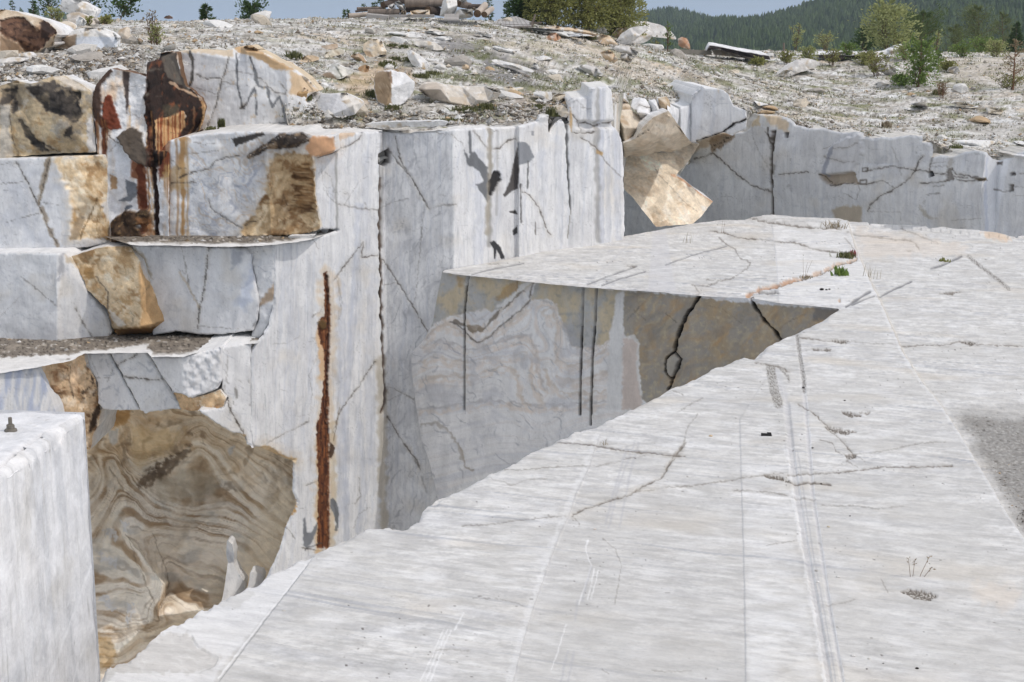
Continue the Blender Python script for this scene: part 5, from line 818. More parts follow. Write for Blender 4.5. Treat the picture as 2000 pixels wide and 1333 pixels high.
    # pits and debris patches
    for q in (Z6(885, 1155, 950, 1160, 1070, 1180, 1000, 1195, 930, 1180), Z6(980, 1065, 1060, 1080, 1090, 1090, 1030, 1100, 1000, 1085), Z6(815, 718, 925, 720, 920, 730, 830, 728), Z6(1080, 1075, 1140, 1072, 1130, 1085), Z9(540, 180, 640, 185, 690, 215, 750, 235, 640, 210, 560, 195), Z6(1540, 400, 1640, 388, 1600, 405), Z9(1310, 825, 1360, 815, 1440, 825, 1520, 850, 1470, 875, 1390, 865), Z6(930, 670, 1020, 672, 1000, 690, 940, 685), Z6(1640, 665, 1740, 668, 1700, 690), Z6(1000, 1310, 1060, 1305, 1060, 1330, 1010, 1330)):
        a = p.mask(q, 1.5, 2, 6); gr = fbm(x / 3, y / 2, 4, 1141); p.mix(a * .35, (120, 110, 98)); p.mix(a * ss(-.25, .2, gr) * .85, (86, 78, 68)); p.mix(a * ss(.2, .35, -gr) * .8, (230, 228, 222)); p.h -= .015 * a
    # scattered dark specks
    sp = fbm(X / .06, Y / .06, 2, 1151); p.mix(ss(.52, .6, sp) * ss(-.1, .3, fbm(X / 1.5, Y / 1.5, 3, 1152)) * .8, (96, 90, 84))
    # lower ground to the right: stone, then dark dusty gravel
    R = inside(x, y, floor_r); d, _ = seg_dist(x, y, stepR); 
    g = R * ss(0, 1, (y - 770) / 60 + .5 * fbm(X / 1.2, Y / 1.2, 4, 1161)) * ss(0, 40, d + 14 * fbm(X / .6, Y / .6, 3, 1162)); gn = fbm(X / .05, Y / .05, 4, 1163); g2 = fbm(X / .5, Y / .5, 4, 1166)
    p.mix(g * .9, (150, 147, 142)); p.mix(g * ss(.0, .35, gn) * .6, (120, 116, 110)); p.mix(g * ss(.1, .4, -gn) * .6, (206, 204, 200)); p.mix(g * ss(.0, .4, g2) * .4, (136, 132, 126)); p.mix(g * ss(.35, .5, fbm(X / .09, Y / .09, 3, 1165)) * .8, (84, 78, 70))
    p.mix(R * (1 - ss(2, 9, d + 5 * fbm(x / 9, y / 9, 3, 1164))) * .55, (206, 200, 190)); p.line([(a + 2, b) for a, b in stepR], 2.2, (170, 164, 154), .5, 2)
    p.line([(a - 3, b) for a, b in stepR[3:]], 5, (236, 236, 236), .35, 2)
    p.mix(R * ss(470, 560, y) * (1 - ss(470, 500, y)) * .3, (220, 210, 198)); p.fill([(1668, 445), (1800, 460), (1900, 480), (1870, 495), (1690, 500)], (224, 212, 198), 8, 8, .5, 20)
    p.fill(ZD(1560, 1110, 1640, 1095, 1740, 1100, 1860, 1170, 1800, 1180, 1640, 1150), (226, 200, 172), 3, 3, .7, 8)
    p.fill(Z9(1700, 780, 1900, 780, 1998, 830, 1900, 930, 1720, 860), (224, 212, 198), 12, 10, .5, 20)
    p.h += .010 * s1 + .004 * fine
def floor_relief(px, py, P):
    X, Y = P[:, 0], P[:, 1]; h = np.zeros(px.shape)
    R = inside(px, py, floor_r); dR, _ = seg_dist(px, py, stepR); h -= R * ss(0, 5, dR) * (.04 + .05 * ss(700, 1000, py))
    L = inside(px, py, [(300, 1345), (428, 1333), (600, 1106), (622, 1078), (500, 1130), (190, 1300)]); h -= L * .015
    J = inside(px, py, [(1000, 1345), (1020, 1262), (1045, 1180), (1075, 1095), (1110, 1010), (1150, 915), (1172, 850), (900, 800), (100, 1345)]); h += J * .010
    S = inside(px, py, [(1457, 1345), (1453, 1100), (1447, 900), (1445, 820), (1508, 720), (1530, 760), (1545, 880), (1566, 1000), (1590, 1150), (1622, 1345)]); h += S * .006
    d, _ = seg_dist(px, py, [(1536, 790), (1545, 880), (1556, 960), (1575, 1080), (1598, 1200), (1622, 1345)]); h -= .018 * (1 - ss(3, 8, d))
    d, _ = seg_dist(px, py, [(1556, 655), (1566, 720), (1572, 780), (1578, 850), (1586, 960), (1604, 1080), (1622, 1200), (1648, 1345)]); h -= .012 * (1 - ss(1.5, 5, d))
    d, _ = seg_dist(px, py, edge_near); w = 7 + 14 * fbm(px / 30, py / 30, 4, 1181); h -= .035 * (1 - ss(0, np.maximum(w, 1), d)) * ss(-.2, .3, fbm(px / 60, py / 60, 3, 1182) + .15)
    hh = inside(px, py, ZF(150, 1345, 180, 1230, 350, 1110, 560, 1010, 840, 1035, 870, 1100, 930, 1150, 1060, 1220, 1030, 1290, 900, 1345)); h -= hh * .012
    fl = inside(px, py, [(1460, 428), (1500, 424), (1650, 432), (1700, 437), (1690, 452), (1620, 447), (1520, 438)]); dF, _ = seg_dist(px, py, [(1460, 428), (1520, 438), (1620, 447), (1690, 452)]); h += fl * .07 * ss(0, 6, dF)
    rg = ss(.1, .5, fbm(X / 1.3, Y / 1.3, 3, 1183)); h += .006 * fbm(X / .18, Y / .18, 4, 1184) * (.3 + rg)
    g = inside(px, py, floor_r) & (py > 770); h += g * .02 * fbm(X / .12, Y / .12, 4, 1185)
    return h
tag(stone('marble_floor', floor_poly, plane_z(0.0), paint_floor, M_FLOOR, 1.75, back=(0, 0, -1), thick=9, amp=0, relief_fn=floor_relief, nrm=(0, 0, 1), seed=50, layers=5, sideh=.05,
          skip=lambda x, y: (seg_dist(x, y, edge_top)[0] < 5) | (y > 1335) | (x > 2060)), kind='structure')

# sawn face of the notch
FOLD = [(0, ZG(0, 1333, 300, 1300, 600, 1250, 900, 1290, 1250, 1300, 1600, 1260)), (2, ZG(0, 1080, 250, 1040, 430, 1050, 600, 990, 750, 960, 820, 1000, 860, 1120, 880, 1250, 960, 1310)), (4, ZG(0, 940, 130, 860, 250, 900, 420, 930, 600, 890, 800, 860, 930, 830, 970, 900, 960, 1050, 1010, 1200, 1080, 1290)),
    (6, ZG(20, 790, 100, 750, 240, 740, 400, 810, 560, 800, 700, 740, 850, 690, 950, 700, 1000, 820, 1020, 1000, 1080, 1150)), (8, ZG(60, 720, 120, 640, 240, 590, 330, 640, 420, 700, 500, 750, 600, 710, 700, 620, 800, 560, 900, 470, 960, 380)), (9.5, ZG(130, 590, 260, 520, 380, 520, 420, 600, 480, 650, 560, 610, 680, 490, 760, 420, 860, 320, 960, 230)),
    (7, ZG(960, 390, 1100, 375, 1190, 410, 1240, 520, 1290, 640, 1330, 740, 1400, 800, 1500, 800, 1600, 740, 1660, 600)), (5.5, ZG(1060, 480, 1150, 470, 1200, 600, 1180, 760, 1190, 900, 1280, 960, 1420, 920, 1560, 860, 1640, 800)), (4, ZG(1190, 1040, 1230, 1070, 1300, 1090, 1500, 1050, 1640, 1000)), (2.5, ZG(1090, 1000, 1150, 1130, 1250, 1190, 1400, 1200, 1620, 1180))]
fold = stream(FOLD)
def paint_notch(p, P):
    x, y = p.x, p.y; p.c[:] = srgb((234, 233, 232)); v = fold(x, y) + .18 * fbm(x / 30, y / 30, 4, 1201)
    f1 = fbm(v * 1.1, x / 500, 3, 1202); f2 = fbm(v * 3.6, x / 400 + 5, 4, 1203); f3 = fbm(v * 2.1 + 7, x / 500, 3, 1204); m = ss(760, 640, y + 30 * fbm(x / 60, y / 60, 3, 1205)) * .6 + .4
    p.mix(ss(.05, .4, f1) * .45, (198, 200, 206)); p.mix(ss(.08, .35, f2) * .45 * m, (196, 188, 182)); p.mix(ss(.1, .4, -f2) * .5, (228, 227, 225)); p.mix(ss(.1, .4, f3) * .55 * m, (218, 202, 188));
    for lv_, ln_ in FOLD: p.line(ln_, 4.5, (196, 180, 162) if int(lv_ * 2) % 3 else (168, 164, 164), .5, 5, 16, fe=2.5, vary=.9, seed=int(lv_ * 7), brk=True); p.line([(a_ + 2, b_ + 9) for a_, b_ in ln_], 7, (222, 206, 190), .5, 6, 18, fe=4, vary=.9, seed=int(lv_ * 5), brk=True)
    p.mix(ss(.25, .4, fbm(v * 5, x / 300, 3, 1206)) * .4 * m, (172, 170, 172))
    p.noise((196, 197, 202), 60, 40, .0, .4, .5, .3, 1207, 5, warp=40); p.noise((160, 162, 168), 40, 8, .25, .42, .5, .7, 1208, 5, warp=40)
    GR, TN = (182, 182, 180), (206, 188, 154)
    top1 = ZG(90, 620, 180, 100, 420, 160, 700, 190, 990, 235, 930, 270, 840, 330, 760, 400, 690, 460, 620, 480, 570, 460, 500, 475, 380, 500, 270, 520, 180, 560, 120, 590)
    top2 = ZG(1000, 228, 1410, 270, 1760, 300, 1730, 330, 1700, 480, 1660, 600, 1630, 740, 1560, 780, 1450, 780, 1400, 800, 1310, 790, 1290, 700, 1260, 600, 1210, 510, 1190, 420, 1110, 375, 960, 385, 990, 300)
    right = ZG(1765, 300, 2200, 340, 2700, 400, 3200, 440, 3640, 470, 3640, 560, 3000, 900, 2000, 1330, 1930, 1240, 1905, 1000, 1895, 760, 1860, 705, 1780, 700, 1760, 600)
    for k, q in enumerate((top1, top2, right)):
        a = p.mask(q, 2, 3, 10); p.mix(a, GR if k < 2 else (162, 155, 144)); tm = ss(-.1, .3, fbm(x / 55, y / 80, 4, 1211 + k) + (.12 if k == 1 else 0)); p.mix(a * tm * (.75 if k < 2 else .7), TN if k < 2 else (178, 156, 124)); p.noise((150, 150, 150), 12, 12, .05, .4, .5, 0, 1215 + k, 5, mask=a); p.noise((196, 182, 152), 9, 9, .12, .4, .6, 0, 1218 + k, 5, mask=a)
    a = p.mask(right, 2, 3, 10); p.noise((192, 154, 108), 70, 22, .0, .45, .55, -.7, 1231, 5, mask=a, warp=25); p.noise((142, 136, 126), 80, 26, .0, .45, .6, -.75, 1233, 5, mask=a, warp=25); p.noise((186, 172, 146), 50, 10, .15, .4, .6, -.7, 1235, 5, mask=a, warp=25)
    p.fill(ZH(940, 890, 1150, 895, 1150, 940, 1050, 1000, 930, 1010), (118, 116, 116), 4, 4, .7, 10); p.fill([(1222, 620), (1248, 650), (1245, 760), (1225, 740)], (124, 122, 122), 6, 5, .0, 9)
    ww = ZG(1700, 330, 1768, 310, 1766, 500, 1756, 800, 1752, 1333, 1625, 1333, 1635, 900, 1650, 700, 1680, 560)
    p.fill(ww, (222, 221, 219), 2, 2, .95, 9); p.noise((200, 200, 202), 6, 70, .05, .4, .5, 0, 1241, mask=p.mask(ww, 2, 2))
    pk = ZG(1765, 720, 1860, 705, 1890, 760, 1885, 1000, 1930, 1240, 1920, 1333, 1756, 1333); p.fill(pk, (208, 194, 184), 3, 3, .9, 9); p.line(ZG(1780, 705, 1860, 700, 1895, 780, 1890, 1000, 1920, 1200), 5, (220, 218, 214), .8, 2)
    p.line(ZG(960, 232, 900, 270, 830, 340, 760, 400, 690, 440), 9, (224, 223, 221), .95, 2, fe=2); p.line(ZG(900, 300, 840, 350, 770, 420, 700, 470, 660, 520, 600, 590, 540, 640, 480, 655, 420, 620, 380, 600, 300, 570), 5, (134, 126, 116), .9, 2.5, vary=.8); p.line(ZG(480, 650, 430, 610, 540, 640), 8, (150, 136, 118), .7, 3)
    p.line(ZG(990, 230, 960, 320, 950, 390, 880, 460, 790, 540, 700, 610, 620, 690, 540, 740, 490, 748, 440, 720, 390, 660, 320, 590, 260, 570), 2.4, (120, 114, 108), .9, 2); p.line(ZG(830, 310, 840, 280, 850, 215), 1.6, (130, 100, 60), .7, 2)
    p.fill(ZG(660, 390, 740, 260, 850, 210, 840, 300, 760, 370), (176, 140, 88), 4, 4, .6, 9); p.fill(ZG(320, 170, 370, 180, 375, 270, 340, 280), (174, 140, 92), 5, 4, .6, 9)
    p.fill(ZG(1210, 540, 1330, 620, 1400, 800, 1310, 790, 1270, 700), (170, 170, 174), 5, 6, .6, 9); p.line(ZG(210, 760, 250, 770, 280, 800, 290, 830, 360, 850), 2, (170, 168, 176), .7, 1.5)
    p.line(ZG(0, 1333, 40, 1290, 120, 1330), 2, (150, 146, 142), .0, 1); p.line(Z8(700, 0, 720, 60, 740, 140, 780, 150), 3, (168, 156, 142), .7, 2, h=-.02); p.line(Z5(490, 1140, 580, 1135, 650, 1180, 700, 1260, 715, 1333), 5, (170, 162, 152), .6, 4, fe=2)
    # saw cuts and open fractures
    for q, w_ in (([(915, 539), (912, 560), (907, 610), (906, 800)], 3.4), ([(1139, 561), (1137, 640), (1134, 720), (1132, 811)], 3.6), ([(1165, 563), (1162, 640), (1157, 690), (1153, 830)], 3.6)):
        p.line(q, w_, (58, 55, 52), .97, .4, vary=.1, h=-.12); p.line([(a, b - 4) for a, b in q[:2]], 5, (206, 204, 200), .9, .5)
        p.line([(a + 3.4, b) for a, b in q], 1.6, (222, 220, 216), .5, .5)
    for q, w_ in ((Z6(182, 425, 150, 490, 120, 525, 90, 590, 62, 660, 50, 730), 5.5), (Z6(50, 735, 85, 775, 62, 840, 36, 890), 3.6), (Z6(48, 735, 8, 770, 0, 800, 2, 850, 36, 890), 3.6), (Z6(36, 890, 30, 920, 15, 950), 5), (Z6(470, 436, 500, 490, 550, 560, 600, 610, 642, 668), 5)):
        p.line(q, w_, (26, 22, 18), 1, 1.2, 9, vary=.5, h=-.2)
    p.fill(Z6(10, 775, 48, 742, 82, 778, 60, 835, 34, 880, 6, 845), (176, 172, 164), 1.5, 1, .7, 7, h=.05); cr(p, (ZG(1800, 560, 1850, 500, 1955, 400), 1.5, .5), (ZG(1860, 470, 1955, 560), 1.3, .4), (Z6(0, 520, 60, 570), 1.8, .6), (ZH(20, 880, 130, 900, 300, 1030), 1.3, .3), (ZH(640, 1080, 700, 1020, 860, 950), 1.5, .4))
    p.line(edge_top, 4, (226, 224, 220), .5, 2)
D_N = Depth([(864, 531, Dz(864, 531, 0)), (1641, 602, Dz(1641, 602, 0))])
nA, nB = onz(864, 531), onz(1641, 602)
def D_notch(px, py):
    x, y, z = ray(px, py); d = nB - nA; n = np.array([-d[1], d[0]]); return (n @ nA[:2]) / (n[0] * x + n[1] * y) * y
notch_poly = edge_top_r[::-1] + [(1700, 640), (1700, 1000), (880, 1100), (850, 950), (838, 900), (824, 860), (812, 790), (804, 725), (803, 692), (826, 668), (838, 648), (846, 628), (852, 590), (858, 560)]
# front face follows the wavy top edge exactly
tag(stone('marble_floor_face', notch_poly, D_notch, paint_notch, M_WALL, 1.8, thick=1.5, amp=0, nrm=(-.5, -.86, 0), seed=52, skip=lambda x, y: (seg_dist(x, y, edge_top)[0] < 4) | (x > 1600) | (y > 1000), relief=.008, rel_sc=.1), kind='structure')

# foreground block at the left with its bolt
Cc = onz(165, 806, 1.66)
bx1, by1 = float(Cc[0]), float(Cc[1])
def fore_block():
    nx, ny, nz = 90, 90, 120; L, Wd, H = 3.2, 5.5, 7.0
    def sheet(o, a, b, na, nb):
        s, t = np.meshgrid(np.linspace(0, 1, na), np.linspace(0, 1, nb), indexing='ij'); return o + s[..., None] * a + t[..., None] * b, (np.arange(na * nb).reshape(na, nb))
    C0 = np.array([bx1, by1, 1.66]); ea = np.array([-L, .42, 0.]); eb = np.array([-.28, -Wd, 0.]); ec = np.array([0.03, 0, -H])
    vs, qs, fs, off = [], [], [], 0
    for o, a, b, na, nb, kind in ((C0, ea, eb, 150, 260, 0), (C0, eb, ec, 260, 330, 1), (C0 + ec, ea, -ec, 60, 60, 2)):
        P, v = sheet(o, a, b, na, nb); v = v + off
        vs.append(P.reshape(-1, 3)); qs.append(np.stack([v[:-1, :-1], v[1:, :-1], v[1:, 1:], v[:-1, 1:]], -1).reshape(-1, 4)); fs.append(np.full(na * nb, kind)); off += na * nb
    P = np.vstack(vs); k = np.concatenate(fs); ua = (P - C0) @ (ea / (L * L)); ub = (P - C0) @ (eb / (eb @ eb)); ucz = (C0[2] - P[:, 2])
    # worn, rounded, chipped edges
    r = .07 * (1 + .9 * fbm(P[:, 1] * 1.6 + P[:, 0], P[:, 2] * 1.6, 4, 1301)); dt = ucz; de = ua * L; dback = ub * Wd
    def rnd(d1, d2):
        a = np.clip(r - d1, 0, None); b = np.clip(r - d2, 0, None); return r - np.sqrt(np.maximum(r * r - a * a, 0)), r - np.sqrt(np.maximum(r * r - b * b, 0))
    z_in = np.where(k == 0, rnd(de, 9)[0] + rnd(np.maximum(dback, 0), 9)[0] * .8, 0); x_in = np.where(k == 1, rnd(dt, 9)[0] + rnd(np.maximum(dback, 0), 9)[0] * .7, 0)
    P[:, 2] -= z_in; P[:, 0] -= x_in; 
    n = fbm(P[:, 0] * 3, P[:, 1] * 3 + P[:, 2] * 3, 5, 1302)
    P[:, 2] += np.where(k == 0, .022 * n + .008 * fbm(P[:, 0] * 14, P[:, 1] * 14, 4, 1303), 0); gv = fbm(P[:, 1] * 7, P[:, 2] * .25, 3, 1308); P[:, 0] += np.where(k == 1, .014 * n + .008 * fbm(P[:, 1] * 9, P[:, 2] * 2.5, 4, 1304) - .012 * ss(.25, .45, gv), 0); chp = ss(.12, .4, fbm(P[:, 1] * 5, P[:, 2] * 5 + P[:, 0] * 5, 4, 1309)) * np.exp(-np.where(k == 0, de, dt) / .12); P[:, 2] -= np.where(k == 0, .05 * chp, 0); P[:, 0] -= np.where(k == 1, .05 * chp, 0)
    c = np.tile(srgb((232, 232, 233)), (len(P), 1)); s = fbm(P[:, 1] * 5 + P[:, 2] * .35, P[:, 2] * .5, 5, 1305)
    def mixc(a, col): c[:] = c + (srgb(col) - c) * np.asarray(a)[:, None]
    f = k == 1; mixc(f * ss(0, .4, s) * .5, (198, 200, 204)); mixc(f * ss(.1, .45, -s) * .5, (246, 246, 246)); mixc(f * ss(.2, .45, fbm(P[:, 1] * 30, P[:, 2] * .8, 3, 1316)) * .3, (190, 190, 190)); mixc(f * ss(.25, .45, gv) * .3, (200, 200, 200)); mixc(f * ss(.1, .5, fbm(P[:, 1] * 1.5, P[:, 2] * 1.2, 5, 1317)) * .4, (200, 196, 188)); mixc(f * ss(.2, .5, fbm(P[:, 1] * 22, P[:, 2] * 1.5, 3, 1306)) * .5, (188, 186, 182)); mixc(f * .25 * ss(-.2, .3, fbm(P[:, 1], P[:, 2], 4, 1307)), (212, 208, 202))
    for kk, (zz, sl, am) in enumerate(((-.2, .45, .5), (-.75, .5, .4), (-1.35, .42, .45), (-1.9, .55, .35))):
        d = np.abs(P[:, 2] - zz - sl * (P[:, 1] - by1 + 1) - .06 * fbm(P[:, 1] * 3, P[:, 1] * 0 + kk, 4, 1310 + kk)); mixc(f * (1 - ss(.008, .035, d)) * am, (248, 248, 248))
    t = k == 0; mixc(t * ss(0, .4, fbm(P[:, 0] * 4, P[:, 1] * 9, 5, 1320)) * .35, (206, 207, 210)); mixc(t * ss(.4, .55, fbm(P[:, 0] * 9, P[:, 1] * 9, 3, 1321)) * .6, (150, 146, 140)); mixc(ss(.5, .62, fbm(P[:, 1] * 8, P[:, 2] * 8, 3, 1322)) * f * .5, (160, 158, 154))
    o = new_mesh('foreground_block', P, np.vstack(qs), None, c, M_ROUGH); return tag(o, 'large white sawn marble block with rounded edges cut off by the frame', 'marble block')
fore_block()
def lathe(name, prof, n, mat, parent=None, loc=(0, 0, 0), hexa=False, rx=0):
    v, q = [], []
    for r, z in prof:
        for k in range(n):
            a = 2 * math.pi * k / n; v.append((r * math.cos(a), r * math.sin(a), z))
    for i in range(len(prof) - 1):
        for k in range(n): q.append((i * n + k, i * n + (k + 1) % n, (i + 1) * n + (k + 1) % n, (i + 1) * n + k))
    v.append((0, 0, prof[-1][1])); t = [((len(prof) - 1) * n + k, (len(prof) - 1) * n + (k + 1) % n, len(v) - 1) for k in range(n)]
    o = new_mesh(name, np.array(v) , q, t, None, mat, parent, smooth=False); o.location = loc; o.rotation_euler.x = rx; return o
M_IRON = rock_mat('weathered_iron', .6, .5, 40, var=.35, vscale=30, fine=200, const=(120, 114, 104), spec=.5)
bp = onz(21, 841, 1.67)
bolt = empty('anchor_bolt', tuple(bp), 'grey steel bolt with nut and washer on the foreground block', 'bolt')
lathe('washer', [(.052, -.03), (.055, 0), (.050, .012), (.035, .018)], 24, M_IRON, bolt); lathe('nut', [(.034, .015), (.036, .02), (.036, .048), (.030, .054)], 6, M_IRON, bolt)
lathe('stud', [(.017, .05), (.0175, .06), (.016, .066), (.0175, .072), (.016, .078), (.0175, .085), (.016, .092), (.0175, .099), (.016, .105), (.0165, .112), (.012, .116)], 16, M_IRON, bolt)
# ------------------------------------------------------------------ ground on top of the quarry
gc = [(-300, 150, 31.6), (-300, 60, 48), (-300, 25, 62), (0, 158, 31.9), (180, 166, 31.9), (60, 120, 34.5), (260, 118, 34), (345, 104, DA2 + .4), (450, 99, DA2 + .6), (560, 128, DA2 + .6), (620, 178, 34.2), (600, 237, 34.0), (480, 240, 34.1), (700, 238, 35.0), (850, 240, 35.3), (1000, 238, 35.8), (1060, 230, 36.3),
      (640, 205, 36.2), (760, 205, 36.6), (900, 205, 37.2), (700, 150, 40.5), (880, 140, 43.5), (1000, 150, 44), (1090, 190, 40.5), (1110, 215, 37.3), (1190, 175, 42.5), (1225, 195, 48), (1310, 190, 50), (1360, 185, 57), (1440, 210, 56.5), (1507, 228, 53.4), (1545, 246, 52.3), (1643, 260, 50.7), (1712, 270, 49.5), (1797, 266, 48.2), (1819, 280, 47.7), (1840, 304, 47.4), (1880, 297, 46.7), (1935, 310, 46.2), (2000, 294, 44.7), (2200, 320, 42.5),
      (1600, 185, 66), (1800, 185, 64), (2000, 190, 62), (1400, 140, 68), (300, 45, 57), (150, 45, 56), (0, 45, 54), (500, 41, 60), (700, 37, 61), (900, 42, 61), (1000, 50, 62), (1150, 61, 66), (1240, 86, 70), (1330, 100, 80), (1420, 105, 90), (1600, 107, 96), (1800, 107, 96), (2000, 107, 96), (2400, 107, 96), (600, 95, 44), (400, 75, 44), (1050, 100, 52), (1200, 130, 53), (1300, 130, 60), (1500, 160, 66)]
gp = np.array([at(*c) for c in gc]); ex = []
for X in np.linspace(-60, 90, 9):
    yc = 75 if X < 8 else 110; ex.append((X * 1.3, yc + 5, 3.6 if X < 8 else 2.2)); ex.append((X * 1.6, yc + 45, -3.0))
gp = np.vstack([gp, np.array(ex)])
_HT = tps(gp[:, :2], gp[:, 2])
def Hraw(X, Y): return np.minimum(_HT(X, Y), 6.2)
def H(X, Y):
    return Hraw(X, Y) + .10 * fbm(X / 2.6, Y / 2.6, 4, 1401) * ss(30.5, 36, Y)
def groundD(px, py, lo=31.5, hi=110):
    D = np.arange(lo, hi, .05); P = at(np.full(D.shape, float(px)), np.full(D.shape, float(py)), D); d = P[:, 2] - H(P[:, 0], P[:, 1]); k = np.nonzero(d <= 0)[0]
    return float(D[k[0]]) if len(k) else hi
def gz(X, Y): return float(H(np.array([X]), np.array([Y]))[0])
de = np.array([(-500, 31.0), (-60, 31.6), (190, 31.8), (300, 32.2), (345, DA2 + .25), (565, DA2 + .3), (580, 32.6), (615, 32.6), (700, 33.2), (1040, 35.6), (1072, 37.0), (1110, 37.5), (1125, 38.4), (1195, 39.2), (1225, 47.6), (1320, 49.5), (1345, 55.5), (1458, 55.0), (1470, 54.0), (1520, 53.3), (1545, 52.5), (1643, 50.9), (1797, 48.4), (1819, 47.9), (1921, 46.0), (1955, 46.3), (2200, 42.8), (2500, 40)])
def build_ground():
    cols = np.arange(-480, 2480, 3.2); nr = 300
    De = np.interp(cols, de[:, 0], de[:, 1]); t = np.linspace(0, 1, nr) ** 1.25; D = De[:, None] + (150 - De[:, None]) * t[None]
    X = (cols[:, None] - 1000) / F * D / CP * 1.0; 
    # straight columns in plan: x proportional to depth
    Y = D; Z = H(X, Y); lm = (ss(568, 580, cols) * (1 - ss(1085, 1105, cols)))[:, None]; Z = Z + lm * (zT - .10 - Z) * (1 - ss(0, 1.7, D - De[:, None]))
    Z = Z + (.09 * fbm(X / 1.1, Y / .8, 4, 1413) + .06 * cell(X / .9, Y / .7, 1414)[0] + .05 * fbm(X / .7, Y / .7, 4, 1411) + .035 * fbm(X / .22, Y / .22, 3, 1412))
    px, py = proj(np.stack([X, Y, Z], -1)); sh = X.shape
    p = Paint(px.ravel(), py.ravel(), (212, 206, 196)); x, y = p.x, p.y; Xr, Yr = X.ravel(), Y.ravel()
    p.mix(ss(-.1, .35, fbm(Xr / 3, Yr / 3, 5, 1421)) * .6, (214, 210, 203)); p.mix(ss(-.05, .35, fbm(Xr / 1.3, Yr / 1.3, 5, 1422)) * .5, (158, 146, 128))
    p.mix(ss(.1, .4, fbm(Xr / 5, Yr / 3, 5, 1428)) * .55, (196, 172, 140)); p.mix(ss(.12, .3, fbm(Xr / 2.4 + 7, Yr / 1.1, 5, 1429)) * .75, (222, 220, 214)); p.mix(ss(.1, .4, fbm(Xr / .35, Yr / .35, 4, 1423)) * .7, (226, 223, 217)); p.mix(ss(.12, .4, fbm(Xr / .25, Yr / .25, 4, 1424)) * .7, (108, 100, 88)); p.mix(ss(.2, .45, fbm(Xr / .12, Yr / .12, 3, 1425)) * .6, (84, 78, 70))
    gr = (122, 122, 84)
    p.mix(ss(.02, .32, fbm(Xr / 1.6, Yr / .9, 5, 1426)) * .75 * (.35 + .65 * ss(560, 700, x)), gr); p.mix(ss(.1, .45, fbm(Xr / .7 + 4, Yr / .5, 4, 1427)) * .45, (140, 136, 124))
    p.mix(ss(.05, .3, fbm(Xr / 2.6 + 11, Yr / 1.5, 5, 1432)) * .5, (140, 131, 117)); p.mix(ss(.12, .34, fbm(Xr / .8 + 2, Yr / .5, 5, 1433)) * .55, (112, 105, 94)); p.mix(ss(.16, .36, fbm(Xr / 1.1 + 21, Yr / .45, 5, 1434)) * .6, (232, 230, 226))
    # sandy warm slope, dark smear, turf
    p.fill(ZA(560, 470, 750, 350, 950, 300, 1180, 380, 1250, 500, 830, 560, 760, 700, 640, 640, 500, 520), (186, 156, 120), 12, 10, .6, 20); p.fill([(610, 236), (560, 243), (400, 262), (620, 262), (800, 240)], (188, 176, 160), 5, 4, .7, 12)
    for q in (ZA(1130, 90, 1300, 100, 1560, 80, 1850, 140, 2000, 210, 2300, 330, 2500, 420, 2350, 440, 2000, 330, 1700, 260, 1480, 230, 1280, 160), ZB(0, 280, 150, 330, 420, 440, 600, 540, 420, 560, 120, 500, 0, 420)): p.fill(q, (124, 120, 116), 8, 10, .7, 18)
    p.fill(ZB(400, 600, 620, 620, 840, 640, 840, 720, 560, 780, 300, 760), (150, 134, 116), 8, 8, .6, 18)
    for q in (ZA(1630, 190, 1850, 180, 2000, 260, 1900, 280, 1720, 230), ZB(0, 200, 130, 230, 60, 290, 0, 270), ZB(480, 200, 760, 230, 700, 270, 520, 230), ZB(520, 430, 700, 470, 900, 440, 1150, 470, 1080, 520, 800, 520, 600, 480), ZB(300, 500, 500, 520, 700, 540, 540, 560, 380, 540), ZB(700, 520, 1100, 540, 860, 560), ZA(1280, 450, 1420, 400, 1700, 430, 1980, 470, 1980, 520, 1600, 480, 1380, 470), ZA(1500, 380, 1760, 400, 1980, 440, 1700, 460), ZB(0, 460, 200, 500, 120, 520, 0, 500), ZA(1540, 850, 1800, 840, 1990, 880, 1850, 900, 1600, 900), ZB(1200, 480, 1500, 470, 1600, 520, 1350, 520), ZB(760, 290, 1000, 320, 820, 340), Z3(590, 520, 700, 520, 680, 540), Z3(150, 350, 400, 380, 380, 420, 180, 400), Z3(400, 380, 640, 400, 560, 440)):
        p.fill(q, (106, 108, 74), 5, 8, .75, 12, tex=1.2)
    p.fill([(180, 165), (280, 120), (300, 112), (220, 108), (60, 118), (0, 130), (0, 150), (120, 140)], (142, 130, 118), 12, 10, .55, 20)
    p.fill([(940, 90), (1120, 70), (1210, 100), (1310, 150), (1230, 140), (1110, 105)], (200, 184, 160), 12, 10, .5, 20)
    p.fill(Z3(1500, 280, 2000, 300, 2000, 480, 1600, 460), (196, 182, 162), 14, 10, .5, 20); p.fill([(1650, 260), (2000, 240), (2000, 290), (1850, 285)], (204, 200, 192), 10, 8, .5, 18)
    p.mix((y < 118) * (x > 1440) * ss(-.1, .2, fbm(Xr / 3, Yr / 3, 3, 1431)) * .7, (224, 222, 216))
    p.c *= np.array([1.06, 1.075, 1.10])
    n0 = np.arange(len(cols) * nr).reshape(len(cols), nr); q = np.stack([n0[:-1, :-1], n0[1:, :-1], n0[1:, 1:], n0[:-1, 1:]], -1).reshape(-1, 4)
    P = np.stack([X, Y, Z], -1).reshape(-1, 3); sk = P[n0[:, 0]].copy(); sk[:, 2] -= 2.5; sk[:, 1] += .5; pass
    o = len(P); ids = o + np.arange(len(cols)); q = np.vstack([q, np.stack([n0[:-1, 0], ids[:-1], ids[1:], n0[1:, 0]], -1)])
    return tag(new_mesh('ground', np.vstack([P, sk]), q, None, np.vstack([p.c, p.c[n0[:, 0]]]), M_GROUND), kind='structure')
build_ground()
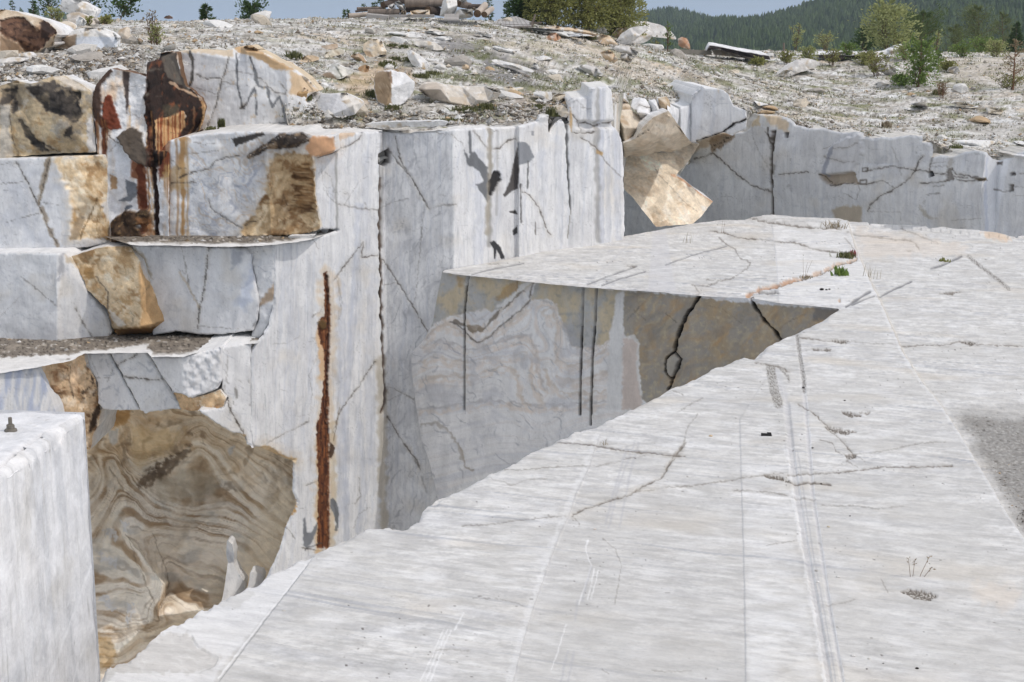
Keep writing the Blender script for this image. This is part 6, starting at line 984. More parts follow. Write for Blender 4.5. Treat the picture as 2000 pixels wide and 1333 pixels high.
M_FAR = rock_mat('far_ground', .95, .3, 2, var=.3, vscale=.05, fine=1, const=(120, 116, 92))
M_PIT = rock_mat('pit_rubble', .95, .8, 3, var=.3, vscale=1, fine=12, const=(222, 218, 210))
def sheet(name, pts, mat):
    return tag(new_mesh(name, np.array(pts, float), [[0, 1, 2, 3]] if len(pts) == 4 else None, None, None, mat, smooth=False), kind='structure')
sheet('pit_floor', [(-60, -5, -8.6), (60, -5, -8.6), (60, 70, -8.6), (-60, 70, -8.6)], M_PIT)  # unseen pit bottom, raised and whitened to bounce light into the hollow
M_BACK = rock_mat('floor_behind', .8, .3, 8, var=.12, vscale=2, fine=30, const=(222, 222, 222))
e0 = onz(190, 1345, 0)
sheet('marble_floor', [(float(e0[0]) - .3, float(e0[1]) - .02, -.05), (-34, -45, -.05), (70, -45, -.05), (70, float(e0[1]) - .02, -.05)], M_BACK)
sheet('far_ground', [(-1400, 120, -8), (1400, 120, -8), (1400, 1290, -14), (-1400, 1290, -14)], M_FAR)

# ------------------------------------------------------------------ boulders lying on the slope
G_B = 'boulders lying on the gravel slope'
def gb(label, poly, base, ridge, paint, mat=None, thick=None, grp=G_B, name='boulder', cat='boulder', e=.35, **k):
    D0 = groundD(*base); pl = np.asarray(poly); w = (pl[:, 0].max() - pl[:, 0].min()) / F * D0; y1 = pl[:, 1].max(); y0 = pl[:, 1].min()
    c = [(a, b, max(D0 - .55 * w, min(D0 + e * w * (1 - (b - y0) / (y1 - y0 + 1e-6)) * .9 + .02, groundD(a, b, D0 - 4, D0 + 8) - .04))) for a, b in poly[::2]]
    c += [(a, b, D0 + o * w) for a, b, o in ridge]
    k.setdefault('seed', int(pl[0, 0]) % 97); k.setdefault('relief', .035 * w ** .5); k.setdefault('rel_sc', .25 * max(w, .6)); k.setdefault('step', 1.7); k.setdefault('amp', .9); k.setdefault('facet', .03 * w ** .5)
    ext = max(.25, w * .5) if thick is None else thick
    # sink the foot into the gravel
    return rock(name, label, cat, grp, poly, c, paint, mat, ext, **k)
def wht(seed, base=(222, 220, 216)):
    def f(p, P):
        p.c[:] = srgb(base); p.noise((196, 192, 186), 16, 10, 0, .4, .6, .5, seed, 5); p.noise((238, 237, 234), 12, 8, .05, .4, .7, .5, seed + 1, 5); p.noise((190, 166, 132), 18, 18, .15, .45, .6, 0, seed + 2, 4); p.noise((120, 116, 110), 8, 5, .32, .5, .6, .4, seed + 3, 4)
    return f
def multi(base_f, *fl):
    def f(p, P):
        base_f(p, P)
        for q, c, a in fl: p.fill(q, c, 1.6, 1.6, a, 7); 
    return f
def p770(p, P):
    marble(p, 1500, .2, .1, .05, 1.2); p.fill(ZA(840, 440, 870, 400, 930, 385, 970, 400, 1000, 480, 1010, 560, 1005, 640, 1020, 735, 950, 725, 880, 690, 850, 600), (176, 152, 124), 1.5, 1.5, 1, 7); m = p.mask(ZA(840, 440, 930, 385, 1005, 480, 1020, 735, 880, 690), 2, 1); p.noise((120, 98, 76), 40, 7, 0, .4, .6, 1.1, 1503, 5, mask=m); p.noise((214, 196, 170), 40, 7, .05, .4, .6, 1.1, 1505, 5, mask=m)
    p.fill(ZA(965, 395, 1010, 390, 1020, 520, 1000, 500), (130, 104, 80), 1.2, 1.5, .85, 5)
gb('upright boulder with a brown left face and a clean white right face on the slope', ZA(838, 470, 855, 420, 890, 392, 950, 388, 1000, 376, 1060, 398, 1130, 405, 1180, 450, 1232, 500, 1228, 580, 1190, 640, 1130, 700, 1080, 725, 1020, 740, 950, 728, 890, 700, 858, 640, 842, 560), (766, 205), [(760, 140, -.1), (764, 172, -.28), (766, 205, -.22), (735, 175, .1), (800, 160, .12), (796, 190, .1)], p770, thick=1.2)
gb('long low beige boulder right of the upright boulder on the slope', ZA(1265, 560, 1290, 520, 1340, 495, 1440, 495, 1500, 515, 1600, 530, 1680, 535, 1760, 540, 1900, 540, 2040, 555, 2070, 600, 2030, 650, 1960, 680, 1880, 720, 1800, 735, 1700, 735, 1590, 720, 1500, 690, 1400, 660, 1330, 630), (900, 206), [(860, 175, -.06), (880, 200, -.12), (930, 195, -.10), (830, 175, .0), (965, 180, .05)],
   multi(wht(1511, (214, 206, 194)), (ZA(1265, 560, 1300, 520, 1440, 500, 1500, 540, 1560, 680, 1400, 660, 1330, 620), (186, 174, 160), .8), (ZA(1560, 640, 1700, 640, 1800, 735, 1580, 720), (206, 190, 168), .6)), thick=1.0)
gb('white grey sawn boulder with a slanted facet lying beside the tall slab', ZA(180, 620, 200, 600, 260, 600, 400, 610, 500, 600, 560, 600, 640, 630, 700, 660, 740, 690, 742, 710, 700, 760, 660, 810, 600, 825, 500, 840, 420, 820, 330, 780, 250, 740, 190, 700), (665, 226), [(660, 185, .02), (672, 215, -.16), (690, 205, -.02), (620, 215, -.03), (694, 222, -.05)],
   multi(wht(1521), (ZA(190, 610, 500, 605, 600, 760, 660, 820, 500, 835, 330, 780, 200, 690), (208, 209, 213), .75), (ZA(530, 680, 600, 665, 630, 695, 570, 705), (160, 140, 116), .8), (ZA(500, 600, 640, 640, 740, 700, 660, 810), (226, 218, 206), .5)), thick=1.1)
gb('brown stained end of the sawn boulder touching the tall slab', ZA(35, 610, 60, 570, 100, 550, 170, 550, 215, 580, 200, 640, 185, 700, 120, 690, 60, 660), (590, 200), [(585, 182, -.25), (598, 182, -.1)], tanp(1531, (178, 146, 104)), M_TAN, thick=.8)
gb('pale cracked beige boulder with bedding lines up the slope', ZA(735, 190, 740, 130, 790, 95, 830, 82, 890, 85, 920, 100, 935, 150, 965, 200, 960, 235, 900, 235, 870, 255, 800, 260, 765, 240), (735, 111), [(735, 80, .05), (745, 100, -.12), (720, 108, -.1), (755, 100, 0)], multi(wht(1541, (224, 206, 180)), (ZA(740, 195, 800, 200, 835, 255, 790, 260, 760, 235), (158, 132, 104), .8)), thick=.9)
gb('smooth white pointed boulder near the dark smear', ZA(1165, 240, 1170, 195, 1195, 185, 1240, 215, 1310, 260, 1350, 300, 1380, 350, 1375, 370, 1300, 365, 1250, 352, 1205, 325, 1180, 280), (822, 133), [(808, 105, .0), (820, 125, -.12), (835, 128, -.03)], wht(1551, (228, 227, 226)), thick=.7)
gb('small round white stone beside the pointed white boulder', ZA(1425, 350, 1450, 325, 1490, 318, 1530, 335, 1540, 365, 1530, 385, 1480, 378, 1435, 365), (860, 137), [(860, 130, -.2)], wht(1561), thick=.35)
gb('dark striped white boulder in the debris above the sawn boulder', ZA(330, 420, 390, 400, 430, 325, 480, 315, 540, 345, 600, 375, 645, 370, 640, 410, 590, 430, 540, 460, 490, 472, 430, 470, 370, 450), (660, 155), [(660, 128, .02), (664, 150, -.14), (640, 148, -.04)], multi(wht(1571, (214, 212, 204)), (ZA(330, 425, 390, 400, 430, 410, 495, 470, 420, 470), (140, 118, 96), .85), (ZA(470, 350, 490, 360, 545, 450, 530, 455), (90, 94, 84), .85)), thick=.7)
gb('tan low block near the tuft left of the striped boulder', ZA(125, 290, 150, 260, 190, 238, 260, 240, 310, 255, 315, 280, 260, 298, 190, 308, 140, 305), (600, 121), [(598, 110, -.1), (590, 118, -.08)], tanp(1581, (206, 184, 156)), M_TAN, thick=.5)
gb('long pale stone with a moss patch up the slope', ZA(355, 240, 380, 205, 440, 185, 510, 178, 550, 190, 560, 210, 500, 240, 430, 258, 370, 262), (650, 112), [(650, 102, -.06)], tanp(1585, (206, 198, 180)), None, thick=.5)
gb('flat brownish slab stone above the mossy pale stone', ZA(325, 155, 380, 140, 450, 130, 490, 125, 495, 165, 440, 185, 390, 180, 340, 175), (645, 96), [(640, 90, -.05)], tanp(1591, (186, 168, 148)), None, thick=.5)
gb('flat grey white slab in the dark smear', ZA(1225, 130, 1245, 100, 1300, 95, 1380, 105, 1440, 120, 1490, 155, 1515, 185, 1480, 190, 1420, 190, 1330, 175, 1270, 155), (845, 98), [(845, 88, -.05)], multi(wht(1601, (216, 210, 200)), (ZA(1230, 140, 1300, 140, 1400, 185, 1300, 170), (160, 154, 146), .7)), thick=.8)
gb('small tan stone on the turf right of the round white stone', ZA(1685, 360, 1700, 335, 1730, 325, 1765, 345, 1765, 370, 1720, 382, 1695, 375), (910, 137), [(909, 131, -.15)], tanp(1605, (214, 192, 164)), M_TAN, thick=.3)
gb('brown broken rock at the foot of the sandy slope', ZA(685, 370, 700, 350, 760, 330, 800, 345, 790, 390, 760, 415, 720, 412), (712, 143), [(712, 133, -.15)], tanp(1609, (166, 134, 100)), M_TAN, thick=.5)
gb('tan cap stone behind the right end of the tall slab', ZA(-80, 330, 0, 290, 60, 310, 110, 380, 180, 420, 250, 520, 300, 560, 270, 590, 200, 570, 100, 545, 20, 600, -60, 560), (600, 178), [(575, 140, -.05), (595, 165, -.1), (580, 175, -.12)], multi(tanp(1613, (222, 200, 170)), ), M_TAN, thick=.8)
gb('brown stone on the slope above the striped boulder', ZA(610, 250, 650, 225, 700, 225, 740, 250, 760, 290, 800, 320, 740, 310, 670, 285), (700, 122), [(700, 112, -.1)], tanp(1617, (176, 150, 122)), M_TAN, thick=.5)
# flat bright slabs set into the slope
for lab, q in (('long bright slab running down the slope past the dark smear', ZB(90, 285, 140, 278, 220, 300, 320, 320, 420, 350, 490, 375, 515, 395, 490, 405, 400, 385, 300, 355, 200, 330, 120, 305)), ('bright lens shaped slab high on the slope', ZB(105, 155, 140, 145, 220, 160, 300, 185, 335, 210, 280, 218, 200, 205, 140, 180)), ('wide bright slab above the turf on the slope', ZB(920, 340, 980, 330, 1080, 345, 1130, 380, 1185, 420, 1160, 440, 1080, 420, 1010, 395, 960, 370)),
               ('bright oval slab in the turf', ZB(615, 390, 660, 375, 720, 370, 745, 385, 735, 415, 690, 425, 640, 412)), ('tilted white stone left of the oval slab', ZB(490, 330, 510, 305, 545, 330, 565, 365, 545, 380, 510, 360)), ('white stone pair half buried above the tilted white stone', ZB(510, 255, 560, 250, 600, 240, 680, 255, 690, 275, 620, 280, 560, 290)), ('long white ledge stone below the log pile', K1(590, 365, 700, 355, 850, 370, 960, 395, 1010, 415, 940, 425, 820, 412, 680, 395)), ('second white ledge stone below the log pile, further right', K1(960, 345, 1080, 345, 1200, 360, 1280, 375, 1180, 392, 1060, 370)),
               ('broad white stone under the ledge stones', K1(1130, 420, 1220, 405, 1310, 412, 1340, 440, 1250, 455, 1160, 445)), ('white ledge stone below the flat board', K1(1560, 370, 1640, 360, 1780, 395, 1790, 412, 1680, 405)), ('white stone in the grass below the flat board', K1(1780, 515, 1850, 510, 2000, 560, 2060, 590, 1920, 585)), ('angular white stone beside the beige boulder', ZB(205, 545, 270, 535, 330, 560, 420, 548, 400, 565, 330, 570, 290, 605, 250, 605, 225, 580)), ('pale slab with a split edge near the pillar', ZB(680, 640, 740, 605, 815, 610, 800, 640, 740, 690, 690, 680)),
               ('grey layered slab near the pillar', ZB(495, 600, 560, 580, 680, 600, 685, 660, 640, 685, 580, 650, 510, 625)), ('beige blocky rock left of the pillar', ZB(690, 770, 710, 720, 780, 720, 840, 760, 862, 800, 820, 840, 770, 830, 730, 800)), ('cream block leaning on the pillar', ZB(835, 680, 860, 655, 900, 650, 945, 650, 905, 700, 890, 750, 850, 740)), ('pale rock on the pillar head', ZB(862, 600, 890, 575, 950, 562, 1000, 575, 1040, 605, 1050, 640, 1000, 630, 930, 610)),
               ('bright sawn offcut by the right wall edge', ZD(1310, 225, 1400, 215, 1700, 225, 1690, 250, 1590, 290, 1400, 280, 1340, 245)), ('white offcut at the frame edge by the right wall', ZD(1880, 235, 1975, 225, 2050, 240, 1960, 262)), ('white block low on the right slope', Z3(1370, 580, 1440, 568, 1470, 600, 1430, 610)), ('rounded pale rock right of the white block on the right slope', Z3(1790, 600, 1840, 595, 1885, 620, 1870, 640, 1800, 630)), ('long pale rock on the right slope', Z3(1590, 575, 1640, 568, 1740, 590, 1750, 606, 1650, 600)),
               ('white wedge on the slope over the right wall', Z3(495, 565, 540, 560, 575, 585, 520, 592)), ('pale slab edge showing along the ledge', ZA(750, 905, 850, 890, 1000, 880, 1300, 875, 1500, 870, 1560, 885, 1530, 920, 1300, 930, 1000, 935, 830, 940)), ('white thin sawn slab lying on the inner ledge', Z4(1605, 95, 1640, 88, 1715, 86, 1760, 84, 1720, 112, 1620, 108)), ('flat white stone half way up the left slope', [(1000, 53), (1060, 55), (1120, 63), (1160, 70), (1110, 72), (1040, 62)])):
    c_ = np.mean(q, 0); yb = max(b for a, b in q); low = 'pale slab edge' in lab or 'inner ledge' in lab
    D_ = Dz(c_[0], yb, zT if 'slab edge' in lab else zBC) if low else groundD(c_[0], yb)
    tn = ('beige' in lab or 'pale' in lab or 'cream' in lab)
    if low:
        rock('flat_stone', lab, 'stone', 'flat stones set in the slope', q, [(a, b, D_ + .02 * k) for k, (a, b) in enumerate(q[::2])] , wht(int(c_[0])), None, .5, taper=.9, step=1.6)
    else: gb(lab, q, (c_[0], yb), [(c_[0], c_[1], -.05)], wht(int(c_[0]), (216, 204, 184) if tn else (226, 225, 222)), None, grp='flat stones set in the slope', name='flat_stone', cat='stone', thick=.5)
# upper left group
G_U = 'boulders on the crest at the upper left'
def p_brown(p, P):
    tanp(1701, (206, 188, 164))(p, P); q = K4(0, 230, 100, 210, 180, 195, 260, 200, 330, 270, 420, 330, 460, 230, 520, 260, 600, 330, 620, 380, 560, 400, 500, 500, 450, 560, 330, 590, 280, 570, 200, 480, 60, 420, 0, 400)
    p.fill(q, (104, 76, 60), 2, 3, .95, 8, h=-.1); m = p.mask(q, 2, 3); p.noise((58, 42, 36), 10, 9, 0, .35, .85, 0, 1703, 5, mask=m); p.noise((164, 126, 100), 12, 9, .12, .4, .6, .3, 1705, 5, mask=m); p.fill(K4(0, 400, 80, 420, 200, 490, 280, 570, 180, 610, 0, 640), (150, 122, 96), 3, 3, .8, 8); p.fill(K4(440, 250, 480, 230, 540, 270, 600, 340, 600, 380, 540, 390, 500, 470, 450, 420), (44, 32, 28), 2, 3, .8, 6); p.fill(K4(380, 290, 440, 270, 430, 340, 390, 350), (190, 158, 128), 2, 2, .8, 5)
gb('large boulder with a dark brown hollow face at the left frame edge', [(-40, 30)] + K4(0, 108, 80, 112, 180, 130, 270, 165, 400, 195, 480, 225, 550, 265, 620, 330, 630, 390, 600, 440, 610, 500, 560, 530, 480, 545, 440, 590, 380, 605, 300, 600, 200, 620, 100, 640, 0, 650) + [(-40, 112)], (50, 108), [(-20, 40, .05), (60, 45, -.02), (100, 70, -.05), (30, 75, -.10), (20, 100, -.12), (80, 95, -.03)], p_brown, M_TAN, grp=G_U, thick=3)
gb('beige ridged boulder between the brown boulder and the white rocks', K4(480, 225, 560, 225, 640, 250, 740, 235, 800, 250, 850, 290, 845, 320, 780, 350, 720, 380, 660, 380, 620, 330, 550, 265), (118, 66), [(120, 52, -.08), (135, 55, -.05)], tanp(1711, (218, 206, 188)), None, grp=G_U)
gb('white tilted boulder cut off by the top of the frame', [(124, -12), (150, -10)] + K4(930, 30, 1020, 70, 1090, 108, 1080, 150, 1050, 195, 1000, 190, 930, 170, 880, 130, 760, 150, 700, 130, 665, 100, 680, 40), (150, 48), [(145, 5, -.05), (160, 20, -.08), (185, 22, .05)], wht(1721, (232, 230, 226)), None, grp=G_U, thick=1.4)
gb('grey rock supporting the white tilted boulder', K4(740, 170, 800, 140, 880, 130, 950, 170, 1040, 200, 1130, 190, 1180, 210, 1190, 260, 1100, 280, 960, 290, 850, 300, 760, 240), (165, 50), [(160, 32, -.1), (190, 42, -.02)], wht(1725, (196, 186, 174)), None, grp=G_U, thick=1.2)
gb('small bright white stone in front of the grey supporting rock', K4(845, 225, 890, 190, 930, 205, 965, 260, 930, 300, 880, 305, 850, 280), (158, 53), [(158, 42, -.2)], wht(1729, (228, 227, 224)), None, grp=G_U)
gb('big slab with a tan left face and a bluish right face under the tilted boulder', K4(600, 548, 610, 500, 650, 450, 740, 400, 850, 330, 960, 310, 1060, 312, 1140, 320, 1240, 350, 1310, 400, 1312, 470, 1310, 530, 1180, 540, 1000, 545, 800, 552), (160, 96), [(149, 68, -.18), (148, 95, -.16), (215, 74, -.03), (228, 92, .02), (185, 57, .12)],
   multi(wht(1731), (K4(600, 548, 650, 450, 740, 400, 850, 385, 845, 548), (196, 170, 142), .85), (K4(845, 420, 960, 410, 1310, 420, 1310, 535, 845, 548), (196, 204, 216), .75)), None, grp=G_U, thick=1.2)
gb('pale grooved rock right of the tan and bluish slab', K4(1310, 370, 1340, 330, 1420, 298, 1450, 320, 1455, 380, 1490, 430, 1470, 480, 1400, 500, 1330, 485, 1312, 440), (242, 86), [(243, 68, -.12)], tanp(1735, (220, 208, 192)), None, grp=G_U)
gb('brown stone right of the pale grooved rock', K4(1480, 470, 1500, 435, 1560, 428, 1600, 450, 1590, 485, 1520, 490), (272, 85), [(270, 80, -.1)], tanp(1737, (160, 144, 126)), None, grp=G_U, thick=.4)
gb('flat pale slab below the brown boulder at the frame edge', [(-40, 118)] + K4(0, 660, 120, 640, 290, 650, 270, 680, 130, 730, 0, 750) + [(-40, 132)], (20, 131), [(10, 122, -.05)], wht(1741, (214, 210, 204)), None, grp=G_U, thick=.8)
gb('grey flat slab touching the brown boulder', K4(130, 640, 200, 605, 330, 580, 365, 620, 350, 660, 290, 672), (50, 118), [(48, 110, -.05)], wht(1743, (196, 192, 186)), None, grp=G_U, thick=.6)
gb('dark rounded stone on the skyline', K4(1825, 205, 1850, 180, 1890, 172, 1925, 190, 1930, 210, 1880, 215), (330, 42), [(328, 35, -.1)], lambda p, P: p.c.__setitem__(slice(None), srgb((92, 72, 62))), M_TAN, grp=G_U, thick=.4)
# rocks at the right of the big bush
G_K = 'smooth boulders beside the big bush'
for lab, q, base, tn in (('largest smooth grey boulder beside the big bush', K2(780, 200, 840, 150, 900, 145, 960, 168, 1060, 170, 1160, 195, 1230, 230, 1270, 280, 1290, 310, 1200, 300, 1100, 290, 1080, 250, 960, 300, 860, 330, 800, 280), (1280, 80), 0), ('slanted smooth boulder leaning on the largest grey boulder', K2(815, 320, 860, 260, 920, 220, 1000, 205, 1070, 205, 1060, 230, 1000, 280, 960, 320, 930, 350, 860, 348), (1225, 88), 0), ('bluish oval boulder in front of the leaning boulder', K2(935, 345, 960, 300, 1020, 258, 1080, 248, 1100, 270, 1080, 310, 1020, 340, 970, 350), (1250, 88), 0),
                      ('pinkish cracked rock behind the leaning boulder', K2(780, 270, 820, 225, 880, 208, 905, 230, 860, 270, 810, 300), (1205, 76), 1), ('small grey rock at the foot of the bush', K2(655, 240, 680, 205, 720, 205, 745, 260, 700, 262), (1172, 66), 0), ('narrow grey slab rock by the bush', K2(715, 200, 740, 188, 775, 225, 785, 260, 760, 275, 735, 240), (1190, 68), 0), ('orange brown block at the right end of the smooth boulders', K2(1295, 305, 1325, 290, 1365, 300, 1390, 350, 1395, 390, 1340, 380, 1300, 355), (1335, 97), 2),
                      ('tan layered rock below the bush', K2(660, 300, 700, 265, 760, 280, 810, 330, 830, 350, 760, 355, 700, 345), (1190, 90), 1), ('wide pale boulder below the layered rock', K2(770, 370, 830, 358, 920, 368, 990, 410, 970, 435, 900, 425, 830, 410), (1225, 108), 0), ('pale rounded boulder right below the wide pale boulder', K2(840, 450, 860, 415, 900, 420, 940, 470, 930, 490, 870, 485), (1222, 122), 0), ('beige boulder left of the pale rounded boulder', K2(690, 410, 760, 390, 800, 420, 830, 470, 790, 500, 720, 470), (1195, 124), 1), ('flat beige ledge along the crest left of the layered rock', K2(200, 220, 330, 208, 450, 215, 600, 245, 680, 270, 640, 290, 480, 265, 330, 245), (1110, 72), 1), ('orange patched flat stone in the left slope', K2(260, 300, 300, 265, 350, 258, 390, 300, 350, 320, 290, 318), (1080, 79), 2), ('large pale stone among the debris over the undercut', K2(520, 515, 580, 508, 660, 525, 710, 580, 640, 600, 560, 560), (1155, 150), 0),
                      ('big smooth pale mound on the right crest', K3(60, 580, 150, 510, 230, 468, 310, 458, 380, 475, 415, 510, 340, 540, 220, 580, 120, 605), (1560, 148), 0), ('low white stone at the left foot of the pale mound', K3(50, 600, 120, 550, 200, 545, 240, 570, 160, 600), (1535, 150), 0), ('jagged white marble heap on the right skyline', K3(800, 440, 830, 415, 930, 390, 1000, 355, 1040, 345, 1060, 375, 1100, 385, 1090, 415, 960, 425, 880, 450), (1740, 113), 3), ('white block among the shrubs on the right', K3(870, 560, 890, 515, 940, 500, 1000, 535, 1000, 580, 930, 592), (1733, 148), 0), ('long grey white stone under the green fir', K3(830, 660, 880, 640, 960, 665, 940, 690, 860, 685), (1723, 172), 0), ('pale stone right of the green fir', K3(1400, 560, 1420, 525, 1480, 520, 1500, 560, 1450, 575), (1863, 144), 0), ('white stone left of the long grey stone on the right', K3(960, 640, 990, 610, 1030, 620, 1040, 650, 1000, 660), (1750, 165), 0)):
    c_ = np.mean(q, 0); cols_ = [(210, 207, 203), (214, 190, 160), (186, 142, 112), (234, 234, 234)][tn]
    gb(lab, q, base, [(c_[0], c_[1], -.10), (c_[0] * .7 + q[2][0] * .3, c_[1] * .7 + q[2][1] * .3, -.06)], wht(int(c_[0] * 3), cols_), M_ROUGH, grp=G_K if c_[0] < 1400 else 'stones on the right crest', facet=.06)

# ------------------------------------------------------------------ loose stones
def ico():
    t = (1 + 5 ** .5) / 2; v = np.array([(-1, t, 0), (1, t, 0), (-1, -t, 0), (1, -t, 0), (0, -1, t), (0, 1, t), (0, -1, -t), (0, 1, -t), (t, 0, -1), (t, 0, 1), (-t, 0, -1), (-t, 0, 1)], float); v /= np.linalg.norm(v[0])
    f = np.array([(0, 11, 5), (0, 5, 1), (0, 1, 7), (0, 7, 10), (0, 10, 11), (1, 5, 9), (5, 11, 4), (11, 10, 2), (10, 7, 6), (7, 1, 8), (3, 9, 4), (3, 4, 2), (3, 2, 6), (3, 6, 8), (3, 8, 9), (4, 9, 5), (2, 4, 11), (6, 2, 10), (8, 6, 7), (9, 8, 1)]); return v, f
IV, IF = ico()
def sub(v, f):
    v = list(map(tuple, v)); c = {}; o = []
    def m(a, b):
        k = (min(a, b), max(a, b))
        if k not in c: p = (np.array(v[a]) + np.array(v[b])) / 2; v.append(tuple(p / np.linalg.norm(p))); c[k] = len(v) - 1
        return c[k]
    for a, b, d in f: x, y, z = m(a, b), m(b, d), m(d, a); o += [(a, x, z), (b, y, x), (d, z, y), (x, y, z)]
    return np.array(v), np.array(o)
SV, SF = sub(IV, IF)
OV = np.array([(1, 0, 0), (-1, 0, 0), (0, 1, 0), (0, -1, 0), (0, 0, 1), (0, 0, -1)], float); OF = np.array([(0, 2, 4), (2, 1, 4), (1, 3, 4), (3, 0, 4), (2, 0, 5), (1, 2, 5), (3, 1, 5), (0, 3, 5)])
PAL = np.array([(226, 224, 220), (214, 210, 203), (236, 235, 232), (206, 196, 180), (196, 170, 136), (176, 170, 162), (140, 130, 118), (226, 214, 196)], float) / 255
def on_ground(n, seed, px0=-80, px1=2080, py0=0, py1=330):
    r = np.random.default_rng(seed); px = r.uniform(px0, px1, n * 3); De = np.interp(px, de[:, 0], de[:, 1]) + .15
    D = De + (105 - De) * r.random(n * 3) ** 1.9; X = (px - 1000) / F * D / CP; Y = D; Z = H(X, Y); qx, qy = proj(np.stack([X, Y, Z], -1))
    k = (qy > py0) & (qy < py1); return X[k][:n], Y[k][:n], Z[k][:n], qx[k][:n], qy[k][:n]
BARE = [[(400, 235), (1060, 228), (1060, 262), (400, 262)]]
def gravel():
    n = 60000; X, Y, Z, qx, qy = on_ground(n, 21); n = len(X); r = np.random.default_rng(22)
    dens = fbm(X / 2.2, Y / 2.2, 4, 1801); bare = inside(qx, qy, BARE[0])
    flat = ss(.12, .3, fbm(X / 2.4 + 7, Y / 1.1, 5, 1429)); keep = (dens > -.05 + .6 * r.random(n) - .3) & (r.random(n) > .75 * flat) & ~(bare & (r.random(n) < .9)); X, Y, Z, qx, qy = X[keep], Y[keep], Z[keep], qx[keep], qy[keep]; n = len(X)
    s = .014 + .045 * r.pareto(3.0, n).clip(0, 3.0) * .6 + .010; s = s * (1 + .25 * ss(45, 80, Y)) 
    V_ = OV[None] * (1 + r.uniform(-.45, .45, (n, 6, 1))) + r.uniform(-.25, .25, (n, 6, 3)); V_ = V_ * np.stack([np.ones(n), r.uniform(.6, 1, n), r.uniform(.35, .8, n)], -1)[:, None]
    a = r.random(n) * 6.28; ca, sa = np.cos(a)[:, None], np.sin(a)[:, None]; x = V_[..., 0] * ca - V_[..., 1] * sa; y = V_[..., 0] * sa + V_[..., 1] * ca
    P = np.stack([x, y, V_[..., 2]], -1) * s[:, None, None] + np.stack([X, Y, Z + s * .15 + .02], -1)[:, None]
    f = (OF[None] + (np.arange(n) * 6)[:, None, None]).reshape(-1, 3); c = PAL[r.choice(len(PAL), n, p=[.2, .22, .1, .14, .05, .15, .09, .05])] * r.uniform(.8, 1.0, (n, 1)); c = np.repeat(c[:, None], 6, 1).reshape(-1, 3)
    tag(new_mesh('gravel', P.reshape(-1, 3), None, f, c, M_PEB, smooth=False), 'loose pale gravel and stone chips covering the slope', 'gravel', kind='stuff')
gravel()
# gravel along the ledges
def ledge_gravel():
    r = np.random.default_rng(31); Ps = []
    for z, fr, bk, n in ((zBC, [(262, 479), (450, 480), (600, 468), (655, 450)], [(230, 466), (455, 463), (560, 459), (655, 449)], 420), (zCD, [(-40, 706), (0, 700), (165, 689), (290, 672), (400, 674), (498, 668)], [(-40, 664), (100, 664), (220, 660), (300, 655), (420, 652), (500, 652)], 620)):
        fx, bx = np.array(fr), np.array(bk); px = r.uniform(fx[0, 0], fx[-1, 0], n); f_y = np.interp(px, fx[:, 0], fx[:, 1]); b_y = np.interp(px, bx[:, 0], bx[:, 1]); t = r.random(n) ** .6; py = f_y + (b_y - f_y) * t; P = onz(px, py, z + .03); Ps.append(P)
    nl = sum(len(q) for q in Ps)
    # heap behind the black patched block and rust pillar
    px = r.uniform(0, 300, 2600); dd = np.interp(px, de[:, 0], de[:, 1]) + .1 + 3.0 * r.random(2600); X = (px - 1000) / F * dd / CP; Ps.append(np.stack([X, dd, H(X, dd) + .02], -1))
    px = r.uniform(1330, 2060, 2600); dd = np.interp(px, de[:, 0], de[:, 1]) - .15 + 1.6 * r.random(2600) ** 1.8; X = (px - 1000) / F * dd / CP; Ps.append(np.stack([X, dd, H(X, np.maximum(dd, np.interp(px, de[:, 0], de[:, 1]) + .1)) + .03], -1)); px = r.uniform(580, 1110, 1500); dd = np.interp(px, de[:, 0], de[:, 1]) + 2.2 * r.random(1500); X = (px - 1000) / F * dd / CP; Ps.append(np.stack([X, dd, np.maximum(H(X, dd) * ss(0, 1.7, dd - np.interp(px, de[:, 0], de[:, 1])) + (zT - .1) * (1 - ss(0, 1.7, dd - np.interp(px, de[:, 0], de[:, 1]))), zT) + .03], -1)); px = r.uniform(1845, 2060, 5200); py = r.uniform(775, 1070, 5200); ok = inside(px, py, floor_r) & (py > 775 + 70 * r.random(5200) ** 2) & (seg_dist(px, py, stepR)[0] > 20 * r.random(5200)); ng = int(ok.sum()); Ps.append(onz(px[ok], py[ok], -.085)); C_ = np.vstack(Ps); n = len(C_); s = .02 + .05 * r.pareto(2.4, n).clip(0, 2.4) * .6; s[:nl] = .008 + .026 * r.pareto(1.8, nl).clip(0, 4) * .6; C_[:nl, 2] -= .015; s[-ng:] = .003 + .007 * r.pareto(2.2, ng).clip(0, 4) * .6
    V_ = OV[None] * (1 + r.uniform(-.45, .45, (n, 6, 1))) + r.uniform(-.25, .25, (n, 6, 3)); P = V_ * s[:, None, None] * np.array([1, 1, .65]) + C_[:, None]
    f = (OF[None] + (np.arange(n) * 6)[:, None, None]).reshape(-1, 3); c = PAL[r.choice(len(PAL), n, p=[.12, .14, .06, .12, .1, .18, .24, .04])] * r.uniform(.6, 1.0, (n, 1)); c = np.repeat(c[:, None], 6, 1).reshape(-1, 3)
    tag(new_mesh('ledge_gravel', P.reshape(-1, 3), None, f, c, M_PEB, smooth=False), 'grey gravel and chips lying on the ledges and along the rims of the quarry', 'gravel', kind='stuff')
ledge_gravel()
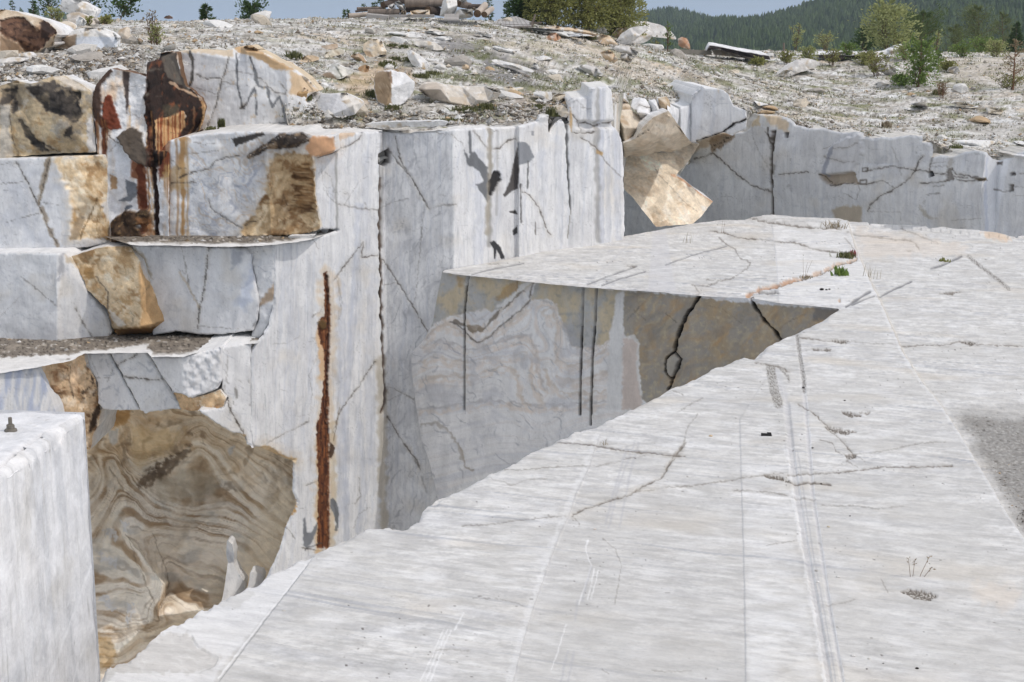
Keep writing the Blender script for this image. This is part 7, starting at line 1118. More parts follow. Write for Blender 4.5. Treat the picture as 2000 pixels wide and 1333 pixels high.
# single stones: a few shared shapes, each stone an object of its own
def stones():
    r = np.random.default_rng(41); protos = []
    for k in range(8):
        v = SV * np.array([1, r.uniform(.6, .9), r.uniform(.45, .75)]); d = fbm(SV[:, 0] * 1.3 + k * 7, SV[:, 1] * 1.3 + SV[:, 2] * 1.7, 3, 1900 + k); v = v * (1 + .45 * d)[:, None]
        for j in range(7):                       # knock flats off, as broken marble has
            nrm = r.normal(size=3); nrm /= np.linalg.norm(nrm); lim = r.uniform(.35, .7); dd = v @ nrm; v = v - nrm * np.clip(dd - lim, 0, None)[:, None]
        c = np.tile(PAL[[0, 1, 2, 3, 4, 5, 7, 0][k]] * .98, (len(v), 1)) * (1 + .08 * d[:, None]); me = new_mesh('loose_stone', v, None, SF, c, M_PEB, smooth=False); protos.append(me)
    X, Y, Z, qx, qy = on_ground(900, 43); ok = ~inside(qx, qy, BARE[0]); X, Y, Z, qx, qy = X[ok], Y[ok], Z[ok], qx[ok], qy[ok]
    n = 0; used = [False] * 8
    names = {0: 'white', 1: 'pale grey', 2: 'bright white', 3: 'beige', 4: 'tan', 5: 'grey', 6: 'cream', 7: 'white'}
    for i in range(len(X)):
        if n >= 296: break
        s = .08 + .10 * min(r.pareto(2.0), 3.2); s *= 1 + .5 * max(0, (Y[i] - 45) / 40); k = int(r.integers(0, 8))
        pr = protos[k]
        if used[k]: o = pr.copy(); COL.objects.link(o)
        else: o = pr; used[k] = True
        o.location = (X[i], Y[i], Z[i] + s * .18); fl = r.uniform(.35, 1.0); o.scale = (s * (1.5 - .4 * fl), s, s * fl); o.rotation_euler = (r.uniform(-.3, .3), r.uniform(-.3, .3), r.random() * 6.28); n += 1
        nm = {7: 'white', 0: 'white'}.get(k, names[k]); tag(o, f'small {nm} angular stone lying loose on the gravel slope', 'stone', f'loose {nm} stones on the slope')
    for k in range(8):
        if not used[k]: bpy.data.objects.remove(protos[k])
stones()
# ------------------------------------------------------------------ plants
def tube(V_, Q_, pts, r0, r1, n=6):
    pts = [np.array(p, float) for p in pts]; base = sum(len(v) for v in V_); m = len(pts); rows = []
    for i, p in enumerate(pts):
        d = pts[min(i + 1, m - 1)] - pts[max(i - 1, 0)]; d = d / (np.linalg.norm(d) + 1e-9); a = np.cross(d, [0.3, .9, .2]); a /= np.linalg.norm(a) + 1e-9; b = np.cross(d, a); r = r0 + (r1 - r0) * i / (m - 1)
        t = np.arange(n) * 2 * np.pi / n; rows.append(p + r * (np.cos(t)[:, None] * a + np.sin(t)[:, None] * b))
    V_.append(np.vstack(rows)); q = []
    for i in range(m - 1):
        for k in range(n): q.append((base + i * n + k, base + i * n + (k + 1) % n, base + (i + 1) * n + (k + 1) % n, base + (i + 1) * n + k))
    Q_.append(np.array(q))
def leaves(C_, size, r, asp=.45, up=.3, dirs=None):
    n = len(C_); d = r.normal(size=(n, 3)) if dirs is None else dirs + r.normal(size=(n, 3)) * .35; d[:, 2] += up; d /= np.linalg.norm(d, axis=1)[:, None] + 1e-9
    a = np.cross(d, r.normal(size=(n, 3))); a /= np.linalg.norm(a, axis=1)[:, None] + 1e-9; s = (size * r.uniform(.6, 1.3, n))[:, None]
    P = np.stack([C_, C_ + d * s * .5 + a * s * asp * .5, C_ + d * s, C_ + d * s * .5 - a * s * asp * .5], 1); return P.reshape(-1, 3), np.arange(n * 4).reshape(n, 4)
M_BARK = rock_mat('bark', .9, .6, 20, (1, 1, .3), .4, 8, 50, const=(112, 92, 74)); M_TWIG = rock_mat('twig', .9, .3, 20, var=.3, const=(128, 98, 76))
M_LPINE = leaf_mat('pine_needles', (.035, .065, .022), (.09, .14, .045), .15); M_LOLIVE = leaf_mat('olive_leaves', (.18, .19, .06), (.38, .38, .14)); M_LYEL = leaf_mat('yellow_green_leaves', (.22, .25, .09), (.46, .48, .22)); M_LDARK = leaf_mat('dark_leaves', (.03, .06, .02), (.085, .14, .045)); M_LFIR = leaf_mat('larch_needles', (.09, .15, .035), (.24, .33, .09)); M_LDRY = leaf_mat('dry_leaves', (.20, .15, .09), (.36, .30, .18)); M_LMID = leaf_mat('pine_crown_needles', (.06, .095, .03), (.15, .20, .07)); M_LMID2 = leaf_mat('olive_pine_needles', (.09, .12, .045), (.20, .235, .10)); M_GRASS = leaf_mat('grass_blades', (.07, .085, .03), (.20, .20, .09)); M_RED = leaf_mat('red_flowers', (.25, .05, .06), (.45, .14, .15)); M_STRAW = leaf_mat('straw', (.22, .17, .11), (.38, .32, .23), .2)
def plant(name, label, cat, base, H_, W_, kind, lm, seed, n=1500, ls=.09, grp=None, lean=(0, 0), stems=1, bark=None, lname='crown', clear=.15, bushy=0):
    r = np.random.default_rng(seed); root = empty(name, tuple(float(v) for v in base), label, cat, grp); Vt, Qt = [], []; C_, Dr = [], []
    lean = np.array([lean[0], lean[1], 0.])
    if kind == 'conifer':
        tube(Vt, Qt, [(0, 0, -.1), lean * .5 + (0, 0, H_ * .5), lean + (0, 0, H_)], H_ * .022 + .01, .006)
        lv = max(9, int(H_ * 7)) if H_ < 3 else 26
        for i in range(lv):
            t = clear + (1 - clear) * i / lv; rad = W_ / 2 * (1 - t) ** .8 * r.uniform(.75, 1.1) + .03
            for k in range(int(6 + 3 * (1 - t))):
                a = r.random() * 6.28; rr = rad * r.uniform(.55, 1.1); s = lean * t + (0, 0, H_ * t); e = s + np.array([math.cos(a) * rr, math.sin(a) * rr, rr * r.uniform(-.25, .25)])
                if rr > .12: tube(Vt, Qt, [s, e], .007 * H_ ** .5, .003, 3)
                m = max(3, int(n / (lv * 7))); u = r.random(m)[:, None] ** .7; C_.append(s + (e - s) * u + r.normal(size=(m, 3)) * rr * .07); Dr.append(np.tile((e - s) / (rr + 1e-6), (m, 1)))
    else:
        for k in range(stems):
            a = r.random() * 6.28; sp = W_ * (.32 if stems > 1 else .05); top = lean + np.array([math.cos(a) * sp * r.random(), math.sin(a) * sp * r.random(), H_ * r.uniform(.75, 1.0)]); b0 = np.array([math.cos(a), math.sin(a), 0]) * W_ * .05 * (stems > 1)
            mid = b0 + (top - b0) * .5 + r.normal(size=3) * W_ * .05; tube(Vt, Qt, [b0 + (0, 0, -.1), mid, top], (H_ * .02 + .008) / (stems ** .35), .005)
            nb = max(4, int(26 / stems ** .6))
            for j in range(nb):
                t = clear + (1 - clear) * (j + r.random()) / nb; s = b0 + (mid - b0) * min(1, 2 * t) + (top - mid) * max(0, 2 * t - 1)
                prof = {'pine': math.sin(math.pi * min(1, max(.08, (t - clear) / (1 - clear) * .75 + .25))), 'shrub': .35 + .65 * math.sin(math.pi * t), 'leafy': math.sin(math.pi * (.15 + .8 * t))}[kind]
                L = W_ / 2 * prof * r.uniform(.5, 1.1) / (stems ** .25); a2 = r.random() * 6.28; e = s + np.array([math.cos(a2) * L, math.sin(a2) * L, L * r.uniform(.1, .8)]); tube(Vt, Qt, [s, s + (e - s) * .5 + r.normal(size=3) * L * .08, e], .010 * H_ ** .5 + .002, .003, 4)
                m = max(4, int(n / (nb * stems))); u = r.random(m)[:, None] ** .55; cl = s + (e - s) * u; C_.append(cl + r.normal(size=(m, 3)) * L * (.16 if kind != 'shrub' else .10) * (.5 + u)); Dr.append(np.tile((e - s) / (L + 1e-6), (m, 1)))
    new_mesh('trunk' if stems == 1 else 'stems', np.vstack(Vt), np.vstack(Qt), None, None, bark or M_BARK, root)
    if bushy:
        m = bushy; th = r.random(m) * 6.28; rr = np.sqrt(r.random(m)); t = .03 + .9 * r.random(m) ** .9; rad = W_ / 2 * np.sqrt(np.clip(1 - ((t - .35) / .7) ** 2, .05, 1)); E = np.stack([np.cos(th) * rr * rad + lean[0] * t, np.sin(th) * rr * rad + lean[1] * t, t * H_], -1)
        g = fbm(E[:, 0] * 2.2 + E[:, 1], E[:, 2] * 2.2, 3, seed); E = E[g > -.08]; C_.append(E); d_ = E - E.mean(0); Dr.append(d_ / (np.linalg.norm(d_, axis=1)[:, None] + 1e-6))
    P, q = leaves(np.vstack(C_), ls, r, .22 if kind == 'conifer' or kind == 'pine' else .55, .25, np.vstack(Dr)); new_mesh(lname, P, q, None, None, lm, root, smooth=False); return root
def gpt(px, py, D=None):
    D = groundD(px, py) if D is None else D; P = at(px, py, D); 
    return np.array([P[0], P[1], gz(P[0], P[1])])
def hpx(d, D): return d / F * D
def pp(name, label, cat, px, py, top, wpx, kind, lm, seed, D=None, **k):
    b = gpt(px, py, D); x, y = proj(b); H_ = hpx(y - top, b[1]); return plant(name, label, cat, b, H_, hpx(wpx, b[1]), kind, lm, seed, **k)
G_T = 'trees and shrubs on the crest'
pp('shrub', 'loose yellow green shrub with tall thin stems on the left slope', 'shrub', 306, 91, 50, 46, 'shrub', M_LYEL, 5, n=420, ls=.06, stems=9, grp=G_T, lname='foliage'); pp('shrub', 'tall bare stemmed plant rising behind the yellow green shrub', 'shrub', 300, 88, 18, 40, 'shrub', M_LDRY, 6, n=70, ls=.06, stems=4, grp=G_T, lname='foliage')
pp('small_tree', 'slanting dark leaved sapling right of the tilted white boulder', 'tree', 232, 45, -8, 70, 'leafy', M_LDARK, 7, D=60, n=750, ls=.13, lean=(.62, 0), grp=G_T); pp('small_tree', 'sapling whose branches show behind the tilted white boulder', 'tree', 180, 45, -25, 70, 'leafy', M_LDARK, 8, D=61, n=500, ls=.12, grp=G_T); pp('small_tree', 'sapling with sparse leaves left of the tilted white boulder', 'tree', 103, 45, -8, 62, 'leafy', M_LDARK, 9, D=60, n=420, ls=.11, lean=(-.3, 0), grp=G_T); pp('shrub', 'pale green bush at the foot of the tilted white boulder', 'shrub', 112, 42, 18, 44, 'shrub', M_LYEL, 10, D=56, n=420, ls=.09, stems=5, grp=G_T, lname='foliage')
pp('shrub', 'low yellowish tuft shrub right of the grey supporting rock', 'shrub', 205, 50, 33, 40, 'shrub', M_LOLIVE, 11, n=420, ls=.08, stems=6, grp=G_T, lname='foliage'); pp('shrub', 'yellowish tuft in front of the grey supporting rock', 'shrub', 172, 53, 34, 24, 'shrub', M_LOLIVE, 12, n=300, ls=.07, stems=5, grp=G_T, lname='foliage')
pp('fir_tree', 'taller young fir on the skyline at the far left', 'tree', 66, 42, 4, 26, 'conifer', M_LPINE, 13, D=75, n=1600, ls=.16, grp=G_T); pp('fir_tree', 'small young fir left of the taller young fir', 'tree', 26, 42, 4, 16, 'conifer', M_LPINE, 14, D=78, n=900, ls=.14, grp=G_T)
pp('fir_tree', 'young fir alone on the left skyline', 'tree', 404, 44, 9, 32, 'conifer', M_LPINE, 15, D=66, n=1500, ls=.15, grp=G_T); pp('small_tree', 'low leafy tree on the skyline right of the lone fir', 'tree', 486, 44, 8, 70, 'leafy', M_LDARK, 16, D=67, n=1100, ls=.13, lean=(.15, 0), grp=G_T)
for px, t, w, s in ((676, 20, 14, 1), (733, 6, 16, 2), (745, 0, 18, 3), (712, 10, 14, 7), (990, 8, 18, 4), (955, 0, 16, 5), (1008, 26, 16, 6)): pp('fir_tree', {1: 'fir tip at the left end of the log pile', 2: 'fir behind the left half of the log pile', 3: 'tallest fir behind the log pile', 7: 'fir between the two left firs of the log pile', 4: 'slim fir between the log pile and the big bush', 5: 'fir behind the right end of the log pile', 6: 'tiny fir by the flat board'}[s], 'tree', px, 44, t, w * 1.5, 'conifer', M_LPINE, 20 + s, D=70 + s, n=700, ls=.15, grp=G_T)
pp('birch_tree', 'dark green leafy tree left of the big olive bush', 'tree', 1025, 52, -22, 74, 'leafy', M_LDARK, 31, D=66, n=3000, ls=.13, grp=G_T, clear=.05, stems=2, bushy=2500)
for px, w, t, s, l in ((1075, 110, -34, 32, 'left stem clump of the big olive bush on the crest'), (1140, 150, -40, 33, 'middle and largest clump of the big olive bush on the crest'), (1205, 120, -22, 34, 'right clump of the big olive bush on the crest')): pp('willow_bush', l, 'bush', px, 62, t, w, 'shrub', M_LOLIVE, s, D=65.5 + (s - 32) * .7, n=6000, ls=.11, stems=14, bushy=8000, grp=G_T, lname='foliage', clear=.04)
pp('willow_bush', 'small green tuft bush between the smooth boulders and the hill', 'bush', 1305, 78, 45, 26, 'shrub', M_LFIR, 35, n=300, ls=.1, stems=5, grp=G_T, lname='foliage', D=74)
# right crest
pp('shrub', 'slim yellow green sapling left on the right crest', 'shrub', 1553, 112, 48, 34, 'shrub', M_LYEL, 41, n=520, ls=.10, stems=4, grp=G_T, lname='foliage', D=88); pp('shrub', 'sparse yellow sapling pair on the right crest', 'shrub', 1610, 112, 68, 64, 'shrub', M_LYEL, 42, n=620, ls=.10, stems=7, grp=G_T, lname='foliage', D=88); pp('shrub', 'low green bush at the end of the burnt sheet', 'shrub', 1535, 126, 104, 46, 'shrub', M_LOLIVE, 43, n=700, ls=.09, stems=8, grp=G_T, lname='foliage'); pp('shrub', 'sparse low shrub below the second dark sheet', 'shrub', 1625, 130, 100, 50, 'shrub', M_LOLIVE, 44, n=520, ls=.09, stems=8, grp=G_T, lname='foliage')
pp('small_tree', 'pale yellow green broad leaved tree on the right crest', 'tree', 1738, 113, 6, 116, 'leafy', M_LYEL, 45, D=92, n=3600, ls=.18, grp=G_T, stems=4, clear=.05, bushy=900); pp('small_tree', 'dark green bush behind the pale broad leaved tree', 'tree', 1690, 112, 52, 60, 'leafy', M_LDARK, 46, D=97, n=1500, ls=.16, grp=G_T, stems=3)
pp('pine_tree', 'round crowned dark pine right of the pale broad leaved tree', 'tree', 1800, 112, 6, 110, 'pine', M_LMID, 47, D=104, n=5200, ls=.22, grp=G_T, clear=.3); pp('pine_tree', 'thin olive pine on the right crest', 'tree', 1908, 112, 10, 100, 'pine', M_LMID2, 48, D=110, n=3200, ls=.22, grp=G_T, clear=.2); pp('pine_tree', 'low olive pine right of the round crowned pine', 'tree', 1862, 112, 48, 76, 'pine', M_LMID2, 49, D=108, n=2400, ls=.2, grp=G_T, clear=.15); pp('pine_tree', 'sparse olive pine near the dark fir', 'tree', 1950, 112, 30, 74, 'pine', M_LMID2, 50, D=112, n=2200, ls=.2, grp=G_T, clear=.2); pp('shrub', 'wide low green bush at the foot of the thin olive pine', 'shrub', 1920, 113, 78, 90, 'shrub', M_LFIR, 51, D=100, n=1500, ls=.13, stems=10, grp=G_T, lname='foliage')
pp('fir_tree', 'dark fir at the right frame edge', 'tree', 1982, 113, 46, 44, 'conifer', M_LPINE, 52, D=98, n=2600, ls=.2, grp=G_T)
pp('larch_tree', 'bright green young larch in front of the right crest', 'tree', 1790, 172, 78, 92, 'shrub', M_LFIR, 53, n=2600, ls=.11, stems=9, grp=G_T, clear=.03, bushy=1600, lname='foliage'); pp('larch_tree', 'smaller green larch behind the bright young larch', 'tree', 1832, 135, 100, 44, 'conifer', M_LFIR, 54, n=1200, ls=.12, grp=G_T); pp('shrub', 'mixed green shrub left of the bright young larch', 'shrub', 1712, 150, 106, 70, 'shrub', M_LOLIVE, 55, n=1100, ls=.09, stems=10, grp=G_T, lname='foliage'); pp('shrub', 'slim yellow sapling above the young larch', 'shrub', 1828, 112, 60, 30, 'shrub', M_LYEL, 56, D=94, n=260, ls=.12, stems=3, grp=G_T, lname='foliage')
pp('shrub', 'reddish bare twigged shrub near the right frame edge', 'shrub', 1978, 176, 62, 62, 'leafy', M_LDRY, 57, n=380, ls=.09, bark=M_TWIG, grp=G_T, lname='foliage', clear=.25); pp('shrub', 'dry twig tuft below the young larch', 'shrub', 1840, 192, 160, 50, 'shrub', M_LDRY, 58, n=120, ls=.06, stems=11, bark=M_TWIG, grp=G_T, lname='foliage'); pp('shrub', 'low green ground bush under the twigged shrub', 'shrub', 1968, 176, 150, 80, 'shrub', M_LOLIVE, 59, n=700, ls=.07, stems=10, grp=G_T, lname='foliage')
for px, py, tp, w, m, l in ((1575, 120, 92, 44, M_LYEL, 'yellow green scrub between the burnt sheet and the mound'), (1655, 118, 84, 50, M_LFIR, 'green scrub on the ridge behind the second dark sheet'), (1765, 118, 88, 46, M_LYEL, 'yellow scrub on the ridge beside the marble heap'), (1690, 128, 104, 44, M_LOLIVE, 'low olive scrub in front of the second dark sheet'), (1880, 112, 86, 60, M_LFIR, 'green scrub on the ridge below the low olive pine'), (1850, 140, 122, 40, M_LOLIVE, 'small olive scrub right of the young larch'), (1760, 168, 148, 44, M_LFIR, 'green scrub at the left foot of the young larch'), (1480, 128, 116, 36, M_LOLIVE, 'tiny olive scrub below the burnt black sheet'), (1280, 92, 70, 30, M_LOLIVE, 'small olive scrub behind the smooth boulders'), (1945, 112, 80, 50, M_LYEL, 'yellow green scrub left of the dark fir')):
    pp('shrub', l, 'shrub', px, py, tp, w, 'shrub', m, 600 + px % 97, n=900, ls=.095, stems=9, grp=G_T, lname='foliage', clear=.02, bushy=500)
# tufts on the slope and on the ledges
G_TU = 'grass tufts on the gravel slope'
def tuft(label, px, py, wpx, hpx_, mat, seed, n=120, P=None, name='grass_tuft', grp=G_TU, cat='grass tuft', thin=.010):
    r = np.random.default_rng(seed); b = gpt(px, py) if P is None else np.asarray(P, float); D = b[1]; W_, H_ = hpx(wpx, D), hpx(hpx_, D)
    C_ = np.stack([r.normal(size=n) * W_ / 4, r.normal(size=n) * W_ / 4, np.zeros(n) - .01], -1); tip = C_ + np.stack([r.normal(size=n) * W_ * .16, r.normal(size=n) * W_ * .16, H_ * r.uniform(.4, 1.1, n)], -1); a = r.normal(size=(n, 3)); a[:, 2] = 0; a /= np.linalg.norm(a, axis=1)[:, None]
    mid = (C_ + tip) / 2 + np.array([0, 0, .1]) * H_; w_ = thin * (1 + D / 40); V_ = np.stack([C_ - a * w_, C_ + a * w_, mid + a * w_ * .8, tip, mid - a * w_ * .8], 1).reshape(-1, 3); k = np.arange(n)[:, None] * 5; q = k + np.array([[0, 1, 2, 4]]); t = k + np.array([[4, 2, 3]])
    o = new_mesh(name, V_, q, t, None, mat, smooth=False); o.location = tuple(b); return tag(o, label, cat, grp)
for i, (px, py, w, h, l) in enumerate(((575, 116, 30, 18, 'dark green tuft behind the tan cap stone'), (755, 133, 26, 16, 'green tuft above the upright boulder'), (768, 92, 16, 8, 'yellow tuft by the flat grey white slab'), (788, 95, 12, 8, 'small tuft left of the flat grey white slab'), (772, 118, 18, 8, 'tuft up left of the pointed white boulder'), (795, 120, 18, 9, 'tuft touching the pointed white boulder'), (726, 190, 26, 16, 'dark tuft left of the upright boulder'), (768, 214, 24, 10, 'tuft at the foot of the upright boulder'), (678, 226, 26, 12, 'bright green tuft at the foot of the sawn boulder'), (825, 152, 30, 10, 'tuft between the two large boulders'), (845, 146, 22, 8, 'tuft on the turf right of the upright boulder'), (915, 218, 46, 12, 'tuft row under the long beige boulder'), (950, 214, 26, 14, 'dark tuft at the right end of the long beige boulder'), (880, 240, 40, 10, 'tuft on the edge of the top ledge'), (1000, 232, 30, 12, 'tuft on the ledge left of the pillar'), (1080, 228, 22, 20, 'tuft in the gap beside the pillar'), (1055, 212, 26, 10, 'tuft in the debris left of the pillar'), (580, 236, 30, 12, 'tuft on the ledge under the white grey boulder'), (434, 250, 12, 20, 'leafy tuft at the foot of the tall slab'), (412, 254, 16, 8, 'tuft at the left foot of the tall slab'), (530, 244, 26, 7, 'tuft at the right foot of the tall slab'), (1730, 250, 16, 14, 'dry tuft above the right wall'), (1830, 185, 20, 10, 'tuft on the right slope'), (1870, 290, 18, 7, 'tuft near the bright sawn offcut'), (1150, 78, 30, 9, 'tuft on the crest ledge'), (640, 240, 24, 8, 'small tuft along the ledge front'), (600, 196, 18, 10, 'tuft beside the tan cap stone'))):
    tuft(l, px, py, w, h, M_STRAW if 'dry' in l else M_GRASS, 200 + i, 150, P=(onz(px, py, zT + .0) if (py > 226 and px < 1070) else None))
def turf():
    r = np.random.default_rng(71); X, Y, Z, qx, qy = on_ground(26000, 72); f = fbm(X / 1.6, Y / .9, 5, 1426); g = np.zeros(len(X))
    for q in (ZA(1630, 190, 1850, 180, 2000, 260, 1900, 280, 1720, 230), ZB(480, 200, 760, 230, 700, 270, 520, 230), ZB(520, 430, 700, 470, 900, 440, 1150, 470, 1080, 520, 800, 520, 600, 480), ZB(300, 500, 500, 520, 700, 540, 540, 560, 380, 540), ZA(1280, 450, 1420, 400, 1700, 430, 1980, 470, 1980, 520, 1600, 480, 1380, 470)): g = np.maximum(g, inside(qx, qy, q))
    k = ((f > .12) & (qx > 560) & (r.random(len(X)) < .7)) | ((g > 0) & (r.random(len(X)) < .9)) | (r.random(len(X)) < .05); k &= ~inside(qx, qy, BARE[0]); X, Y, Z = X[k], Y[k], Z[k]; n = len(X)
    m = 5; C_ = np.repeat(np.stack([X, Y, Z], -1), m, 0) + r.normal(size=(n * m, 3)) * np.array([.10, .10, .0]); N = n * m; h = r.uniform(.03, .11, N) * (1 + .5 * ss(45, 80, C_[:, 1])); tip = C_ + np.stack([r.normal(size=N) * .04, r.normal(size=N) * .04, h], -1); a = r.normal(size=(N, 3)); a[:, 2] = 0; a /= np.linalg.norm(a, axis=1)[:, None]; w_ = (.010 * (C_[:, 1] / 40))[:, None]
    V_ = np.stack([C_ - a * w_, C_ + a * w_, tip], 1).reshape(-1, 3); tag(new_mesh('grass', V_, None, np.arange(N * 3).reshape(-1, 3), None, M_GRASS, smooth=False), 'thin short grass growing between the stones of the slope', 'grass', kind='stuff')
turf()
# plants in the cracks of the floor
G_F = 'plants growing from cracks of the marble floor'
tuft('green and red flowering tuft where the orange crack meets the step', 1652, 503, 34, 14, M_GRASS, 301, 160, P=onz(1652, 503), grp=G_F, thin=.006); tuft('red flower heads beside the green tuft at the end of the orange crack', 1664, 499, 14, 14, M_RED, 302, 40, P=onz(1664, 500), grp=G_F, name='flower_tuft', cat='flowers', thin=.008)
tuft('leafy green plant below the orange crack', 1643, 538, 26, 20, M_LFIR, 303, 34, P=onz(1644, 538), grp=G_F, thin=.018); tuft('dry brown grass tuft at the far edge of the floor', 1630, 446, 36, 18, M_STRAW, 304, 50, P=onz(1630, 446), grp=G_F, thin=.006); tuft('small yellow green plant on the straight saw line', 1843, 516, 20, 13, M_LOLIVE, 305, 46, P=onz(1843, 516, -.1), grp=G_F, thin=.014); tuft('bare grey weed right of the leafy green plant', 1700, 545, 28, 34, M_STRAW, 306, 14, P=onz(1702, 546, -.05), grp=G_F, thin=.003); tuft('moss tuft in the orange crack', 1572, 542, 20, 6, M_STRAW, 307, 60, P=onz(1574, 543), grp=G_F, thin=.006); tuft('small dry weed by the crack near the pit edge', 1180, 868, 24, 16, M_STRAW, 308, 10, P=onz(1180, 869), grp=G_F, thin=.0025); tuft('thin weed on the far floor near the left crack', 1345, 474, 20, 26, M_STRAW, 309, 9, P=onz(1346, 475), grp=G_F, thin=.003)
def stalks(label, P, hs, seed, heads=True, col=None):
    r = np.random.default_rng(seed); root = empty('grass_plant', tuple(P), label, 'grass plant', G_F); C_ = []
    for k, (dx, h, ox) in enumerate(hs):
        V_, Q_ = [], []; D = P[1]; tip = np.array([hpx(dx, D), r.uniform(-.03, .03), hpx(h, D)]); b = np.array([hpx(ox, D), r.uniform(-.02, .02), -.01]); tube(V_, Q_, [b, b + (tip - b) * .5 - np.array([tip[0] * .08, 0, 0]), tip], .0035, .0018, 5); new_mesh('stalk', np.vstack(V_), np.vstack(Q_), None, None, M_TWIG, root)
        m = 9; C_.append(tip - (tip - b) * (r.random(m)[:, None] * .16) + r.normal(size=(m, 3)) * .006)
        if k % 2: C_.append(b + (tip - b) * r.random(3)[:, None])
    if heads: Pv, q = leaves(np.vstack(C_), .03, r, .4); new_mesh('seed_head', Pv, q, None, None, M_STRAW, root, smooth=False)
stalks('tall dry grass stalks growing from the dirt hole in the near floor', onz(1783, 1154, -.14), [(-14, 72, -4), (2, 66, -4), (30, 76, 4), (36, 52, 6)], 311); stalks('pair of thin grass stalks in the orange crack', onz(1570, 542), [(-3, 38, -1), (16, 34, 3), (6, 30, 2)], 312, False); stalks('two thin grass stalks at the far left crack of the floor', onz(1411, 455), [(0, 24, -2), (4, 22, 2)], 313, False)
tuft('dark dry roots and dirt in the hole under the tall stalks', 1783, 1156, 40, 8, M_STRAW, 314, 60, P=onz(1785, 1157, -.14), grp=G_F, thin=.004)

# ------------------------------------------------------------------ forested hills beyond
M_HILL = rock_mat('hill_soil', .95, .2, 1, var=.3, vscale=.02, fine=.3, const=(62, 74, 52))
def hill(name, D, sky, depth, seed):
    sx = np.array(sky, float); px = np.arange(sx[0, 0], sx[-1, 0] + 1, 6.0); py = np.interp(px, sx[:, 0], sx[:, 1]) + 3 * fbm(px / 90, px * 0, 3, seed); top = at(px, py, D); rows = []
    for t in np.linspace(-.35, 1, 14):
        y = D - depth * t if t > 0 else D + depth * -t; z = top[:, 2] + (-10 - top[:, 2]) * (abs(t) ** 1.1); rows.append(np.stack([top[:, 0] * (y / D) ** .3, np.full(len(px), y), z], -1))
    R = np.stack(rows); n0 = np.arange(R.shape[0] * R.shape[1]).reshape(R.shape[:2]); q = np.stack([n0[:-1, :-1], n0[1:, :-1], n0[1:, 1:], n0[:-1, 1:]], -1).reshape(-1, 4); tag(new_mesh(name, R.reshape(-1, 3), q, None, None, M_HILL), kind='structure'); return R
def forest(R, n, h, seed, label):
    r = np.random.default_rng(seed); a, b = R.shape[:2]; V_, F3 = [], []
    u = r.random(n) ** .9 * (a - 1.01); v = r.random(n) * (b - 1.01)
    k = int(n * .16); u[:k] = r.uniform(3.6, 5.6, k); i, j = u.astype(int), v.astype(int); fu, fv = (u - i)[:, None], (v - j)[:, None]
    P = (R[i, j] * (1 - fu) + R[i + 1, j] * fu) * (1 - fv) + (R[i, j + 1] * (1 - fu) + R[i + 1, j + 1] * fu) * fv
    px, py = proj(P); vis = (px > -100) & (px < 2100) & (py < 130); P = P[vis]; n = len(P)
    hh = h * r.uniform(.55, 1.25, n); rad = hh * r.uniform(.14, .36, n); base = 0; m = 7
    for lv in range(3):
        t = np.arange(m) * 2 * np.pi / m; ring = np.stack([np.cos(t), np.sin(t)], -1)[None] * (rad * (1.05 - .3 * lv))[:, None, None] * r.uniform(.55, 1.3, (n, m, 1)); z0 = hh * (.06 + .28 * lv); z1 = hh * (.52 + .24 * lv)
        rv = np.concatenate([P[:, None, :2] + ring, (P[:, 2] + z0)[:, None, None] + r.uniform(-.06, .06, (n, m, 1)) * hh[:, None, None]], -1); ap = np.stack([P[:, 0] + r.normal(size=n) * rad * .1, P[:, 1], P[:, 2] + z1], -1)[:, None]
        V_.append(np.concatenate([rv, ap], 1).reshape(-1, 3)); k0 = base + np.arange(n)[:, None] * (m + 1)
        for s in range(m): F3.append(np.concatenate([k0 + s, k0 + (s + 1) % m, k0 + m], 1))
        base += n * (m + 1)
    tag(new_mesh('forest', np.vstack(V_), None, np.vstack(F3), None, M_FOREST, smooth=False), label, 'forest', kind='stuff')
M_FOREST = leaf_mat('forest_needles', (.022, .05, .024), (.10, .15, .055), .1, sc=.035)
Rb = hill('hills', 950, [(1120, 70), (1200, 52), (1262, 34), (1300, 27), (1340, 32), (1380, 46), (1420, 58), (1500, 68), (1600, 72)], 300, 1951); forest(Rb, 5200, 5.4, 81, 'blue far forest on the hill behind the big bush')
Ra = hill('hills', 760, [(1180, 100), (1280, 88), (1340, 72), (1400, 52), (1450, 54), (1500, 46), (1540, 38), (1560, 28), (1600, 18), (1700, -14), (1850, -44), (2000, -64), (2300, -80)], 480, 1953); forest(Ra, 21000, 5.6, 83, 'dark conifer forest covering the hill on the right')
Rc = hill('hills', 950, [(-300, 30), (-100, 34), (60, 38), (80, 33), (90, 30), (110, 40), (200, 50), (330, 66)], 300, 1955); forest(Rc, 900, 6.4, 85, 'blue far forest glimpsed between the rocks at the upper left')
# ------------------------------------------------------------------ log pile, boards and scraps on the crest
M_LOG = rock_mat('weathered_log', .9, .8, 14, (1, .25, .25), .45, 6, 40, const=(132, 120, 110)); M_LOGD = rock_mat('dark_log', .9, .8, 14, (1, .25, .25), .45, 6, 40, const=(88, 78, 72)); M_END = rock_mat('log_end', .9, .4, 20, var=.4, vscale=8, const=(104, 84, 66)); M_PALE = rock_mat('barkless_log', .9, .5, 14, (1, .2, .2), .3, 6, 40, const=(188, 176, 164)); M_BOARD = rock_mat('grey_board', .85, .4, 12, (.2, 2, 1), .3, 4, 40, const=(168, 164, 160)); M_CONC = rock_mat('concrete', .9, .4, 14, var=.2, const=(150, 144, 134)); M_CHAR = rock_mat('burnt_sheet', .85, .8, 20, var=.5, const=(38, 33, 31)); M_RUB = rock_mat('black_rubber', .7, .3, 30, var=.3, const=(30, 30, 31))
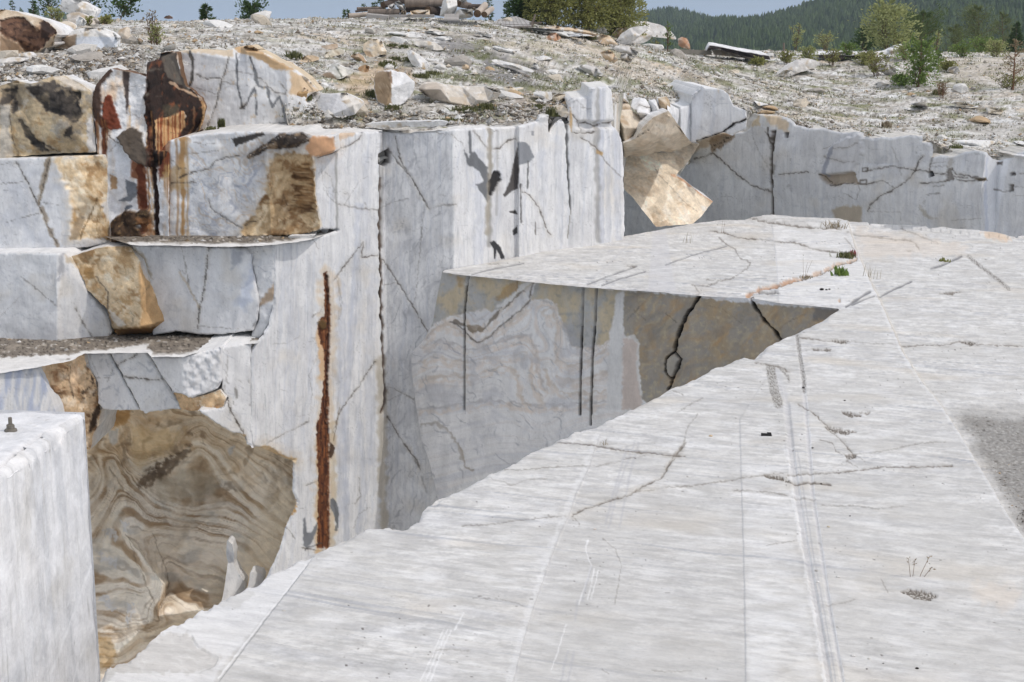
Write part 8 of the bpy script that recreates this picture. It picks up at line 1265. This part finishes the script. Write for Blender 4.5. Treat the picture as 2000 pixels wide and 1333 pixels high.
G_L = 'logs of the heap on the crest'
DL = groundD(815, 40)
def log(label, x0, y0, x1, y1, rpx, mat, D=None, d2=0, seed=0, name='log', end=M_END):
    D = DL if D is None else D; A, B = at(x0, y0, D), at(x1, y1, D + d2); r = np.random.default_rng(seed); L = np.linalg.norm(B - A); ax = (B - A) / L; rad = hpx(rpx, D); n, m = 14, 12
    a = np.cross(ax, [0, 0, 1.]); a /= np.linalg.norm(a) + 1e-9; b = np.cross(a, ax); t = np.arange(n) * 2 * np.pi / n; rows = []
    for i in range(m):
        u = i / (m - 1); rr = rad * (1.05 - .12 * u) * (1 + .10 * n2(np.cos(t) * 1.5 + seed, np.sin(t) * 1.5 + u * 4, seed)); rows.append((u - .5) * L * ax + rr[:, None] * (np.cos(t)[:, None] * a + np.sin(t)[:, None] * b))
    V_ = np.vstack(rows); q = [(i * n + k, i * n + (k + 1) % n, (i + 1) * n + (k + 1) % n, (i + 1) * n + k) for i in range(m - 1) for k in range(n)]
    root = empty(name, tuple((A + B) / 2), label, 'log', G_L); new_mesh('bark', V_, q, None, None, mat, root)
    for i, s in ((0, -1), (m - 1, 1)):
        c = (s * .5) * L * ax + ax * s * .012; ring = rows[i] * .985 + ax * s * .004; new_mesh('cut_end', np.vstack([ring, c[None]]), None, [(k, (k + 1) % n, n) for k in range(n)], None, end, root, smooth=False)
def K(x, y): return 650 + x / 5.714, y / 5.714
def lg(label, x0, y0, x1, y1, r, mat, d=0, d2=0, seed=0, end=M_END): a, b = K(x0, y0); c, e = K(x1, y1); log(label, a, b, c, e, r / 5.714, mat, DL + d, d2, seed, end=end)
lg('pale barkless log at the left end of the heap', 175, 180, 400, 160, 26, M_PALE, .1, .3, 1); lg('thick grey log in the left half of the heap', 390, 150, 745, 140, 42, M_LOG, 0, .1, 2); lg('long weathered log on top of the heap', 800, 35, 1240, 38, 42, M_LOG, .3, .2, 3); lg('dark log stub under the long top log', 1060, 120, 1190, 130, 50, M_LOGD, .3, .4, 4); lg('thin grey pole across the left of the heap', 270, 100, 560, 90, 16, M_LOG, .5, .3, 5); lg('dark short log above the thick grey log', 560, 60, 700, 20, 36, M_LOGD, .4, .5, 6); lg('dark red thin pole at the left of the heap', 255, 130, 400, 112, 12, M_LOGD, .3, .3, 7); lg('dark log crossing the top behind the heap', 620, 0, 860, 20, 34, M_LOGD, .7, .3, 8); lg('brown log end at the right of the heap', 1400, 40, 1530, 70, 38, M_LOG, .5, .5, 9); lg('dark log behind the right end of the heap', 1500, 75, 1660, 70, 24, M_LOGD, .8, .4, 10); lg('pinkish log pointing at the viewer at the right end', 1612, 155, 1700, 60, 40, M_PALE, -.2, 1.6, 11); lg('rightmost pinkish log pointing at the viewer', 1690, 165, 1775, 100, 32, M_PALE, -.2, 1.4, 12); lg('dark log filling the middle of the heap', 740, 110, 1060, 100, 34, M_LOGD, .6, .1, 13); lg('dark log lying along the foot of the top log', 860, 90, 1080, 60, 26, M_LOGD, .7, .2, 14)
G_H = 'marble offcuts in the log heap'
for lab, q, d, tn in (('small white block between the logs on the left', K1(615, 60, 650, 35, 690, 45, 705, 95, 660, 105, 618, 100), .2, 0), ('white tapered offcut leaning on the thick grey log', K1(690, 25, 740, 10, 790, 60, 815, 90, 800, 125, 760, 115, 720, 80), .0, 0), ('long beige squared stone under the dark logs', K1(865, 125, 940, 112, 1080, 112, 1085, 178, 960, 182, 870, 178), -.1, 1), ('tall white stone with brown veins in the heap', K1(1210, 90, 1225, 20, 1260, -30, 1380, -30, 1390, 60, 1370, 200, 1290, 205, 1250, 190, 1190, 185), -.3, 0), ('white squared block at the right of the tall white stone', K1(1370, 175, 1385, 120, 1420, 102, 1560, 105, 1570, 180, 1540, 200, 1420, 215, 1375, 200), -.2, 0), ('small tan stone under the white tapered offcut', K1(740, 180, 770, 120, 810, 110, 820, 160, 790, 185), -.1, 1), ('cream stone between the right logs', K1(1540, 100, 1570, 85, 1610, 100, 1600, 125, 1560, 120), .2, 1), ('white stone on the right logs', K1(1390, 20, 1430, -5, 1490, 0, 1500, 20, 1440, 30), .3, 0), ('pale small stone at the foot of the long beige stone', K1(820, 180, 845, 145, 880, 165, 870, 188), -.2, 1)):
    c_ = np.mean(q, 0); rock('marble_offcut', lab, 'stone', G_H, q, [(a, b, DL + d + .3) for a, b in q[::2]] + [(c_[0], c_[1], DL + d - .1)], wht(int(c_[0] * 5), [(226, 224, 220), (212, 192, 164)][tn]), None, .5, step=1.2, amp=.5)
def slab_box(name, label, cat, px0, py0, px1, py1, D, depth, th, mat, tilt=0.0, grp=None, d2=0, bev=.01):
    """a board or beam: front edge between two photo points at depth D, running back by `depth` metres"""
    A, B = at(px0, py0, D), at(px1, py1, D + d2); c = (A + B) / 2; L = np.linalg.norm(B - A); n = 24
    u = np.linspace(-.5, .5, n); ax = (B - A); bk = np.array([-ax[1] / L, ax[0] / L, 0]) * depth + np.array([0, 0, tilt]); up = np.array([0, 0, th]); rows = []
    for s in u:
        w_ = .012 * fbm(np.array([s * 9.]), np.array([px0 * .1]), 3, 7)[0]; o = ax * s + np.array([0, 0, w_]); rows += [o, o + up, o + up + bk, o + bk]
    V_ = np.array(rows); q = [];
    for i in range(n - 1):
        for k in range(4): q.append((i * 4 + k, i * 4 + (k + 1) % 4, (i + 1) * 4 + (k + 1) % 4, (i + 1) * 4 + k))
    q += [(0, 1, 2, 3), ((n - 1) * 4 + 3, (n - 1) * 4 + 2, (n - 1) * 4 + 1, (n - 1) * 4)]
    o = new_mesh(name, V_, q, None, None, mat, smooth=False); o.location = tuple(c); return tag(o, label, cat, grp)
G_P = 'grey boards on the crest'
a, b = K(420, 200), K(1130, 195); slab_box('plank', 'long pale plank lying in front of the log heap', 'plank', *a, *b, DL - .6, .35, .09, M_BOARD, .02, G_P)
a, b = K(375, 228), K(620, 250); slab_box('plank', 'thick grey plank left under the pale plank', 'plank', *a, *b, DL - 1.0, .6, .22, M_BOARD, .05, G_P); a, b = K(560, 262), K(735, 246); slab_box('plank', 'short grey plank lying crosswise at the left', 'plank', *a, *b, DL - 1.3, .5, .07, M_BOARD, .04, G_P); a, b = K(1240, 235), K(1405, 238); slab_box('plank', 'small bluish board at the foot of the tall white stone', 'plank', *a, *b, DL - .9, .6, .05, M_BOARD, .22, G_P)
Db = groundD(1000, 54)
def p_board(p, P):
    p.c[:] = srgb((176, 173, 170))
    for k in range(9): p.line([(960 + k * 9, 52), (972 + k * 5.4, 31)], 1.0, (112, 108, 104), .7, .2, fe=.6)
    p.noise((206, 204, 200), 8, 3, .1, .4, .6, .2, 2301); p.noise((140, 134, 128), 8, 3, .1, .4, .5, .2, 2303)
tag(stone('board', [(960, 48), (974, 37.5), (1008, 32), (1043, 45), (1037, 50.5), (1000, 52)], Depth([(960, 48, Db), (1037, 50.5, Db - .1), (1008, 32, Db + 3.3), (974, 37.5, Db + 2.9), (1043, 45, Db + .6)]), p_board, M_ROUGH, 1.0, back=(0, 0, -1), thick=.14, layers=1, amp=.3, nrm=(0, -.3, 1), seed=61, side=(96, 88, 82), sideh=0), 'wide grey board platform raised on the crest right of the log heap', 'board')
slab_box('plank', 'dark support plank under the wide grey board', 'plank', 966, 52, 1034, 54, Db + .1, .3, .10, M_LOGD, 0, G_P); slab_box('plank', 'thin rail plank right of the wide grey board', 'plank', 1034, 47, 1058, 46, Db + .2, .12, .06, M_LOG, 0, G_P); 
def stick(label, x0, y0, x1, y1, D, r, mat): 
    A, B = at(x0, y0, D), at(x1, y1, D); V_, Q_ = [], []; tube(V_, Q_, [A, (A + B) / 2, B], r, r * .7, 6); return tag(new_mesh('stake', np.vstack(V_), np.vstack(Q_), None, None, mat), label, 'stake')
stick('short slanted stake beside the wide grey board', 1037, 52, 1046, 28, Db + .1, .05, M_LOG)
Dq = groundD(1340, 106)
slab_box('beam', 'straight grey concrete beam below the smooth boulders', 'beam', 1292, 105, 1390, 108, Dq - .5, .5, .22, M_CONC, 0)
def sheet_char(label, pts, D, seed, depth=1.6):
    q = pts; rock('burnt_sheet', label, 'sheet', 'dark burnt sheets on the right crest', q, [(a, b, D + .2 * (k % 2)) for k, (a, b) in enumerate(q[::2])], lambda p, P: (p.c.__setitem__(slice(None), srgb((44, 38, 36))), p.noise((96, 84, 76), 12, 3, .1, .4, .7, .2, seed, 5), p.noise((20, 18, 18), 10, 3, .0, .3, .8, .2, seed + 1, 5)), M_ROUGH, depth, step=1.3, amp=.8, taper=.9, back=(0, 1, .12))
sheet_char('long burnt black sheet sagging over stones on the crest', K2(1520, 400, 1545, 358, 1600, 365, 1700, 385, 1820, 410, 1920, 425, 2010, 440, 2020, 470, 1900, 455, 1800, 440, 1700, 410, 1600, 385, 1560, 390), groundD(1440, 122), 2101)
sheet_char('second dark sheet under the white offcut on the right crest', K3(320, 432, 420, 430, 540, 428, 640, 440, 750, 425, 760, 440, 700, 462, 600, 470, 540, 460, 420, 458), groundD(1630, 120), 2103)
gb('long grey slab supporting the burnt sheet', K2(1560, 390, 1620, 388, 1720, 412, 1860, 440, 1980, 462, 1960, 478, 1840, 462, 1700, 440, 1580, 430), (1440, 120), [(1440, 104, -.02)], wht(2111, (176, 166, 156)), None, grp='stones on the right crest', name='flat_stone', cat='stone', thick=.8)
gb('white offcut lying on the second dark sheet', K3(535, 425, 560, 408, 640, 402, 680, 415, 720, 420, 680, 432, 600, 436), (1650, 118), [(1655, 104, -.02)], wht(2113, (228, 228, 228)), None, grp='stones on the right crest', name='flat_stone', cat='stone', thick=.6)
gb('grey stone at the left end of the second dark sheet', K3(-10, 440, 10, 415, 40, 415, 70, 430, 60, 455, 0, 470), (1508, 122), [(1508, 110, -.05)], wht(2115, (206, 204, 200)), None, grp='stones on the right crest', name='flat_stone', cat='stone', thick=.6)
P0 = gpt(1528, 120); 
stick('grey wooden post stub by the low green bush', 1530, 118, 1531, 84, float(P0[1]), .06, M_LOG)
# scraps on the sawn floor
def scrap():
    P = onz(1497, 853); D = P[1]; k = hpx(1, D); root = None
    V_ = []; pts = [(-11, 0), (-9, 3.5), (2, 1.8), (2, 6), (10.5, 5), (10.5, -1.5), (0, -1.5)]; n = len(pts); ys = (-.02, .02)
    for y in ys: V_ += [(x * k, y + z * k * .9, (.008 if y < 0 else .03) + (z * k * .35)) for x, z in pts]
    q = [(i, (i + 1) % n, n + (i + 1) % n, n + i) for i in range(n)]; me = bpy.data.meshes.new('rubber_scrap'); me.from_pydata(V_, [], q + [tuple(range(n - 1, -1, -1)), tuple(range(n, 2 * n))]); me.materials.append(M_RUB); o = bpy.data.objects.new('rubber_scrap', me); COL.objects.link(o); o.location = tuple(P); tag(o, 'black hooked rubber scrap lying on the near marble floor', 'scrap')
scrap()
G_S = 'little stones lying on the marble floor'
def pebble(label, px, py, spx, col, k, z=0.0):
    P = onz(px, py, z); D = P[1]; s = hpx(spx, D); r = np.random.default_rng(k); v = SV * np.array([1, .8, .55]) * (1 + .3 * fbm(SV[:, 0] * 1.5 + k, SV[:, 1] * 1.5 + SV[:, 2], 3, 2200 + k))[:, None] * s; c = np.tile(srgb(col), (len(v), 1)); o = new_mesh('pebble', v, None, SF, c, M_PEB, smooth=False); o.location = (P[0], P[1], P[2] + s * .35); tag(o, label, 'pebble', G_S)
for k, (px, py, s, c, l) in enumerate(((1162, 1035, 3.4, (222, 214, 206), 'white pebble near the end of the diagonal crack'), (1388, 853, 4, (206, 184, 154), 'tan pebble left of the black rubber scrap'), (1604, 946, 2.6, (84, 78, 70), 'dark pebble right of the saw grooves'), (1618, 1030, 3.4, (206, 196, 176), 'beige pebble right of the saw grooves'), (1660, 1009, 2.2, (50, 48, 46), 'black pebble below the beige pebble'), (1637, 1128, 4.5, (226, 224, 220), 'white flat pebble between the groove and the grass stalks'), (1597, 1138, 4, (232, 230, 228), 'white pebble inside the saw groove'), (1594, 1116, 3.6, (180, 176, 170), 'grey pebble inside the saw groove'), (1666, 1282, 5, (224, 222, 218), 'white pebble near the bottom of the frame'), (1697, 1288, 3.4, (200, 198, 192), 'pale grey pebble beside the white pebble near the bottom'), (1693, 1308, 2.4, (48, 46, 44), 'black pebble near the bottom of the frame'), (1725, 1297, 2.2, (40, 40, 40), 'small black pebble right of the pale grey pebble'), (1791, 1307, 4, (46, 42, 40), 'largest black pebble near the bottom of the frame'), (554, 1196, 5, (196, 192, 186), 'grey pebble on the left part of the near floor'), (547, 1202, 3, (110, 104, 96), 'dark pebble beside the grey pebble on the left'), (838, 1246, 2.6, (60, 58, 56), 'black pebble left in the near floor'), (709, 1264, 2.6, (70, 64, 58), 'dark pebble lowest on the left near floor'), (808, 1278, 2.4, (66, 62, 58), 'dark pebble near the parallel scratches'), (1605, 567, 4.5, (40, 38, 36), 'black flat pebble below the orange crack'), (1614, 567, 2.5, (50, 48, 44), 'left of two tiny black pebbles below the orange crack'), (1620, 566, 2.4, (48, 46, 44), 'right of two tiny black pebbles below the orange crack'), (1848, 788, 4, (60, 56, 50), 'dark pebble at the corner of the gravel patch'), (1874, 805, 3.6, (70, 64, 58), 'dark pebble inside the gravel patch'), (1851, 676, 2.8, (66, 62, 58), 'dark pebble on the right lower floor'), (1971, 561, 3.6, (44, 42, 40), 'black pebble in the gravel groove at the right'), (1569, 758, 3, (50, 48, 46), 'black pebble in the thin gravel groove'), (1587, 876, 2.4, (44, 42, 40), 'black pebble right of the wide groove'), (1650, 783, 2, (60, 58, 54), 'tiny dark pebble on the mid floor'), (1975, 986, 5, (120, 112, 102), 'brownish pebble on the gravel at the right frame edge'), (1935, 933, 3, (96, 88, 78), 'brown pebble at the foot of the step'))):
    pebble(l, px, py, s, c, k, -.13 if px > 1845 else 0)
# ------------------------------------------------------------------ light
SUN_EL, SUN_AZ = math.radians(54), math.radians(107.5)      # azimuth from +Y (north) clockwise: the sun stands to the right, a little behind the eye
sv = Vector((math.sin(SUN_AZ) * math.cos(SUN_EL), math.cos(SUN_AZ) * math.cos(SUN_EL), math.sin(SUN_EL)))
sl = bpy.data.lights.new('sun', 'SUN'); sl.energy = 2.0; sl.angle = math.radians(0.6); sl.color = (1, .955, .90)
so = bpy.data.objects.new('sun', sl); COL.objects.link(so); so.rotation_euler = sv.to_track_quat('Z', 'Y').to_euler(); so.location = (20, -10, 40)
w = bpy.data.worlds.new('World'); SC.world = w; w.use_nodes = True; nt = w.node_tree; nt.nodes.clear()
wo = nt.nodes.new('ShaderNodeOutputWorld'); bg = nt.nodes.new('ShaderNodeBackground'); sk = nt.nodes.new('ShaderNodeTexSky')
sk.sky_type = 'NISHITA'; sk.sun_disc = False; sk.sun_elevation = SUN_EL; sk.sun_rotation = SUN_AZ; sk.air_density = 1.0; sk.dust_density = 4.0; sk.ozone_density = 1.0
hs = nt.nodes.new('ShaderNodeHueSaturation'); hs.inputs['Saturation'].default_value = 1.25; hs.inputs['Value'].default_value = 1.2
tcw = nt.nodes.new('ShaderNodeTexCoord'); va = nt.nodes.new('ShaderNodeVectorMath'); va.operation = 'ADD'; va.inputs[1].default_value = (0, 0, .03); nt.links.new(tcw.outputs['Generated'], va.inputs[0]); vn = nt.nodes.new('ShaderNodeVectorMath'); vn.operation = 'NORMALIZE'; nt.links.new(va.outputs[0], vn.inputs[0]); nt.links.new(vn.outputs[0], sk.inputs[0])
# thin broken cloud added high out of view for fill light (clear band at the horizon)
cn = nt.nodes.new('ShaderNodeTexNoise'); cn.inputs['Scale'].default_value = 2.6; cn.inputs['Detail'].default_value = 7; cn.inputs['Roughness'].default_value = .58; nt.links.new(tcw.outputs['Generated'], cn.inputs['Vector'])
cr1 = nt.nodes.new('ShaderNodeMapRange'); cr1.inputs['From Min'].default_value = .36; cr1.inputs['From Max'].default_value = .60; nt.links.new(cn.outputs[0], cr1.inputs['Value'])
sz = nt.nodes.new('ShaderNodeSeparateXYZ'); nt.links.new(tcw.outputs['Generated'], sz.inputs[0]); cr2 = nt.nodes.new('ShaderNodeMapRange'); cr2.inputs['From Min'].default_value = .06; cr2.inputs['From Max'].default_value = .30; nt.links.new(sz.outputs['Z'], cr2.inputs['Value'])
cm = nt.nodes.new('ShaderNodeMath'); cm.operation = 'MULTIPLY'; nt.links.new(cr1.outputs[0], cm.inputs[0]); nt.links.new(cr2.outputs[0], cm.inputs[1])
cx = nt.nodes.new('ShaderNodeMix'); cx.data_type = 'RGBA'; cx.inputs['B'].default_value = (8.6, 8.7, 8.9, 1); nt.links.new(cm.outputs[0], cx.inputs['Factor'])
nt.links.new(sk.outputs[0], hs.inputs['Color']); nt.links.new(hs.outputs[0], cx.inputs['A']); lb = nt.nodes.new('ShaderNodeMapRange'); lb.inputs['From Min'].default_value = 0.0; lb.inputs['From Max'].default_value = .16; lb.inputs['To Min'].default_value = .9; lb.inputs['To Max'].default_value = 0; nt.links.new(sz.outputs['Z'], lb.inputs['Value'])
c2 = nt.nodes.new('ShaderNodeMix'); c2.data_type = 'RGBA'; c2.inputs['B'].default_value = (4.4, 5.5, 7.2, 1); nt.links.new(lb.outputs[0], c2.inputs['Factor']); nt.links.new(cx.outputs['Result'], c2.inputs['A']); nt.links.new(c2.outputs['Result'], bg.inputs[0]); bg.inputs[1].default_value = .15; nt.links.new(bg.outputs[0], wo.inputs[0])
vs = SC.view_settings; vs.view_transform = 'Standard'; vs.look = 'None'; vs.gamma = 1; vs.exposure = -0.45
SC.display_settings.display_device = 'sRGB'
cy = SC.cycles; cy.max_bounces = 6; cy.diffuse_bounces = 4; cy.glossy_bounces = 2; cy.transmission_bounces = 4; cy.transparent_max_bounces = 8; cy.volume_bounces = 0
cy.use_denoising = True; cy.caustics_reflective = False; cy.caustics_refractive = False
SC.render.film_transparent = False

# ------------------------------------------------------------------ the air: one even box of haze round the whole scene
hv = [(x, y, z) for z in (-15.5, 150) for x, y in ((-1450, -70), (1450, -70), (1450, 1300), (-1450, 1300))]
hz = new_mesh('haze', np.array(hv, float), [(3, 2, 1, 0), (4, 5, 6, 7), (0, 1, 5, 4), (1, 2, 6, 5), (2, 3, 7, 6), (3, 0, 4, 7)], None, None, None, smooth=False)
hm = bpy.data.materials.new('haze'); hm.use_nodes = True; ht = hm.node_tree; ht.nodes.clear(); ho = ht.nodes.new('ShaderNodeOutputMaterial'); pv = ht.nodes.new('ShaderNodeVolumePrincipled')
pv.inputs['Color'].default_value = (.72, .82, .95, 1); pv.inputs['Density'].default_value = .0003; pv.inputs['Anisotropy'].default_value = .2; ht.links.new(pv.outputs[0], ho.inputs['Volume']); hz.data.materials.append(hm); tag(hz, kind='stuff')
